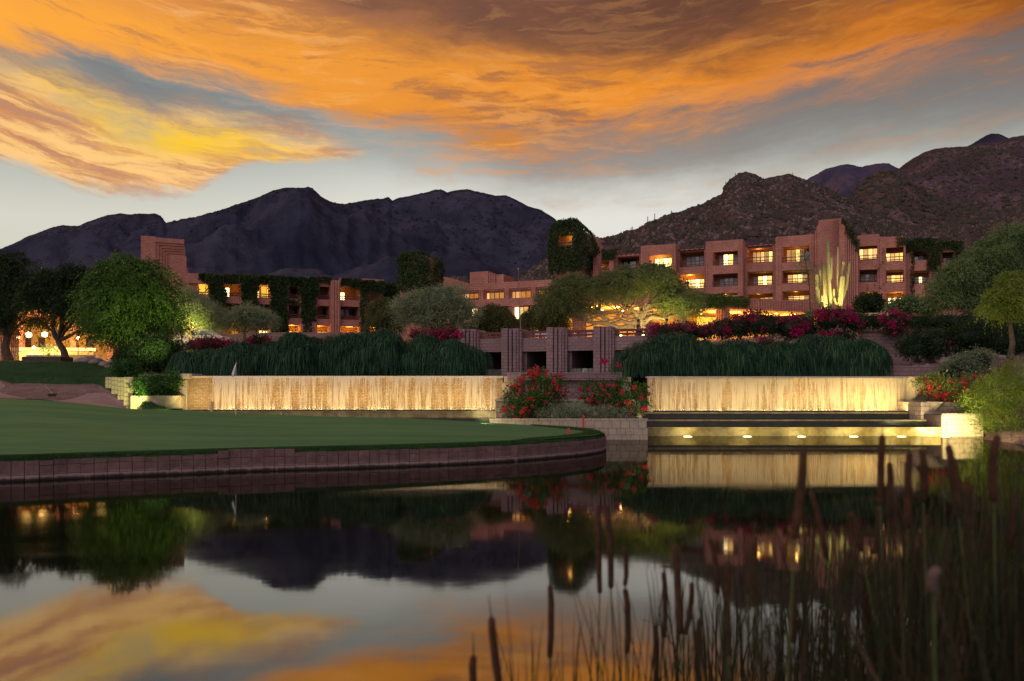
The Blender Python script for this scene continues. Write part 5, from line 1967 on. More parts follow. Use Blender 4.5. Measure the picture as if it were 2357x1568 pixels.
# ---- restaurant with the ribbed fascia
FRS = Frame(1667, 72, 21)
rest = thing('restaurant_building', 'low restaurant with ribbed block fascia and glowing openings', 'restaurant', (FRS.o.x, FRS.o.y, 6))
sA, sB = FRS.s(z4(890, 0)[0]), FRS.s(z4(1885, 0)[0])
sLE = FRS.s(z4(-30, 0)[0])
zT, zF = FRS.z(z4(1400, 0)[0], z4(0, 775)[1]), FRS.z(z4(1400, 0)[0], z4(0, 862)[1])
mb = MB()
mb.fbox(FRS, sLE, sB, 0, 0.35, zF, zT)
mb.build('fascia', BR, rest)
mb = MB()
n = int((sB - sA) / 0.30)
for i in range(n):
    s0_ = sA + i * 0.30
    mb.fbox(FRS, s0_, s0_ + 0.17, -0.09, 0.001, zF, zT - 0.02)
mb.build('fascia_ribs', BR, rest)
mb = MB()
mb.fbox(FRS, sLE, sB, 0.35, 9, zF + .05, zF + 0.35)
mb.build('ceiling', M['ochre_wall'], rest)
for x in (-25, 500, 770, 1108, 1880):
    a = FRS.s(z4(x, 0)[0])
    ribbed(FRS, a, a + 0.75, -0.15, 0.8, 4.6, zF).build('column', BR, rest)
mb = MB()
mb.fbox(FRS, sLE, sB, 8.8, 9.1, 4.6, zF)
mb.build('back_wall', M['ochre_wall'], rest)
mb = MB()
mb.fbox(FRS, FRS.s(z4(925, 0)[0], 6), FRS.s(z4(1070, 0)[0], 6), 6, 6.2, 4.6, zF - 0.2)
mb.build('glow_partition', M['lit_yellow'], rest)  # interior light put into a glowing wall
for i in range(12):
    a = sLE + 1 + i * (sB - sLE - 2) / 11
    for tt in (2.5, 5.5):
        mb = MB()
        mb.lathe(FRS.w(a, tt, zF + 0.0), [(0.10, 0), (0.12, 0.04)], 10)
        mb.build('downlight', M['lamp_glow'], rest)
    point('lamp', rest, FRS.w(a, 3.6, zF - 0.4), 420, (1.0, 0.52, 0.12), 0.25)
ivy_thing('green ivy hanging over the left part of the ribbed fascia', [R4(880, 1130, 728, 850, -0.15, 190, 0.17, fr=FRS, rag=0.3, thick=.3, seed=21), R4(1120, 1330, 752, 830, -0.15, 150, 0.17, fr=FRS, rag=0.6, thick=.2, seed=22)], FRS.w(0, 0, 10), 'leaf_ivy_green')

# ---- ivy-covered dome between restaurant and right wing
dm = thing('ivy_dome', 'round ivy-covered dome rising behind the central mesquite', 'ivy dome', P(z4(585, 0)[0], 700, 84))
c = P(z4(585, 0)[0], z4(0, 690)[1], 84)
rx = (z4(765, 0)[0] - z4(405, 0)[0]) / 2 / FPX * 84
parts = []
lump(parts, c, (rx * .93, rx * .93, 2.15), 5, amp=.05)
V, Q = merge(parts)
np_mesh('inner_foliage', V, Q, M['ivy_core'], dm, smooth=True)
crown_mesh('leaves', [(c, (rx, rx, 2.35))], 700, 14, 0.25, 0.26, 0.17, M['leaf_ivy_green'], dm, shell=0.97, droop=0.5)

# ---- left wing
FRL = Frame(470, 100, 25)
BL_ = M['block_left']
lw = thing('hotel_wing', 'ivy-hung reddish hotel wing of balconies on the left', 'hotel wing', (FRL.o.x, FRL.o.y, 8))
LY, LA = 'lit_yellow', 'lit_amber'
# columns at ivy positions; openings between
cols = [(230, 340), (490, 600), (712, 845), (945, 1068), (1410, 1480)]
ops = [(100, 230), (340, 490), (600, 712), (845, 945), (1068, 1190), (1252, 1410), (1480, 1600)]


def yl(x, y0, slope=0.055):
    return y0 + (x - 700) * slope * 0.5


tdL = 2.4
for i, (a, b) in enumerate(ops):
    xm = (a + b) / 2
    u0, u1 = z2(a, 0)[0], z2(b, 0)[0]
    s0, s1 = FRL.s(u0), FRL.s(u1)
    um = (u0 + u1) / 2
    Z = lambda y: FRL.z(um, z2(0, yl(xm, y))[1])
    zt, a1, b1, a2, b2, a3, b3 = Z(285), Z(355), Z(455), Z(505), Z(608), Z(662), Z(790)
    mb = MB(); mb.fbox(FRL, s0, s1, 0.012, 0.3, a1, zt); mb.fbox(FRL, s0, s1, 0.3, tdL + .2, zt - .4, zt - .2); mb.build('parapet', BL_, lw)
    for (zl, zh) in ((a2, b1), (a3, b2)):
        mb = MB(); mb.fbox(FRL, s0, s1, 0.012, 0.25, zl, zh); mb.build('spandrel', BL_, lw)
        mb = MB(); mb.fbox(FRL, s0 + .002, s1 - .002, 0.25, tdL, zl + .01, zl + .22); mb.build('balcony_floor', M['ochre_wall'], lw)
        mb = MB()
        mb.fbox(FRL, s0, s1, 0.05, 0.13, zh + .15, zh + .27)
        mb.fbox(FRL, s0, s1, 0.05, 0.13, zh + .42, zh + .54)
        mb.build('railing', M['red_wood'], lw)
    mb = MB(); mb.fbox(FRL, s0, s1, tdL, tdL + .25, 8.0, zt - .05); mb.build('back_wall', M['terracotta_wall'], lw)
wins = [((148, 258, 345, 432), LY, 2), ((343, 388, 372, 447), 'lit_bright', 1), ((596, 622, 380, 455), LP, 1), ((634, 720, 362, 455), LY, 2), ((820, 850, 388, 462), LP, 1), ((1046, 1070, 405, 455), LA, 1),
        ((1250, 1290, 410, 475), 'lit_bright', 2), ((1038, 1062, 545, 610), LP, 1), ((1252, 1285, 530, 600), GD, 1), ((1300, 1400, 545, 605), GD, 3), ((1110, 1185, 535, 605), GD, 2), ((880, 940, 530, 600), GD, 2),
        ((400, 485, 520, 600), GD, 2), ((150, 225, 515, 590), GD, 2), ((620, 700, 530, 600), GD, 2), ((870, 930, 385, 455), GD, 2)]
for wx, mode, npn in wins:
    window(FRL, z2, lw, wx, tdL if wx[0] < 1030 else tdL, mode, npn)
for wx, mode, npn in [((812, 940, 712, 770), 'lit_yellow', 3), ((1022, 1156, 716, 778), 'lit_yellow', 3), ((1248, 1400, 728, 785), LA, 4), ((1482, 1582, 728, 785), LP, 3), ((400, 455, 712, 760), LA, 2), ((620, 695, 708, 760), 'lit_bright', 3)]:
    window(FRL, z2, lw, wx, 0.9, mode, npn)
for (a, b) in cols:
    s0, s1 = FRL.s(z2(a, 0)[0]), FRL.s(z2(b, 0)[0])
    um = z2((a + b) / 2, 0)[0]
    zt = FRL.z(um, z2(0, yl((a + b) / 2, 285))[1])
    ribbed(FRL, s0, s1, -0.4, tdL, 8.0, zt, d=.07).build('column', BL_, lw)
s0, s1 = FRL.s(z2(1190, 0)[0], -.8), FRL.s(z2(1252, 0)[0], -.8)
zt = FRL.z(z2(1220, 0)[0], z2(0, 318)[1], -.8)
ribbed(FRL, s0, s1, -0.8, tdL, 8.0, zt, rib=.42, d=.14).build('fluted_pilaster', BL_, lw)
# raking parapet at the left end and the blank wall right of it
mb = MB()
sa, sb = FRL.s(z2(40, 0)[0]), FRL.s(z2(230, 0)[0])
za, zb2 = FRL.z(z2(100, 0)[0], z2(0, 262)[1]), FRL.z(z2(100, 0)[0], z2(0, 340)[1])
mb.fbox(FRL, sa, sb, -0.1, 0.3, zb2, za)
mb.fbox(FRL, sa, FRL.s(z2(140, 0)[0]), 0.3, 1.0, 8, zb2)
mb.build('end_wall', BL_, lw)
for x, y, e in ((200, 360, 45), (430, 370, 12), (680, 370, 40), (1270, 410, 14), (880, 690, 60), (1090, 690, 60), (1330, 700, 60), (1520, 700, 40), (640, 690, 50), (430, 690, 25)):
    u = z2(x, y)[0]
    point('balcony_lamp', lw, FRL.w(FRL.s(u, .75), .75 if y > 600 else 1.2, FRL.z(u, z2(0, y)[1], .75)), e * 1.8, (1.0, 0.50, 0.10), 0.15)
RL = lambda x0, x1, y0, y1, t=-0.45, dens=120, **k: R4(x0, x1, yl((x0 + x1) / 2, y0), yl((x0 + x1) / 2, y1), t, dens, 0.30, fr=FRL, conv=z2, **k)
ivy_thing('leftmost of the pointed ivy columns on the left wing', [RL(205, 345, 268, 420, seed=31), RL(228, 362, 380, 620, seed=32, rag=.2)], FRL.w(3, 0, 12))
ivy_thing('second ivy column from the left on the left wing', [RL(470, 620, 270, 400, seed=33), RL(485, 612, 370, 590, seed=34, rag=.1)], FRL.w(7, 0, 12))
ivy_thing('tall ivy column reaching the ground between lit windows of the left wing', [RL(690, 850, 272, 400, seed=35), RL(712, 846, 370, 770, seed=36, rag=.06)], FRL.w(11, 0, 12))
ivy_thing('ivy column left of the fluted pilaster', [RL(925, 1085, 274, 430, seed=37), RL(945, 1065, 400, 620, seed=38, rag=.4), RL(965, 1035, 560, 745, seed=39, rag=.1, dens=70)], FRL.w(15, 0, 12))
ivy_thing('ivy fringe linking the tops of the pointed columns', [RL(340, 480, 270, 350, dens=110, seed=41, rag=.6, t=-.1), RL(610, 700, 272, 345, seed=42, rag=.6, t=-.1), RL(845, 930, 275, 350, seed=43, rag=.6, t=-.1), RL(150, 210, 268, 330, seed=44, rag=.8, t=-.1), RL(850, 930, 450, 500, seed=45, rag=.6, t=-.1, dens=60)], FRL.w(9, 0, 16))
ivy_thing('ivy arch drooping right of the fluted pilaster', [RL(1085, 1190, 272, 330, dens=110, seed=51, rag=.9, t=-.2), RL(1262, 1420, 278, 355, seed=52, rag=.8, t=-.2), RL(1380, 1600, 290, 400, seed=53, rag=.7, t=-.45), RL(1405, 1485, 350, 700, seed=54, rag=.1, t=-.5, dens=55), RL(1160, 1190, 300, 330, seed=55, t=-.3)], FRL.w(22, 0, 16))
# dark recessed end between the arch and the first ivy tower
mb = MB()
fr_ = FRL
mb.fbox(fr_, FRL.s(z2(1590, 0)[0], 2), FRL.s(z2(1720, 0)[0], 2), 2, 2.4, 8, FRL.z(z2(1650, 0)[0], z2(0, 345)[1], 2))
mb.build('end_wall', BL_, lw)
ivy_thing('dark ivy between the arch and the first ivy tower', [RL(1590, 1730, 300, 470, t=1.9, dens=110, seed=57, rag=.4)], FRL.w(28, 0, 14))

# ---- stepped tower at the far left
FT = Frame(330, 100, 25)
st = thing('stepped_tower', 'reddish stone tower with nested stepped recesses left of the left wing', 'tower', (FT.o.x, FT.o.y, 8))
Zt = lambda y, t=0: FT.z(z1(1290, 0)[0], z1(0, y)[1], t)
St = lambda x, t=0: FT.s(z1(x, 0)[0], t)
mb = MB()
mb.fbox(FT, St(1105), St(1218), -0.7, 5, 6, Zt(300))
mb.build('shaft', BL_, st)
lines_x = [1218, 1244, 1268, 1290, 1312, 1345]
lines_y = [342, 360, 380, 398, 416]
mb = MB()
mb.fbox(FT, St(1218), St(1442), -0.7, 5, Zt(342), Zt(306))
mb.build('lintel', BL_, st)
for i in range(5):
    tt = -0.7 + 0.16 * (i + 1)
    yt = lines_y[i]
    yn = lines_y[i + 1] if i < 4 else 430
    mb = MB()
    mb.fbox(FT, St(lines_x[i]), St(lines_x[i + 1]), tt, 5, 6, Zt(yt))
    mb.build('jamb', BL_, st)
    mb = MB()
    mb.fbox(FT, St(lines_x[i + 1]), St(1444 + i * 3), tt, 5, Zt(yn), Zt(yt))
    mb.build('lintel', BL_, st)
mb = MB()
mb.fbox(FT, St(1345), St(1462), 0.1, 5, 6, Zt(430))
mb.fbox(FT, St(1462), St(1476), 0.3, 5, 6, Zt(520))
mb.build('infill_wall', BL_, st)
mb = MB()
for i, y in enumerate((560, 575, 590, 610, 640)):
    xa = 1470 + i * 16
    mb.fbox(FT, St(xa), St(xa + 20), 0.5, 3, 6, Zt(y))
mb.build('raking_buttress', BL_, st)

# ---- central lobby building
FC = Frame(1035, 91, -22)
lob = thing('lobby_building', 'central lobby block with framed upper windows and glowing glass below', 'building', (FC.o.x, FC.o.y, 8))
Zc = lambda x, y, t=0: FC.z(z3(x, 0)[0], z3(0, y)[1], t)
Sc = lambda x, t=0: FC.s(z3(x, 0)[0], t)
ztop = Zc(900, 648)
zw1, zw0 = Zc(900, 700), Zc(900, 778)
mb = MB(); mb.fbox(FC, Sc(545), Sc(1345), 0, 0.4, zw1, ztop); mb.fbox(FC, Sc(545), Sc(1345), .4, 9, ztop - .5, ztop - .2); mb.build('parapet', BR, lob)
mb = MB(); mb.fbox(FC, Sc(480), Sc(1345), -0.25, 0.4, Zc(900, 838), zw0); mb.build('spandrel', BR, lob)
mb = MB(); mb.fbox(FC, Sc(480), Sc(1345), 0.4, 7, Zc(900, 838), Zc(900, 820)); mb.build('ceiling', M['ochre_wall'], lob)
for (a, b), mode in zip([(628, 775), (825, 975), (1025, 1185), (1235, 1330)], [[LA, LC, LA, LA], [LC, LC, LA, LA], [LC, LC, LA, LA], [LC, LA]]):
    # stepped frame round each window
    for k in range(3):
        g_ = 14 - 5 * k
        mb = MB()
        mb.fbox(FC, Sc(a) - .24 + .08 * k, Sc(b) + .24 - .08 * k, 0.10 + .12 * k, 0.35 + .12 * k, zw1 - .05 - .10 * (k + 1), zw1 - 0.10 * k)
        mb.fbox(FC, Sc(a) - .24 + .08 * k, Sc(a) - .16 + .08 * k, 0.10 + .12 * k, 0.35 + .12 * k, zw0, zw1 - .05 - .10 * (k + 1))
        mb.fbox(FC, Sc(b) + .16 - .08 * k, Sc(b) + .24 - .08 * k, 0.10 + .12 * k, 0.35 + .12 * k, zw0, zw1 - .05 - .10 * (k + 1))
        mb.build('window_surround', BR, lob)
    window(FC, z3, lob, (a, b, 708, 779), 0.55, mode, 4)
for a, b in ((560, 612), (780, 815), (980, 1012), (1190, 1222), (1332, 1345)):
    ribbed(FC, Sc(a), Sc(b), -0.12, 0.7, zw0, zw1, rib=.3, d=.06, sides=False).build('pilaster', BR, lob)
mb = MB(); mb.fbox(FC, Sc(500), Sc(1345), 1.2, 1.4, zw0, zw1); mb.build('back_wall', M['terracotta_wall'], lob)
window(FC, z3, lob, (1020, 1165, 836, 938), 0.6, ['lobby_glow', 'lit_bright', 'lobby_glow', 'lobby_glow'], 4)
window(FC, z3, lob, (722, 768, 845, 912), 0.6, ['lit_bright', 'lobby_glow'], 2)
window(FC, z3, lob, (440, 545, 915, 975), 0.6, ['lobby_glow', 'lit_bright', LA], 4)
window(FC, z3, lob, (620, 720, 935, 965), 0.6, [LA, 'lobby_glow', LA], 3)
mb = MB(); mb.fbox(FC, Sc(400), Sc(1345), 0.7, 0.9, 4.5, Zc(900, 838)); mb.build('lower_wall', M['interior_dark'], lob)
for x in (600, 780, 1005, 1180, 1330):
    ribbed(FC, Sc(x), Sc(x) + .5, -.1, .7, 4.5, Zc(900, 838), d=.05).build('column', BR, lob)
# penthouse
mb = MB(); mb.fbox(FC, Sc(705, 3), Sc(848, 3), 3, 7, ztop - .6, Zc(780, 562, 3)); mb.build('penthouse', BR, lob)
mb = MB()
for i in range(3):
    mb.fbox(FC, Sc(848 + i * 14, 3), Sc(862 + i * 14, 3), 3.2 + .12 * i, 7, ztop - .6, Zc(780, 568 + i * 6, 3))
mb.fbox(FC, Sc(890, 3), Sc(950, 3), 3.7, 7, ztop - .6, Zc(780, 585, 3))
mb.build('penthouse_ribs', BR, lob)
# raking roof wall left of it
mb = MB()
a, b = Sc(470, 2), Sc(700, 2)
zl, zh = Zc(580, 662, 2), Zc(500, 588, 2)
w = FC.w
mb.hexa([w(a, 2, zl - 1), w(b, 2, zl - 1), w(b, 5, zl - 1), w(a, 5, zl - 1), w(a, 2, zh), w(b, 2, zl), w(b, 5, zl), w(a, 5, zh)])
mb.build('raking_roof', BR, lob)


# ---- ivy towers
def ivy_tower(label, corners, Y, depth, hole, seed, stone_below):
    """corners: outline in zoom-3 pixels (left side, top, right side) as y->x pairs"""
    u0 = z3(corners[0][0], 0)[0]
    fr = Frame(u0, Y, -18)
    ys = sorted(set(c[1] for c in corners))
    root = thing('ivy_tower', label, 'tower', fr.w(1, depth / 2, 8))
    L_, Rr = corners_left[seed], corners_right[seed]
    yy = np.linspace(min(p[1] for p in L_), max(p[1] for p in L_), 40)
    xl = np.interp(yy, [p[1] for p in L_], [p[0] for p in L_])
    xr = np.interp(yy, [p[1] for p in Rr], [p[0] for p in Rr])
    um = z3((xl.mean() + xr.mean()) / 2, 0)[0]
    zz = np.array([fr.z(um, z3(0, y)[1]) for y in yy])
    sl = np.array([fr.s(z3(x, 0)[0]) for x in xl]) + 0.25
    sr = np.array([fr.s(z3(x, 0)[0]) for x in xr]) - (0.25 + depth * (.32 if seed == 1 else .12))
    hs = None
    if hole:
        hs = (fr.s(z3(hole[0], 0)[0]), fr.s(z3(hole[1], 0)[0]), fr.z(um, z3(0, hole[3])[1]), fr.z(um, z3(0, hole[2])[1]))
    # stone core following the outline, slightly smaller, with the window hole framed
    mb = MB()
    for i in range(len(zz) - 1):
        z1_, z0_ = zz[i] - .15, zz[i + 1] - .15
        a, b = max(sl[i], sl[i + 1]) + .15, min(sr[i], sr[i + 1]) - .15
        if b - a < .2: continue
        if hs and z0_ < hs[3] and z1_ > hs[2]:
            mb.fbox(fr, a, hs[0], 0.2, depth, z0_, z1_)
            mb.fbox(fr, hs[1], b, 0.2, depth, z0_, z1_)
            mb.fbox(fr, hs[0], hs[1], depth * .6, depth, z0_, z1_)
        else:
            mb.fbox(fr, a, b, 0.2, depth, z0_, z1_)
    mb.fbox(fr, sl[-1] + .4, sr[-1] - .4, 0.3, depth, zz[-1] - 5, zz[-1] - .15)
    mb.build('stone_core', BR, root)
    if hs:
        t = 1.3
        mb = MB()
        mb.fbox(fr, hs[0], hs[1], t, t + .1, hs[2], hs[3])
        o = mb.build('back_wall', M['ochre_wall'], root)
        mb = MB()
        mb.fbox(fr, hs[0], hs[1], .35, .45, hs[2] + .25, hs[2] + .38)
        mb.fbox(fr, hs[0], hs[1], .3, .5, hs[2] - .1, hs[2] + .05)
        mb.build('railing', M['red_wood'], root)
        point('lamp', root, fr.w((hs[0] + hs[1]) / 2 + .3, .9, hs[3] - .25), 9, AMB, .1)
    # leaves over front, sides, top
    n = int((zz[0] - zz[-1]) * (sr.max() - sl.min()) * 330)
    f = rng.uniform(0, 1, n)
    z = zz[-1] + (zz[0] - zz[-1]) * f
    a = np.interp(-z, -zz, sl)
    b = np.interp(-z, -zz, sr)
    face = rng.uniform(0, 1, n)
    g = rng.uniform(0, 1, n)
    s = np.where(face < .6, a + (b - a) * g, np.where(face < .8, a, b))
    t = np.where(face < .6, 0.1, depth * g)
    ed = 0.5 * ((np.abs(2 * g - 1)) ** 6) * (face < .6)
    t = t + ed
    bul = fbm(s * 0.8 + seed, z * 0.8, 3, seed) * 0.22
    t = np.where(face < .6, t - .15 - bul - rng.uniform(0, .25, n), t)
    s = np.where(face >= .8, s + .15 + bul + rng.uniform(0, .2, n), np.where(face >= .6, s - .15 - bul - rng.uniform(0, .2, n), s))
    z = z - rng.uniform(0, 1, n) * .2
    keep = np.ones(n, bool)
    low = (z < zz[-1] + 1.3 + fbm(s * 1.6, s * 0 + seed, 3, seed) * 1.2)
    keep &= ~(low & (rng.uniform(0, 1, n) < (0.9 if stone_below else .5)))
    if hs:
        keep &= ~((s > hs[0] + .1) & (s < hs[1] - .1) & (z > hs[2]) & (z < hs[3] - .15) & (face < .6))
    s, t, z = s[keep], t[keep], z[keep]
    # top
    m = int((sr[0] - sl[0] + 1) * depth * 120)
    s2 = rng.uniform(sl[2], sr[2], m)
    t2 = rng.uniform(0, depth, m)
    z2_ = zz[0] + rng.uniform(-.1, .22, m) + fbm(s2 * 1.2, t2, 3, seed) * .12 - 0.3 * np.clip((np.abs((s2 - sl[2]) / (sr[2] - sl[2]) * 2 - 1) - .7), 0, 1)
    s, t, z = np.concatenate([s, s2]), np.concatenate([t, t2]), np.concatenate([z, z2_])
    pts = np.stack([fr.o.x + fr.d.x * s + fr.n.x * t, fr.o.y + fr.d.y * s + fr.n.y * t, z], -1)
    dirs = np.array([0, 0, -1.0]) + unit_rand(len(pts)) * .7
    sc = rng.uniform(.6, 1.3, len(pts))
    V, Q = leaf_arrays(pts, dirs, .24 * sc, .15 * sc)
    np_mesh('ivy_leaves', V, Q, M['leaf_ivy'], root)
    return fr, root


corners_left = {1: [(140, 402), (134, 420), (132, 560), (128, 640), (122, 720), (118, 790)], 2: [(1385, 150), (1345, 175), (1330, 215), (1318, 330), (1312, 470), (1330, 560), (1345, 650)]}
corners_right = {1: [(300, 402), (400, 420), (462, 436), (472, 460), (476, 620), (462, 660), (440, 720), (420, 790)], 2: [(1545, 150), (1590, 170), (1640, 215), (1668, 270), (1690, 330), (1694, 385), (1650, 420), (1630, 560), (1600, 650)]}
ivy_tower('boxy tower wholly wrapped in dark ivy left of the lobby block', corners_left[1], 86, 3.0, None, 1, True)
frk, keep = ivy_tower('taller rounded ivy-wrapped keep with one square lookout window', corners_left[2], 88, 4.0, (1395, 1515, 262, 352), 2, True)
mb = MB()
mb.fbox(frk, frk.s(z3(1670, 0)[0], 3), frk.s(z3(1708, 0)[0], 3), 3, 5, 12, frk.z(z3(1690, 0)[0], z3(0, 288)[1], 3))
mb.build('stone_fin', BR, keep)
# link wall under the keep
mb = MB()
mb.fbox(FRR, FRR.s(z4(-90, 0)[0], 3), FRR.s(z4(60, 0)[0], 3), 3, 3.4, 6, FRR.z(z4(0, 0)[0], z4(0, 560)[1], 3))
mb.build('link_wall', BR, rwing)


# ================================================================ BRIDGE TERRACE
def z8(x, y):
    return 1058.8 + x * .1953, 718.2 + y * .1953


FB = Frame(1156, 50.5, -20)
BB = M['block_bridge']
br = thing('terrace_bridge', 'purple block terrace bridge with fluted piers and red timber rails', 'bridge', (FB.o.x, FB.o.y, 2.3))
Zb = lambda x, y, t=0: FB.z(z8(x, 0)[0], z8(0, y)[1], t)
Sb = lambda x, t=0: FB.s(z8(x, 0)[0], t)
zr1, zp1, zp0 = Zb(1100, 222), Zb(1100, 300), Zb(1100, 462)
piers = [(0, 140, 210), (500, 640, 202), (1030, 1172, 190), (1580, 1722, 176), (2200, 2290, 158)]
for i, (a, b, yt) in enumerate(piers):
    zt = Zb((a + b) / 2, yt)
    sa = Sb(a, -.5)
    mb = MB()
    mb.fbox(FB, sa, sa + 1.02, -0.35, 1.4, 1.4, zt)
    mb.fbox(FB, sa + 0.0, sa + 0.42, -0.72, -0.35, 1.4, zt - .0)
    for k, (o, t_, dz) in enumerate([(0.46, -.60, .05), (0.70, -.48, .12)]):
        mb.fbox(FB, sa + o, sa + o + .18, t_, -0.35, 1.4, zt - dz)
    mb.fbox(FB, sa + 1.02, sa + 1.16, -0.2, 1.4, 1.4, zt - .2)
    mb.build('pier', BB, br, bevel=0.02)
ends = [Sb(p[0], -.5) for p in piers]
for i in range(4):
    a, b = ends[i] + 1.1, ends[i + 1] + 0.02
    mb = MB()
    mb.fbox(FB, a, b, 0.0, 0.35, zp0, zp1)
    mb.build('parapet', BB, br, bevel=0.02)
    mb = MB()
    mb.fbox(FB, a, b, 0.12, 0.24, zr1 - .13, zr1 + .02)
    mb.build('top_rail', M['red_wood'], br)
    mb = MB()
    mb.fbox(FB, a, b, 0.12, 0.22, (zr1 + zp1) / 2 - .14, (zr1 + zp1) / 2 - .02)
    mb.build('middle_rail', M['red_wood'], br)
    for k in range(4):
        s_ = a + .25 + (b - a - .5) * k / 3
        mb = MB()
        mb.fbox(FB, s_ - .04, s_ + .04, 0.14, 0.22, zp1, zr1 - .13)
        mb.build('rail_post', M['red_wood'], br)
mb = MB()
mb.fbox(FB, ends[0] - 4, ends[-1] + .6, 0.35, 7, zp1 - .5, zp1 - .25)
mb.build('deck', M['pale_block'], br)
mb = MB()
mb.fbox(FB, ends[0] - 4, ends[-1] + 6, 5.2, 5.5, 1.2, zp1 - .5)
mb.build('undercroft_wall', M['interior_dark'], br)
mb = MB()
for k in range(4):
    mb.fbox(FB, ends[k] + 1.16, ends[k] + 1.3, 0.4, 5.2, 1.4, zp0)
mb.build('cross_wall', BB, br)
# low weirs under the bridge
for k in range(4):
    a, b = ends[k] + 1.3, ends[k + 1] - .02
    t = thing('low_weir', 'low dark weir with thin blue streaks under the %s opening of the bridge' % ordn[k], 'weir', FB.w((a + b) / 2, -.1, 2.3), 'weirs under the bridge')
    mb = MB()
    mb.fbox(FB, a, b, -0.05, 0.25, 2.0, 3.18)
    mb.build('weir_wall', M['dark_wet_shade'], t)
    n = 60
    ss = np.linspace(a, b, n)
    R = np.array([[FB.w(s, -.09 - .04 * k2, 3.19 - .73 * k2) for s in ss] for k2 in (0, 1)])
    np_mesh('water_sheet', R.reshape(-1, 3), grid_faces(2, n), M['fall_thin'], t)


# terrace furniture and people behind the rail
def table(s, t, label, cloth='pale_cloth'):
    zf = zp1 - .25
    x, y, _ = FB.w(s, t, 0)
    r = thing('terrace_table', label, 'table', (x, y, zf), 'dining tables on the terrace')
    mb = MB()
    mb.lathe((x, y, zf), [(0.25, 0), (0.05, 0.04), (0.04, 0.70)], 10)
    mb.build('pedestal', M['bronze'], r)
    mb = MB()
    mb.lathe((x, y, zf), [(0.62, 0.50), (0.60, 0.60), (0.58, 0.74), (0.02, 0.75)], 18)
    mb.build('tablecloth', M[cloth], r)


table(ends[1] + 2.1, 1.6, 'round pale-clothed table behind the rail of the second bridge bay')
table(ends[1] + 3.3, 2.4, 'pale table further back behind the second bridge bay')
table(ends[2] + 2.5, 1.7, 'pale round table behind the third bridge bay')
table(ends[3] + 3.2, 2.2, 'table between the two seated diners right of the fourth pier')
for i, (k, o) in enumerate([(0, 1.8), (1, 2.0), (2, 1.7), (2, 3.4), (3, 1.9), (3, 3.6)]):
    p = FB.w(ends[k] + o + .4, 2.9, zp1 + .12)
    t = thing('table_lamp', ['small glowing lamp on the terrace behind the first bridge bay', 'small glowing lamp behind the second bridge bay', 'small glowing lamp at the left of the third bridge bay', 'small glowing lamp at the right of the third bridge bay', 'small glowing lamp left of the seated diners', 'small glowing lamp right of the seated diners'][i], 'lamp', (p[0], p[1], zp1 - .25), 'small lamps on the terrace')
    mb = MB()
    mb.lathe((p[0], p[1], zp1 - .25), [(0.08, 0), (0.02, .04), (0.02, .42)], 8)
    mb.build('stand', M['bronze'], t)
    mb = MB()
    mb.lathe((p[0], p[1], zp1 + .17), [(0.09, 0), (0.11, .08), (0.06, .18)], 10)
    mb.build('lamp_shade', M['lamp_glow'], t)
    point('lamp', t, (p[0], p[1] - .1, zp1 + .5), 22, (1, .55, .16), .1)


def skin_mesh(name, verts, edges, radii, mat, parent, rootv=0, lv=1):
    o0 = origin(parent)
    me = bpy.data.meshes.new(name)
    me.from_pydata([tuple(Vector(v) - o0) for v in verts], edges, [])
    me.materials.append(M[mat])
    o = bpy.data.objects.new(name, me)
    COL.objects.link(o)
    o.parent = parent
    sk = o.modifiers.new('skin', 'SKIN')
    sd = o.modifiers.new('sub', 'SUBSURF')
    sd.levels = sd.render_levels = lv
    if not me.skin_vertices:
        import bmesh
        bm = bmesh.new()
        bm.from_mesh(me)
        bm.verts.layers.skin.verify()
        bm.to_mesh(me)
        bm.free()
    for i, r in enumerate(radii):
        me.skin_vertices[0].data[i].radius = (r, r)
        me.skin_vertices[0].data[i].use_root = (i == rootv)
    sk.use_smooth_shade = True
    return o


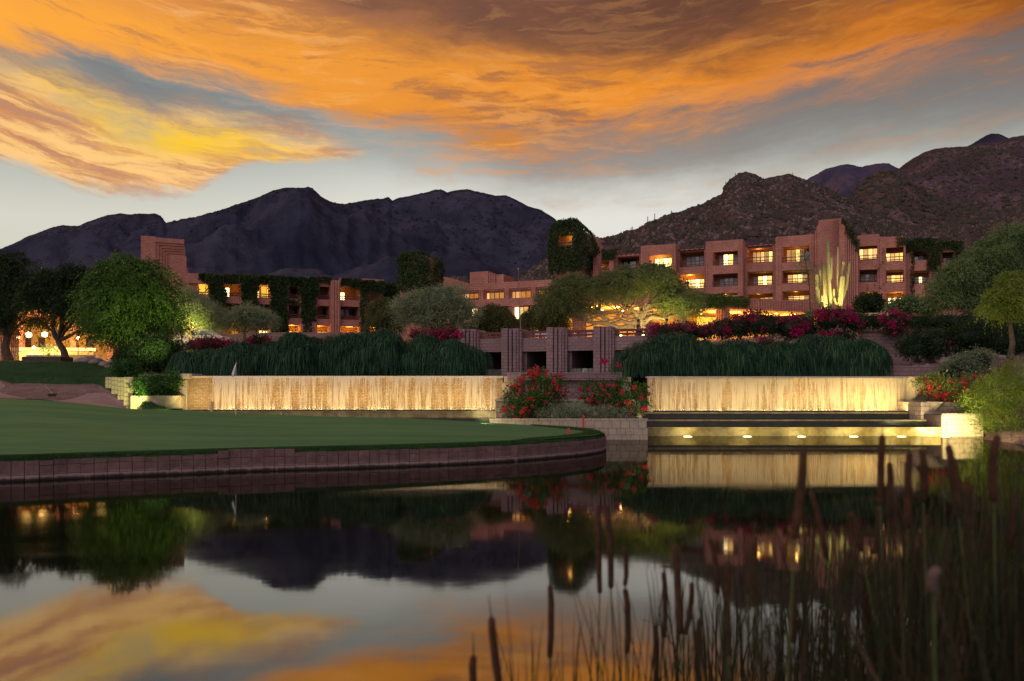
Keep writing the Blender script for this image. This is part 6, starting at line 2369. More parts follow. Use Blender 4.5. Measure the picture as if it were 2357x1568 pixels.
def person(label, foot, face, seated, cloth, group=None):
    """continuous body skinned on a skeleton; clothing and hair as parts"""
    x, y, z = foot
    r = thing('person', label, 'person', foot, group)
    fx, fy = cos(face), sin(face)
    sx, sy = -fy, fx

    def q(f, s, h):
        return (x + fx * f + sx * s, y + fy * f + sy * s, z + h)
    hip = 0.50 if seated else 0.93
    V = [q(0, 0, hip), q(0, 0, hip + .22), q(-.02, 0, hip + .46), q(0, 0, hip + .57), q(.01, 0, hip + .64), q(.02, 0, hip + .74), q(.01, 0, hip + .80)]
    E = [(0, 1), (1, 2), (2, 3), (3, 4), (4, 5), (5, 6)]
    Rd = [.15, .13, .15, .07, .06, .095, .07]
    for sgn in (-1, 1):
        b = len(V)
        V += [q(0, sgn * .18, hip + .50), q(.06, sgn * .24, hip + .26), q(.28, sgn * .18, hip + .22), q(.36, sgn * .15, hip + .24)]
        Rd += [.06, .045, .035, .032]
        E += [(2, b), (b, b + 1), (b + 1, b + 2), (b + 2, b + 3)]
        b = len(V)
        if seated:
            V += [q(.05, sgn * .10, hip - .02), q(.42, sgn * .12, hip - .02), q(.42, sgn * .12, .08), q(.56, sgn * .12, .04)]
        else:
            V += [q(0, sgn * .10, hip - .08), q(.02, sgn * .11, .48), q(0, sgn * .11, .08), q(.14, sgn * .12, .04)]
        Rd += [.085, .06, .04, .035]
        E += [(0, b), (b, b + 1), (b + 1, b + 2), (b + 2, b + 3)]
    skin_mesh('body', V, E, Rd, 'skin', r)
    tv = [q(0, 0, hip - .02), q(0, 0, hip + .22), q(-.02, 0, hip + .47)]
    tr = [.165, .15, .165]
    te = [(0, 1), (1, 2)]
    for sgn in (-1, 1):
        b = len(tv)
        tv += [q(0, sgn * .18, hip + .50), q(.05, sgn * .235, hip + .32)]
        tr += [.075, .06]
        te += [(2, b), (b, b + 1)]
    skin_mesh('shirt', tv, te, tr, cloth, r)
    lv = [q(0, 0, hip + .02)]
    lr = [.165]
    le = []
    for sgn in (-1, 1):
        b = len(lv)
        if seated:
            lv += [q(.05, sgn * .10, hip - .02), q(.42, sgn * .12, hip - .02), q(.42, sgn * .12, .14)]
        else:
            lv += [q(0, sgn * .10, hip - .08), q(.02, sgn * .11, .48), q(0, sgn * .11, .12)]
        lr += [.098, .075, .058]
        le += [(0, b), (b, b + 1), (b + 1, b + 2)]
    skin_mesh('trousers', lv, le, lr, 'dark_cloth', r)
    parts = []
    c = q(-.015, 0, hip + .775)
    lump(parts, c, (.105, .105, .10), 3, 12, 8, .04)
    Vh, Qh = merge(parts)
    np_mesh('hair', Vh, Qh, M['hair'], r, smooth=True)
    return r


def chair(s, t, face, label):
    x, y, _ = FB.w(s, t, 0)
    zf = zp1 - .25
    r = thing('terrace_chair', label, 'chair', (x, y, zf), 'chairs of the seated diners')
    fx, fy = cos(face), sin(face)

    class Q_:
        pass
    fr = Frame(CX, 1, math.degrees(face))
    fr.o = Vector((x, y))
    mb = MB(); mb.fbox(fr, -.22, .24, -.22, .22, zf + .40, zf + .45); mb.build('seat', M['bronze'], r)
    mb = MB(); mb.fbox(fr, -.26, -.21, -.22, .22, zf + .50, zf + .95); mb.build('backrest', M['bronze'], r)
    for a in (-.22, .2):
        for b in (-.2, .18):
            mb = MB(); mb.fbox(fr, a, a + .03, b, b + .03, zf, zf + (.40 if a > 0 else .50)); mb.build('leg', M['bronze'], r)


zf = zp1 - .25
d1, d2 = Sb(1925, 1.2), Sb(2010, 1.2)
for s_, lab, cl_, fa in ((ends[3] + 2.3, 'seated diner in dark clothes left of the terrace table facing right', 'dark_cloth', -20), (ends[3] + 4.0, 'seated diner in mauve clothes right of the terrace table facing left', 'mauve_cloth', 160)):
    x, y, _ = FB.w(s_, 1.6, 0)
    person(lab, (x, y, zf), radians(fa), True, cl_, 'diners seated on the terrace')
    chair(s_, 1.6, radians(fa), 'terrace chair under the %s diner' % ('left' if fa < 0 else 'right'))
# person on the balcony
u, v = z4(843, 695)
tt = 1.7
zfl = FRR.z(u, z4(0, 735)[1], tt) + 0.22
x, y, _ = FRR.w(FRR.s(u, tt), tt, 0)
person('dark figure standing behind the rail of the lit lower balcony', (x, y, zfl), radians(-100), False, 'dark_cloth')

# flagpole
YP = 54
pb, pt = P(1199, 770, YP), P(1193, 620, YP)
fp = thing('flagpole', 'slim pale flagpole without a flag in front of the lobby windows', 'flagpole', pb)
mb = MB(); mb.tube([(pb[0], pb[1], 4.5), pb, pt], [0.03, 0.028, 0.014], 8); mb.build('pole', M['bark_pale'], fp)
mb = MB(); mb.lathe((pt[0], pt[1], pt[2] - .02), [(0.01, 0), (.045, .035), (.045, .06), (.01, .09)], 10); mb.build('ball', M['pale_wood'], fp)

# retaining walls on the right slope
t = thing('slope_wall', 'purple block retaining wall below the dark clipped hedge', 'wall', P(2080, 855, 46.5))
mb = MB()
a, b = P(1985, 765, 46.5), P(2270, 765, 46.5)
mb.box(a[0], b[0], 46.5, 47.0, 2.5, a[2])
mb.build('wall_face', BB, t)
mb = MB(); mb.box(a[0] - .05, b[0], 46.4, 47.05, a[2] + .002, a[2] + .10); mb.build('coping', M['paver_block'], t)
t = thing('low_slope_wall', 'low purple wall stub just above the right end of the right water wall', 'wall', P(2085, 864, 39))
mb = MB()
a, b = P(2032, 842, 39), P(2175, 842, 39)
mb.box(a[0], b[0], 39, 39.4, 2.0, a[2])
mb.build('wall_face', BB, t)
t = thing('lit_low_wall', 'small sunlit-looking sandstone wall right of the saguaro bougainvillea', 'wall', P(2025, 728, 52))
mb = MB()
a, b = P(1998, 722, 52), P(2062, 728, 52)
mb.box(a[0], b[0], 52, 52.4, b[2] - .8, a[2] + .05)
mb.build('wall_face', M['pale_block'], t)
point('lamp', t, P(2030, 716, 50.6), 14, (1, .6, .3), .2)
# boulders on the slope
parts = []
for i in range(90):
    u, v, Y = random.uniform(2090, 2400), 0, random.uniform(36.5, 45)
    x = (u - CX) / FPX * Y
    if x < 19.8: continue
    z = gz(x, Y)
    r = random.uniform(.08, .34)
    lump(parts, (x, Y, z + r * .2), (r * random.uniform(.8, 1.4), r, r * .7), i, 9, 6, .35)
V, Q = merge(parts)
tag(np_mesh('slope_rubble', V, Q, M['rock']), 'pale stones strewn over the bare right slope', 'rubble', kind='stuff')


# ================================================================ SAGUAROS and stalks
def saguaro(label, Y, trunk, arms, group='floodlit saguaros'):
    b = P(*z4(*trunk[0][:2]), Y)
    r = thing('saguaro', label, 'cactus', b, group)

    def col(name, pts):
        mb = MB()
        mb.tube([P(*z4(p[0], p[1]), Y + (p[3] if len(p) > 3 else 0)) for p in pts], [p[2] * .29363 / FPX * Y / 2 for p in pts], 20, rib=0.22, round_top=True)
        mb.build(name, M['cactus'], r, smooth=False)
    col('trunk', trunk)
    for a in arms:
        col('arm', a)
    return r


YS = 62
saguaro('tallest saguaro in the middle of the lit cactus group', YS, [(1960, 900, 26), (1962, 800, 30), (1955, 700, 30), (1945, 500, 28), (1940, 318, 24)],
        [[(1958, 760, 16), (1985, 770, 18), (1990, 740, 18), (1990, 695, 16)], [(1960, 640, 12), (1970, 600, 14), (1972, 450, 13)]])
saguaro('left floodlit saguaro with one straight stem beside the tallest', YS - .8, [(1925, 900, 24), (1925, 800, 30), (1918, 650, 28), (1912, 508, 24)], [[(1922, 800, 12), (1898, 790, 14), (1900, 745, 13)]])
saguaro('dim dark saguaro leaning at the left of the cactus group', YS + .8, [(1880, 880, 20), (1872, 780, 26), (1860, 680, 28), (1853, 578, 24)], [[(1870, 830, 10), (1850, 800, 13), (1847, 715, 13)], [(1875, 720, 12), (1885, 660, 15), (1882, 545, 14)]])
saguaro('stout floodlit saguaro on the right with slender arms rising behind', YS - .3, [(2035, 900, 30), (2040, 800, 38), (2052, 690, 38), (2060, 590, 34)],
        [[(2040, 740, 18, .5), (2058, 640, 20, .5), (2066, 480, 22, .5)], [(2025, 800, 12, .8), (2018, 640, 14, .8), (2022, 365, 12, .8)], [(2060, 780, 14, .9), (2090, 680, 18, .9), (2113, 490, 17, .9)],
         [(2035, 820, 16), (2005, 815, 20), (1998, 790, 18), (1997, 765, 16)], [(2035, 800, 12, .6), (2020, 780, 14, .6), (2018, 735, 14, .6)]])
saguaro('short stubby floodlit saguaro at the foot of the cactus group', YS - 1.4, [(1890, 905, 24), (1888, 870, 26), (1886, 838, 24)], [])
uplight('floodlight at the foot of the saguaros on the left', *z4(1915, 905), YS - 2.4, P(*z4(1930, 660), YS), 1700, (1.0, .66, .26), 60)
uplight('floodlight at the foot of the saguaros on the right', *z4(2060, 905), YS - 2.4, P(*z4(2045, 660), YS), 1700, (1.0, .66, .26), 60)
YA = 60
b = P(*z4(1806, 915), YA)
ag = thing('century_plant', 'tall pale century plant stalk with tiered side tufts left of the saguaros', 'plant', b)
mb = MB(); mb.tube([P(*z4(1806, 915), YA), P(*z4(1800, 700), YA), P(*z4(1775, 520), YA), P(*z4(1745, 395), YA)], [.05, .045, .035, .015], 8); mb.build('stalk', M['stem_green'], ag)
mb = MB()
tf = []
for (x, y, dx) in [(1745, 400, 12), (1750, 430, 26), (1757, 460, 34), (1765, 490, 44), (1775, 520, 55), (1780, 550, 50), (1785, 575, 40), (1790, 620, 26), (1795, 660, 40)]:
    for sg in (-1, 1):
        e = z4(x + sg * dx, y - 4 + random.uniform(-4, 6))
        mb.tube([P(*z4(x, y + 8), YA), P(*e, YA + random.uniform(-.5, .5))], [.02, .01], 5)
        tf.append((P(*e, YA), (dx * .012, .25, .09)))
mb.build('side_branches', M['stem_green'], ag)['kind'] = 'stuff'
crown_mesh('tufts', tf, 150, 10, .10, .13, .04, M['leaf_sage'], ag, droop=-.2, shell=.3)
mb = MB()
for k in range(22):
    a = k / 22 * 2 * pi
    mb.tube([(b[0], b[1], b[2] - .1), (b[0] + cos(a) * .35, b[1] + sin(a) * .35, b[2] + .3), (b[0] + cos(a) * .6, b[1] + sin(a) * .6, b[2] + .55)], [.05, .05, .005], 5)
mb.build('rosette_leaves', M['leaf_sage'], ag)

# ================================================================ PLANTERS AT THE FALLS
# centre planter
YQ = 30.8
cp = thing('stone_planter', 'stepped block planter between the two water walls', 'planter', (2.2, 32.5, 0))
BPm = M['block_planter']
xl, xr = P(1127, 0, YQ)[0], P(1491, 0, YQ)[0]
ztl = H - (963 - HV) / FPX * YQ
r1 = random.Random(5)


def block_face(root, x0, x1, y, zb, zt, bw, hs, mat, name='block', th=0.12):
    z = zb
    k = 0
    while z < zt - 0.03:
        h = min(hs[k % len(hs)], zt - z)
        x = x0 - (bw * .5 if k % 2 else 0)
        while x < x1 - .02:
            a, b = max(x, x0), min(x + bw * r1.uniform(.96, 1.04), x1)
            if b - a > .06:
                put_block(name, mat, root, ((a + b) / 2, y + r1.uniform(-.008, .008), z + h / 2), (b - a - .010, th, h - .010), 0)
            x = b
        z += h
        k += 1


mb = MB(); mb.box(xl + .01, xr - .01, YQ + .03, 34.8, -.5, ztl - .12); mb.build('lower_box', M['mortar'], cp)
block_face(cp, xl, xr, YQ, -.1, ztl, .34, [.28, .26, .28, .14], 'pale_block')
mb = MB(); mb.box(xl + .02, xr - .02, YQ + .1, YQ + 1.2, ztl - .13, ztl - .10); mb.build('planting_bed', M['soil'], cp)
# middle tier
ym = 32.3
xa, xb = P(1141, 0, ym)[0], P(1478, 0, ym)[0]
zm = H - (924 - HV) / FPX * ym
mb = MB(); mb.box(xa, xb, ym, 36, .3, zm); mb.build('middle_tier', BPm, cp, bevel=.02)
mb = MB(); mb.box(xa - .04, xb + .04, ym - .05, ym + .3, zm + .002, zm + .08); mb.build('coping', M['coping'], cp, bevel=.015)
# upper wall with cap
yu = 34.6
xa, xb = P(1168, 0, yu)[0], P(1432, 0, yu)[0]
zu0, zu1 = H - (876 - HV) / FPX * yu, H - (857 - HV) / FPX * yu
mb = MB(); mb.box(xa + .25, xb - .25, yu + .25, 38, .3, zu0); mb.build('upper_wall', BB, cp, bevel=.02)
mb = MB(); mb.box(xa, xb, yu, 38.1, zu0 + .002, zu1); mb.build('cap_beam', BB, cp, bevel=.02)
mb = MB(); mb.box(P(1156, 0, 35.4)[0], P(1200, 0, 35.4)[0], 35.4, 37, .3, H - (880 - HV) / FPX * 35.4)
mb.box(P(1160, 0, 35.3)[0], P(1196, 0, 35.3)[0], 35.25, 37, H - (880 - HV) / FPX * 35.3 + .002, H - (866 - HV) / FPX * 35.3)
mb.build('end_block', M['pale_block'], cp, bevel=.02)
mb = MB(); mb.box(P(1430, 0, 35.4)[0], P(1452, 0, 35.4)[0], 35.3, 37, .3, H - (868 - HV) / FPX * 35.3); mb.build('end_block', M['pale_block'], cp, bevel=.02)
spot('lamp', cp, (xl - .5, 33.2, .95), P(1165, 900, 35.4), 110, (1, .85, .45), 120)
spot('lamp', cp, (xr + .6, 31.2, .25), P(1440, 950, 31.5), 120, (1, .85, .4), 120)
spot('lamp', cp, (xl - .3, 29.8, .75), P(1180, 965, 31), 60, (1, .85, .45), 110)
FLG = 'red flowering bougainvillea in the fall planters'


def flowershrub(label, bl, Y, nl, nfl, leaf='leaf_shrub', fl=0.105):
    r = bushy('flowering_shrub', label, 'shrub', bl, Y, leaf, nl, .11, .05, FLG, None, cl=.13, per=16, droop=.2, core=False)
    blobs = px_blobs(bl, Y)
    # flower heads: tight clusters of bracts on the outside facing all ways
    c, d = blob_pts(blobs, nfl, 0.88)
    c[:, 1] -= 0.05
    k = 16
    idx = np.repeat(np.arange(nfl), k)
    dirs = unit_rand(len(idx)) + d[idx] * .5
    pts = c[idx] + unit_rand(len(idx)) * rng.uniform(.01, .085, (len(idx), 1))
    V, Q = leaf_arrays(pts, dirs, fl * rng.uniform(.6, 1.2, len(idx)), fl * .8 * rng.uniform(.7, 1.2, len(idx)))
    np_mesh('flowers', V, Q, M['bract_red'], r)
    # arching sprays
    mb = MB()
    for _ in range(26):
        b_ = random.choice(blobs)
        a = Vector(b_[0])
        dd = Vector((random.uniform(-1, 1), random.uniform(-.8, .3), random.uniform(-.1, 1))).normalized()
        e = a + Vector((dd.x * b_[1][0], dd.y * b_[1][1], dd.z * b_[1][2])) * 1.25
        mb.tube([a, a.lerp(e, .6) + Vector((0, 0, .12)), e], [.012, .01, .004], 4)
    mb.build('sprays', M['stem_green'], r)
    return r


flowershrub('big rounded shrub full of red and magenta blooms left in the centre planter', [(1230, 895, 42, 40), (1200, 915, 36, 34), (1262, 905, 34, 32), (1225, 935, 46, 22), (1190, 945, 32, 18), (1285, 890, 20, 28), (1245, 862, 16, 18)], 32.0, 6200, 120)
flowershrub('darker shrub with red blooms right in the centre planter', [(1365, 905, 34, 26), (1400, 915, 34, 30), (1440, 905, 34, 30), (1465, 925, 26, 26), (1425, 940, 34, 18), (1478, 900, 16, 16)], 32.2, 4800, 70)
bushy('trailing_rosemary', 'feathery grey-green shrubs trailing over the lower planter wall', 'shrub', [(1265, 948, 26, 14), (1300, 948, 28, 15), (1345, 950, 28, 14), (1385, 950, 28, 15), (1420, 952, 26, 13), (1320, 940, 30, 12)], 31.4, 'leaf_sage', 6500, .10, .022, cl=.10, droop=.2, core=False)
# climbing sprigs with single red blooms above the cap
t = thing('flower_sprig', 'thin sprig with two pink blooms rising before the bridge pier', 'plant', P(1420, 870, 34))
mb = MB(); mb.tube([P(1432, 880, 34), P(1418, 850, 34), P(1400, 836, 34), P(1390, 832, 34)], [.012, .01, .008, .005], 5); mb.tube([P(1425, 862, 34), P(1424, 842, 34)], [.01, .005], 5); mb.build('stem', M['stem_green'], t)
crown_mesh('blooms', [(P(1390, 831, 34), (.14, .12, .08)), (P(1424, 840, 34), (.07, .07, .06))], 16, 14, .04, .08, .07, M['bract_magenta'], t, shell=.2)['kind'] = 'stuff'
crown_mesh('leaves', [(P(1412, 850, 34), (.25, .15, .2)), (P(1430, 870, 34), (.3, .2, .2))], 40, 8, .06, .08, .035, M['leaf_shrub'], t, shell=.2)

# foam where the sheets land
for lab, x0, x1, y, zf_, root in (('foam', XL0 + 1, XL1 - .2, 35.62, .99, cl), ('foam', XR0 + .1, XR1 - .1, 36.4, .91, cr_)):
    n = int((x1 - x0) * 160)
    pts = np.stack([rng.uniform(x0, x1, n), y + rng.normal(0, .05, n), zf_ + np.abs(rng.normal(0, .035, n))], -1)
    V, Q = leaf_arrays(pts, unit_rand(n), .035, .03)
    np_mesh('foam', V, Q, M['white_paint'], root)['kind'] = 'stuff'

# right planter: two tiers with inverted pyramidal corbels
rp = thing('stone_planter', 'pale floodlit planter with pointed corbels at the right bank', 'planter', (P(2160, 0, 34)[0], 34, 0))


def corbel(root, u0, u1, v0, v1, Y, tip, mat='coping', dep=.8):
    a, b = P(u0, v0, Y), P(u1, v0, Y)
    e = P(tip, v1, Y)
    mb = MB()
    mb.add([a, b, (b[0], Y + dep, b[2]), (a[0], Y + dep, a[2]), (e[0] - .02, Y + dep * .7, e[2]), (e[0] + .02, Y + dep * .7, e[2]), (e[0] + .02, Y + dep, e[2]), (e[0] - .02, Y + dep, e[2]), ((a[0] + b[0]) / 2, Y - .35, a[2])],
           [(0, 8, 4), (8, 1, 5), (8, 5, 4), (1, 2, 6, 5), (3, 0, 4, 7), (2, 3, 7, 6), (0, 3, 2, 1), (0, 1, 8)])
    mb.build('corbel', M[mat], root)


mb = MB()
mb.box(P(2100, 0, 36)[0], P(2142, 0, 36)[0], 36, 38, .3, H - (866 - HV) / FPX * 36)
mb.build('end_block', M['coping'], rp, bevel=.02)
corbel(rp, 2112, 2150, 868, 918, 35.2, 2120)
corbel(rp, 2142, 2178, 925, 958, 34.2, 2160)
mb = MB()
ya = 34.4
mb.box(P(2120, 0, ya)[0], P(2240, 0, ya)[0], ya, 38, .0, H - (926 - HV) / FPX * ya)
mb.build('middle_tier', M['block_planter'], rp, bevel=.02)
block_face(rp, P(2168, 0, 32.9)[0], P(2262, 0, 32.9)[0], 32.9, -.1, H - (952 - HV) / FPX * 32.9, .34, [.2], 'pale_block')
mb = MB(); mb.box(P(2168, 0, 32.9)[0] + .02, P(2262, 0, 32.9)[0], 32.95, 36.8, -.4, H - (952 - HV) / FPX * 32.9 - .08); mb.build('lower_box', M['mortar'], rp)
spot('lamp', rp, P(2150, 990, 32.3), P(2165, 925, 35), 170, (1, .86, .5), 150)
flowershrub('floodlit shrub with red blooms in the right planter', [(2135, 885, 24, 20), (2165, 900, 34, 26), (2205, 905, 34, 28), (2195, 930, 36, 16), (2230, 890, 26, 26), (2150, 878, 26, 16)], 35.0, 6000, 100, 'leaf_lime')
bushy('yellow_green_shrub', 'feathery yellow-green shrub at the waterline right of the planter', 'shrub', [(2240, 925, 30, 30), (2262, 955, 36, 34), (2250, 985, 34, 18), (2225, 965, 24, 22), (2285, 900, 36, 36)], 33.2, 'leaf_lime', 12000, .10, .03, cl=.12, core=False)
bushy('feathery_shrub', 'tall feathery olive shrub at the right frame edge over the water', 'shrub', [(2310, 900, 44, 50), (2350, 940, 44, 60), (2310, 965, 40, 36), (2345, 870, 40, 40)], 30.5, 'leaf_lime', 15000, .13, .02, cl=.14, core=False)
spot('lamp', rp, P(2215, 990, 31.6), P(2265, 930, 33.5), 300, (1, .85, .35), 120)
spot('lamp', rp, P(2250, 992, 28.6), P(2320, 910, 30.5), 240, (1, .88, .35), 120)

# left planter group
lp = thing('stone_planter', 'small lit planter with a pointed corbel left of the left water wall', 'planter', (P(370, 0, 35)[0], 35, 0))
mb = MB()
mb.box(P(300, 0, 35)[0], P(415, 0, 35)[0], 35.0, 36.3, .2, H - (911 - HV) / FPX * 35)
mb.build('lower_box', M['pale_block'], lp, bevel=.02)
corbel(lp, 350, 406, 911, 944, 34.6, 374, 'coping', .5)
mb = MB()
mb.box(P(318, 0, 37)[0], P(418, 0, 37)[0], 37, 38.5, .2, H - (861 - HV) / FPX * 37)
mb.build('back_wall', M['block_planter'], lp, bevel=.02)
mb = MB()
mb.box(P(404, 0, 35.6)[0], P(430, 0, 35.6)[0], 35.6, 37, .2, H - (872 - HV) / FPX * 35.6)
mb.box(P(400, 0, 35.5)[0], P(436, 0, 35.5)[0], 35.45, 37, H - (872 - HV) / FPX * 35.5 + .002, H - (860 - HV) / FPX * 35.5)
mb.build('end_block', M['coping'], lp, bevel=.02)
bushy('planter_shrub', 'glossy green shrub in the left planter', 'shrub', [(350, 882, 34, 20), (382, 885, 32, 22), (335, 895, 24, 16), (368, 898, 40, 12), (398, 872, 16, 18)], 35.4, 'leaf_shrub', 5200, .13, .05, None, 'bract_red', 30, .05, cl=.12, core=True)
bushy('fern_shrub', 'bright fern-like shrub spilling over the stepped wall', 'shrub', [(290, 848, 24, 18), (305, 862, 16, 16), (275, 855, 14, 10)], 37.0, 'leaf_shrub', 2400, .16, .04, cl=.12)
sw = thing('stepped_wall', 'yellow-green floodlit stepped block wall at the right end of the mound', 'wall', (P(290, 0, 36)[0], 36, .5), None)
# blocks stepping down to the right
for k in range(9):
    u0_, u1_ = 246 + k * 7.0, 246 + (k + 1) * 7.0
    vb = 880 + (k // 2 * 2) * 6.6 + 6
    a, b = P(u0_, 868, 35.6), P(u1_, min(vb + 8, 942), 35.6)
    z = b[2]
    while z < a[2] - .02:
        h = min(.2, a[2] - z)
        put_block('block', 'pale_block', sw, ((a[0] + b[0]) / 2, 35.6 + .02 * (k % 2), z + h / 2), (b[0] - a[0] - .008, .3, h - .01), 0)
        z += h
mb = MB()
a, b = P(309, 868, 35.6), P(322, 940, 35.6)
mb.tube([(P(301, 0, 35.7)[0], 35.75, b[2]), (P(301, 0, 35.7)[0], 35.75, a[2])], [.22, .22], 14)
mb.build('round_end', M['pale_block'], sw)
spot('lamp', lp, P(312, 925, 34.2), P(288, 895, 35.6), 190, (.95, 1, .25), 110)
spot('lamp', lp, P(372, 946, 33.3), P(375, 905, 35.5), 50, (1, .95, .35), 130)
spot('lamp', lp, P(430, 930, 34.3), P(415, 885, 36), 40, (1, .92, .4), 110)

# ================================================================ GOLF FURNITURE
x, y, _ = P(543, 0, 31.2)
z = green_z(x, y)
fs = thing('golf_flag', 'white flagstick with a limp white flag on the putting green', 'golf flag', (x, y, z))
mb = MB(); mb.tube([(x, y, z - .05), (x, y, z + 2.06)], [.012, .009], 8); mb.build('flagstick', M['white_paint'], fs)
mb = MB()
rows = 9
vs, fs_ = [], []
for i in range(rows):
    t = i / (rows - 1)
    zz = z + 2.06 - t * .52
    wdt = [.02, .05, .08, .10, .12, .14, .15, .13, .05][i]
    for j in range(4):
        f = j / 3
        vs.append((x - .10 * t * (1) - wdt * f * .8 + .03, y - .03 * sin(f * 9 + t * 3) - .02, zz - .05 * f * t))
for i in range(rows - 1):
    for j in range(3):
        a = i * 4 + j
        fs_.append((a, a + 1, a + 5, a + 4))
mb.add(vs, fs_)
o = mb.build('flag', M['white_paint'], fs, smooth=True)
so = o.modifiers.new('solid', 'SOLIDIFY'); so.thickness = .006
mb = MB(); mb.lathe((x, y, z + .004), [(.056, 0), (.056, .006)], 16); mb.build('cup', M['black_rubber'], fs)
for lab, (u, v0, v1, Y), mt in (('red stake at the right edge of the putting green', (1308, 988, 1013, 24.6), 'red_paint'), ('red stake in front of the centre planter wall', (1342, 958, 980, 29.6), 'red_paint'), ('short pale wooden stake behind the putting green', (487, 926, 946, 33.6), 'pale_wood')):
    a, b = P(u, v1, Y), P(u + 1, v0, Y)
    t = thing('marker_stake', lab, 'stake', a, 'marker stakes' if 'red' in lab else None)
    w_ = .032 if 'red' in lab else .045
    mb = MB()
    mb.hexa([(a[0] - w_, Y - w_, a[2] - .12), (a[0] + w_, Y - w_, a[2] - .12), (a[0] + w_, Y + w_, a[2] - .12), (a[0] - w_, Y + w_, a[2] - .12), (b[0] - w_, Y - w_, b[2]), (b[0] + w_, Y - w_, b[2]), (b[0] + w_, Y + w_, b[2] + .03), (b[0] - w_, Y + w_, b[2] + .03)])
    mb.build('post', M[mt], t)
# rake lying in the bunker
a, b = P(104, 890, 39.6), P(121, 911, 37.6)
rk = thing('bunker_rake', 'wide-headed rake lying in the sand bunker', 'rake', (b[0], b[1], b[2]))
mb = MB(); mb.tube([(a[0], a[1], a[2] + .05), (b[0], b[1], b[2] + .08)], [.016, .016], 8); mb.build('handle', M['grey_metal'], rk)
mb = MB(); mb.box(b[0] - .02 - .19, b[0] + .19, b[1] - .05, b[1] + .02, b[2] + .03, b[2] + .10)
for k in range(9):
    mb.box(b[0] - .18 + k * .04, b[0] - .165 + k * .04, b[1] - .04, b[1] + .0, b[2] - .04, b[2] + .03)
mb.build('rake_head', M['black_rubber'], rk)

# ================================================================ LIT PATIO AT THE LEFT
FP_ = Frame(-120, 60, 4)
pa = thing('patio_house', 'warmly lit ochre patio house behind the dark trees at the left', 'building', (FP_.o.x, 60, 3.3))
Sp = lambda u, t=0: FP_.s(u, t)
Zp = lambda v, t=0: FP_.z(110, v, t)
mb = MB(); mb.fbox(FP_, Sp(-400), Sp(258), 3, 3.4, 3.0, Zp(735, 3)); mb.build('back_wall', M['ochre_wall'], pa)
mb = MB(); mb.fbox(FP_, Sp(-400), Sp(262), -.5, 3.4, Zp(735, 3) + .002, Zp(722, 3)); mb.build('roof_slab', M['block_left'], pa)
for u in (-30, 42, 165, 250):
    mb = MB(); mb.fbox(FP_, Sp(u), Sp(u) + .4, -.2, .2, 3.0, Zp(735, 3)); mb.build('column', M['block_left'], pa)
for i, (a, b) in enumerate(((90, 104), (60, 72), (200, 216))):
    mb = MB(); mb.fbox(FP_, Sp(a, 3), Sp(b, 3), 2.9, 3.0, 3.2, Zp(777, 3)); mb.build('door', M['dark_frame'], pa)
mb = MB(); mb.fbox(FP_, Sp(-400), Sp(245), -2.2, -1.9, 3.2, Zp(808, -2)); mb.build('low_wall', M['pale_block'], pa)
mb = MB(); mb.fbox(FP_, Sp(-400), Sp(245), -2.25, -1.85, Zp(808, -2) + .002, Zp(801, -2)); mb.build('glow_ledge', M['lit_pane'], pa)  # made-up glowing ledge standing in for car light trails
for i, (u, v) in enumerate(((66, 771), (103, 770), (42, 777), (238, 768), (125, 800), (78, 800), (180, 778))):
    p = P(u, v, 58.0)
    big = i in (0, 1)
    t = thing('patio_lamp', ['bright globe lamp left of the two hanging over the patio', 'brightest globe lamp right of the two hanging over the patio', 'small lamp by the left patio column', 'lamp seen through leaves of the bright round tree', 'low lamp behind the patio planter on the right', 'low lamp behind the patio planter on the left', 'lamp behind the forked trunk'][i], 'lamp', p, 'patio lamps')
    r = .20 if big else .10
    mb = MB(); mb.lathe((p[0], p[1], p[2] - r), [(.02, 0), (r * .8, r * .4), (r, r), (r * .8, r * 1.6), (.03, r * 2)], 14); mb.build('globe', M['lamp_glow'], t)
    mb = MB(); mb.tube([(p[0], p[1], p[2] + r), (p[0], p[1], p[2] + r + .6)], [.015, .015], 6) if i < 4 else mb.tube([(p[0], p[1], p[2] - r), (p[0], p[1], 3.2)], [.03, .03], 6); mb.build('stem', M['bronze'], t)
    point('lamp', t, (p[0], p[1] - .3, p[2] - .1), 900 if big else 220, (1.0, .55, .12), .25)
t = thing('slatted_fence', 'reddish upright slatted fence at the far left edge', 'fence', P(10, 800, 54))
a, b = P(-60, 0, 54)[0], P(44, 0, 54)[0]
zt, zb = P(0, 757, 54)[2], 3.0
n = 22
for i in range(n):
    xx = a + (b - a) * i / n
    mb = MB(); mb.box(xx, xx + (b - a) / n * .68, 54, 54.06, zb, zt); mb.build('slat', M['red_wood'] if i % 1 else M['block_left'], t)
mb = MB(); mb.box(a, b, 54.06, 54.12, zb + .5, zb + .62); mb.box(a, b, 54.06, 54.12, zt - .4, zt - .28); mb.build('rail', M['red_wood'], t)
t = thing('low_planter_box', 'low dark brown planter box on the crest of the mound', 'planter', P(95, 830, 49))
mb = MB()
a, b = P(50, 0, 48.6)[0], P(140, 0, 48.6)[0]
zt, zb = P(0, 821, 48.6)[2], P(0, 836, 48.6)[2]
mb.box(a, b, 48.6, 50, zb, zt); mb.build('box', M['dark_frame'], t, bevel=.02)
mb = MB(); mb.box(a + .1, b - .1, 48.7, 49.9, zt - .05, zt + .01); mb.build('soil', M['soil'], t)
t = thing('low_planter', 'pale low wall catching warm light behind the forked tree', 'wall', P(170, 820, 52))
mb = MB()
a, b = P(60, 0, 52)[0], P(210, 0, 52)[0]
mb.box(a, b, 52, 52.3, P(0, 835, 52)[2], P(0, 817, 52)[2]); mb.build('wall_face', M['coping'], t)
point('lamp', t, P(120, 808, 50.6), 120, (1, .6, .15), .2)
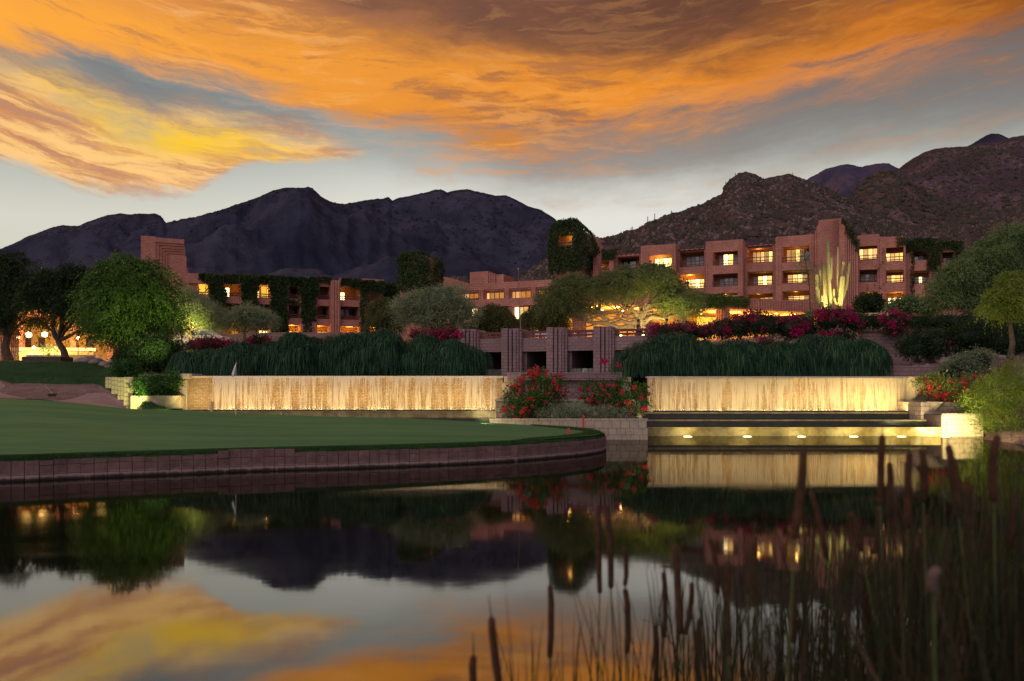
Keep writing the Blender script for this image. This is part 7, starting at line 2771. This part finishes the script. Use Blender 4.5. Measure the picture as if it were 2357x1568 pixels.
bushy('agave', 'spiky pale agave on the patio planter', 'plant', [(112, 808, 14, 9)], 51, 'leaf_sage', 260, .4, .05, cl=.08, core=False)
mb = MB()
t = thing('patio_umbrella', 'closed pale patio umbrella left of the forked trunk', 'umbrella', P(131, 815, 57))
c = P(131, 785, 57)
mb.lathe((c[0], c[1], c[2] - .5), [(.03, 0), (.10, .3), (.22, .9), (.05, 1.4)], 10); mb.build('canopy', M['pale_cloth'], t)
mb = MB(); mb.tube([(c[0], c[1], 3.3), (c[0], c[1], c[2] - .5)], [.03, .03], 6); mb.build('pole', M['bronze'], t)

# boulders beneath the trees at the mound's right shoulder
for i, (u, v, Y, r) in enumerate([(205, 830, 47.5, .34), (222, 834, 47, .38), (240, 841, 46.2, .32), (255, 848, 45.5, .28), (188, 831, 48, .3), (272, 854, 45, .24)]):
    c = P(u, v, Y)
    parts = []
    lump(parts, c, (r * 1.3, r, r * .6), i + 50, 12, 8, .3)
    V, Q = merge(parts)
    o = np_mesh('boulder', V, Q, M['rock'])
    tag(o, ['pale boulder at the left of the row under the forked tree', 'largest boulder in the row under the forked tree', 'boulder in the middle of the row beside the bright tree trunk', 'small boulder touching the base of the bright round tree', 'flat boulder next to the low pale wall', 'smallest boulder right of the bright round tree trunk'][i], 'boulder', 'boulders on the mound shoulder')

# sprinklers and their spray
m, N, out = newmat('spray')
tp = N.n('ShaderNodeBsdfTransparent')
df = N.n('ShaderNodeBsdfDiffuse')
df.inputs[0].default_value = (.8, .8, .85, 1)
mx = N.n('ShaderNodeMixShader')
mx.inputs[0].default_value = .025
N.link(tp.outputs[0], mx.inputs[1]); N.link(df.outputs[0], mx.inputs[2]); N.link(mx.outputs[0], out.inputs[0])
MATS['spray'] = m
for i, (hu, hv, tu, tv, Y) in enumerate([(22, 826, 62, 800, 48.5), (286, 854, 225, 815, 44.8)]):
    h, e = Vector(P(hu, hv, Y)), Vector(P(tu, tv, Y))
    t = thing('lawn_sprinkler', ['lawn sprinkler throwing mist before the slatted fence', 'lawn sprinkler throwing a fine jet past the bright tree trunk'][i], 'sprinkler', tuple(h), 'lawn sprinklers')
    mb = MB(); mb.lathe((h.x, h.y, h.z - .15), [(.03, 0), (.03, .13), (.045, .15), (.02, .19)], 8); mb.build('head', M['black_rubber'], t)
    mb = MB()
    for k in range(16):
        d = (e - h)
        sp = 1.0 + random.uniform(-.35, .35)
        lat = random.uniform(-.3, .3)
        pts = []
        for q in range(6):
            f = q / 5
            pts.append(h + Vector((d.x * f * sp, lat * f + random.uniform(-.02, .02), d.z * sp * (2.0 * f - f * f * 1.1) * .8)))
        mb.tube(pts, [.006, .012, .02, .03, .04, .05], 4)
    o = mb.build('water_spray', M['spray'], t)
    o['kind'] = 'stuff'

# parked car beyond the left bougainvillea
YC = 62
cpos = P(462, 796, YC)
car = thing('parked_car', 'small white parked car half hidden behind the left magenta flowers', 'car', (cpos[0], cpos[1], cpos[2] - .2))
cx_, cy_, cz_ = car.location
prof = [(-2.0, .35), (-2.05, .75), (-1.6, .95), (-.9, 1.0), (-.4, 1.42), (.7, 1.45), (1.35, 1.0), (2.0, .9), (2.08, .5), (2.0, .3)]
mb = MB()
vs = []
for yy, inset in ((-.82, .0), (.82, .0)):
    for px_, pz_ in prof:
        vs.append((cx_ + px_, cy_ + yy * (1 - .16 * max(0, pz_ - .95) / .5), cz_ + pz_))
n = len(prof)
mb.add(vs, [tuple(range(n - 1, -1, -1)), tuple(range(n, 2 * n))] + [(i, (i + 1) % n, n + (i + 1) % n, n + i) for i in range(n)])
mb.build('body', M['white_paint'], car, bevel=.05)
for x0, x1 in ((-.75, .05), (.12, .95)):
    mb = MB(); mb.hexa([(cx_ + x0, cy_ - .86, cz_ + .98), (cx_ + x1 + (.15 if x0 > 0 else 0), cy_ - .86, cz_ + .98), (cx_ + x1, cy_ - .80, cz_ + .98), (cx_ + x0, cy_ - .80, cz_ + .98), (cx_ + x0 + .28 * (x0 < 0), cy_ - .80, cz_ + 1.33), (cx_ + x1 - .15 * (x0 > 0), cy_ - .80, cz_ + 1.33), (cx_ + x1 - .15 * (x0 > 0), cy_ - .72, cz_ + 1.33), (cx_ + x0 + .28 * (x0 < 0), cy_ - .72, cz_ + 1.33)]); mb.build('side_window', M['glass_dark'], car)
for x0 in (-1.3, 1.3):
    for yy in (-.84, .66):
        c0 = Vector((cx_ + x0, cy_ + yy, cz_ + .32))
        mb = MB(); mb.tube([c0, c0 + Vector((0, .18, 0))], [.32, .32], 18); w_ = mb.build('wheel', M['black_rubber'], car)
        mb = MB(); mb.tube([c0 + Vector((0, -.012, 0)), c0 + Vector((0, .05, 0))], [.18, .18], 12); mb.build('rim', M['grey_metal'], w_)
mb = MB(); mb.box(cx_ + 1.98, cx_ + 2.1, cy_ - .78, cy_ - .5, cz_ + .68, cz_ + .84); mb.build('tail_light', M['red_paint'], car)
mb = MB(); mb.box(cx_ - 2.1, cx_ - 1.98, cy_ - .78, cy_ - .5, cz_ + .6, cz_ + .74); mb.build('headlight', M['white_paint'], car)
# plateau slab for the car and road
o = MB(); o.box(cx_ - 3, cx_ + 3, 60, 64, 2.2, cz_ - .0)
tag(o.build('car_park', M['rock']), 'narrow paved car park strip behind the left weeping shrubs', kind='structure')


# ================================================================ CATTAILS AND REEDS
def z9(x, y):
    return 1012.8 + x * .5703, 966.8 + y * .5703


HEADS = [(1468, 120, 1430, 480, 36), (1785, 60, 1778, 340, 28), (1815, 170, 1808, 390, 26), (1893, 130, 1886, 435, 30), (1945, 115, 1950, 330, 30), (2052, 100, 2095, 390, 32),
         (1495, 285, 1560, 560, 24), (1658, 370, 1700, 530, 28), (1770, 350, 1755, 540, 26), (1970, 385, 1915, 560, 26), (2130, 265, 2150, 470, 28), (640, 340, 645, 700, 22),
         (672, 345, 690, 680, 26), (742, 515, 747, 670, 20), (748, 680, 755, 940, 26), (903, 612, 903, 880, 22), (948, 500, 968, 865, 28), (1018, 655, 990, 865, 22), (868, 830, 868, 1075, 24),
         (1050, 800, 1048, 1070, 26), (1162, 570, 1165, 950, 26), (445, 665, 443, 960, 26), (207, 795, 240, 1080, 34), (135, 950, 140, 1110, 32), (2010, 590, 1990, 700, 46), (2250, 60, 2235, 330, 34),
         (1090, 480, 1120, 700, 22), (1270, 470, 1275, 740, 24), (1240, 530, 1240, 700, 20), (2215, 420, 2205, 560, 28), (1660, 520, 1610, 690, 26), (2320, 300, 2300, 520, 28), (2060, 560, 2050, 760, 24),
         (1420, 700, 1428, 900, 26), (1560, 760, 1550, 960, 24), (1720, 700, 1735, 900, 24), (1860, 760, 1850, 960, 26), (1980, 800, 2000, 1000, 26), (2140, 700, 2130, 900, 26), (2260, 640, 2280, 830, 26)]
HEADS.sort(key=lambda h: h[0])


def desc(h):
    dx = h[2] - h[0]
    L = math.hypot(h[2] - h[0], h[3] - h[1])
    lean = 'upright' if abs(dx) < 14 else ('leaning left' if dx > 0 else 'leaning right')
    size = 'long' if L > 300 else ('short' if L < 190 else 'mid-length')
    return lean, size


NUMW = ['first', 'second', 'third', 'fourth', 'fifth', 'sixth', 'seventh', 'eighth', 'ninth', 'tenth', 'eleventh', 'twelfth', 'thirteenth', 'fourteenth', 'fifteenth', 'sixteenth', 'seventeenth', 'eighteenth', 'nineteenth', 'twentieth']
for i, (x0, y0, x1, y1, w_) in enumerate(HEADS):
    lean, size = desc((x0, y0, x1, y1, w_))
    lab = ('pale fluffy' if w_ > 40 else 'brown') + ' cattail head, %s and %s, ' % (size, lean)
    if i < len(HEADS) // 2:
        lab += '%s cattail from the left' % NUMW[i]
    else:
        lab += '%s cattail from the right' % NUMW[len(HEADS) - 1 - i]
    (u0, v0), (u1, v1) = z9(x0, y0), z9(x1, y1)
    wpx = w_ * .5703 * 1.0
    Y = min(3.4, max(1.5, 0.026 * FPX / wpx))
    a, b = Vector(P(u0, v0, Y)), Vector(P(u1, v1, Y + .02))
    d = (a - b).normalized()
    r = wpx / FPX * Y / 2
    base = Vector((b.x - d.x * max(0.2, b.z) * .9, b.y + .03, -.25))
    t = thing('cattail', lab, 'cattail', tuple(base), 'cattails in the foreground reeds')
    mb = MB()
    L = (a - b).length
    sdv = Vector((d.z, 0, -d.x)) * random.uniform(-1, 1) * r * .8
    mb.tube([b, b + d * r * .7, b + d * (L * .3) + sdv, b + d * (L * .75) + sdv, a - d * r * .7, a], [r * .55, r * .92, r, r * .97, r * .85, r * .35], 16)
    mb.build('seed_head', M['cattail_fluff' if w_ > 40 else 'cattail_brown'], t, smooth=True)
    mb = MB()
    mid = base.lerp(b, .5) + Vector((d.x * .06 + random.uniform(-.03, .03), 0, 0))
    mb.tube([base, mid, b + d * .01], [r * .42, r * .33, r * .24], 8)
    mb.tube([a - d * .01, a + d * (.05 + .05 * random.random())], [r * .22, r * .08], 6)
    mb.build('stem', M['stem_green'], t, smooth=True)
    mb = MB()
    la = base + Vector((random.uniform(-.25, .25), random.uniform(-.1, .2), random.uniform(1.2, 1.7)))
    c1 = base.lerp(la, .5) + Vector((random.uniform(-.04, .04), 0, 0))
    sd = Vector((.006, .003, 0))
    vs = [base - sd, base + sd, c1 - sd, c1 + sd, la - sd * .1, la + sd * .1]
    mb.add(vs, [(0, 1, 3, 2), (2, 3, 5, 4)])
    mb.build('leaf', M['reed'], t)


def reeds(name, n, ulo, uhi, ylo, yhi, hfun, w, mat, label, lean=.25, bendp=.12, power=1.0):
    u = ulo + (uhi - ulo) * rng.uniform(0, 1, n) ** power
    Y = rng.uniform(ylo, yhi, n)
    x = (u - CX) / FPX * Y
    h = hfun(u, Y) * rng.uniform(.72, 1.06, n)
    az = rng.uniform(0, 2 * pi, n)
    ln = rng.normal(0, lean, n)
    seg = 9
    b = rng.uniform(0, pi, n)
    sx, sy = np.cos(b) * w * .5, np.sin(b) * w * .5
    curl = np.where(rng.uniform(0, 1, n) < bendp, rng.uniform(.5, 1.0, n), rng.uniform(0, .12, n))
    rows = []
    for k in range(seg + 1):
        t = k / seg
        ox = np.cos(az) * ln * t ** 2 * h * .5 + np.sign(np.cos(az)) * curl * t ** 4 * .5
        oy = np.sin(az) * ln * t ** 2 * h * .35
        z = -.2 + (h + .2) * (t - curl * .55 * np.clip((t - .55) / .45, 0, 1) ** 2)
        ww = (1 - t) ** .55 if t < 1 else .02
        rows += [np.stack([x + ox - sx * ww, Y + oy - sy * ww, z], -1), np.stack([x + ox + sx * ww, Y + oy + sy * ww, z], -1)]
    V = np.stack(rows, 1)
    m = 2 * (seg + 1)
    base = np.arange(n)[:, None] * m
    Q = np.concatenate([base + np.array([[2 * k, 2 * k + 1, 2 * k + 3, 2 * k + 2]]) for k in range(seg)], 0)
    o = np_mesh(name, V.reshape(-1, 3), Q, M[mat])
    return tag(o, label, 'reeds', kind='stuff')


def hf(u, Y):
    # top of the reed mass as seen: low at the left, rising to the right
    v = np.interp(u, [1000, 1150, 1350, 1500, 1700, 1900, 2100, 2250, 2400, 2700], [1500, 1400, 1370, 1300, 1200, 1120, 1060, 1010, 990, 980])
    return np.maximum(.3, H - (v - HV) / FPX * Y)


reeds('reed_leaves', 800, 1060, 2750, 1.9, 3.6, hf, .012, 'reed', 'dark green reed leaves of the foreground stand', .22, .10, .62)
reeds('reed_leaves', 800, 1500, 2800, 2.4, 5.5, hf, .014, 'reed', 'denser reed leaves at the right side of the stand', .25, .12, .7)
reeds('reed_leaves', 1500, 1800, 2900, 1.8, 4.0, lambda u, Y: hf(u, Y) * .80, .015, 'reed', 'low thick reed leaves in the bottom right corner', .45, .25, .7)
reeds('dry_reed_leaves', 70, 1500, 2700, 1.7, 3.2, lambda u, Y: hf(u, Y) * .9, .010, 'reed_dry', 'dry pinkish bent reed leaves among the cattails', .4, .7, .6)

reeds('dry_reed_leaves', 26, 1750, 2650, 1.5, 2.4, lambda u, Y: hf(u, Y) * .85, .022, 'reed_dry', 'broad dry bent reed blades at the bottom right', .5, .85, .8)

reeds('tan_reed_leaves', 260, 2050, 2750, 1.9, 3.6, lambda u, Y: hf(u, Y) * 1.0, .012, 'reed_tan', 'tan and olive reed blades thickening along the right edge', .3, .2, 1.0)
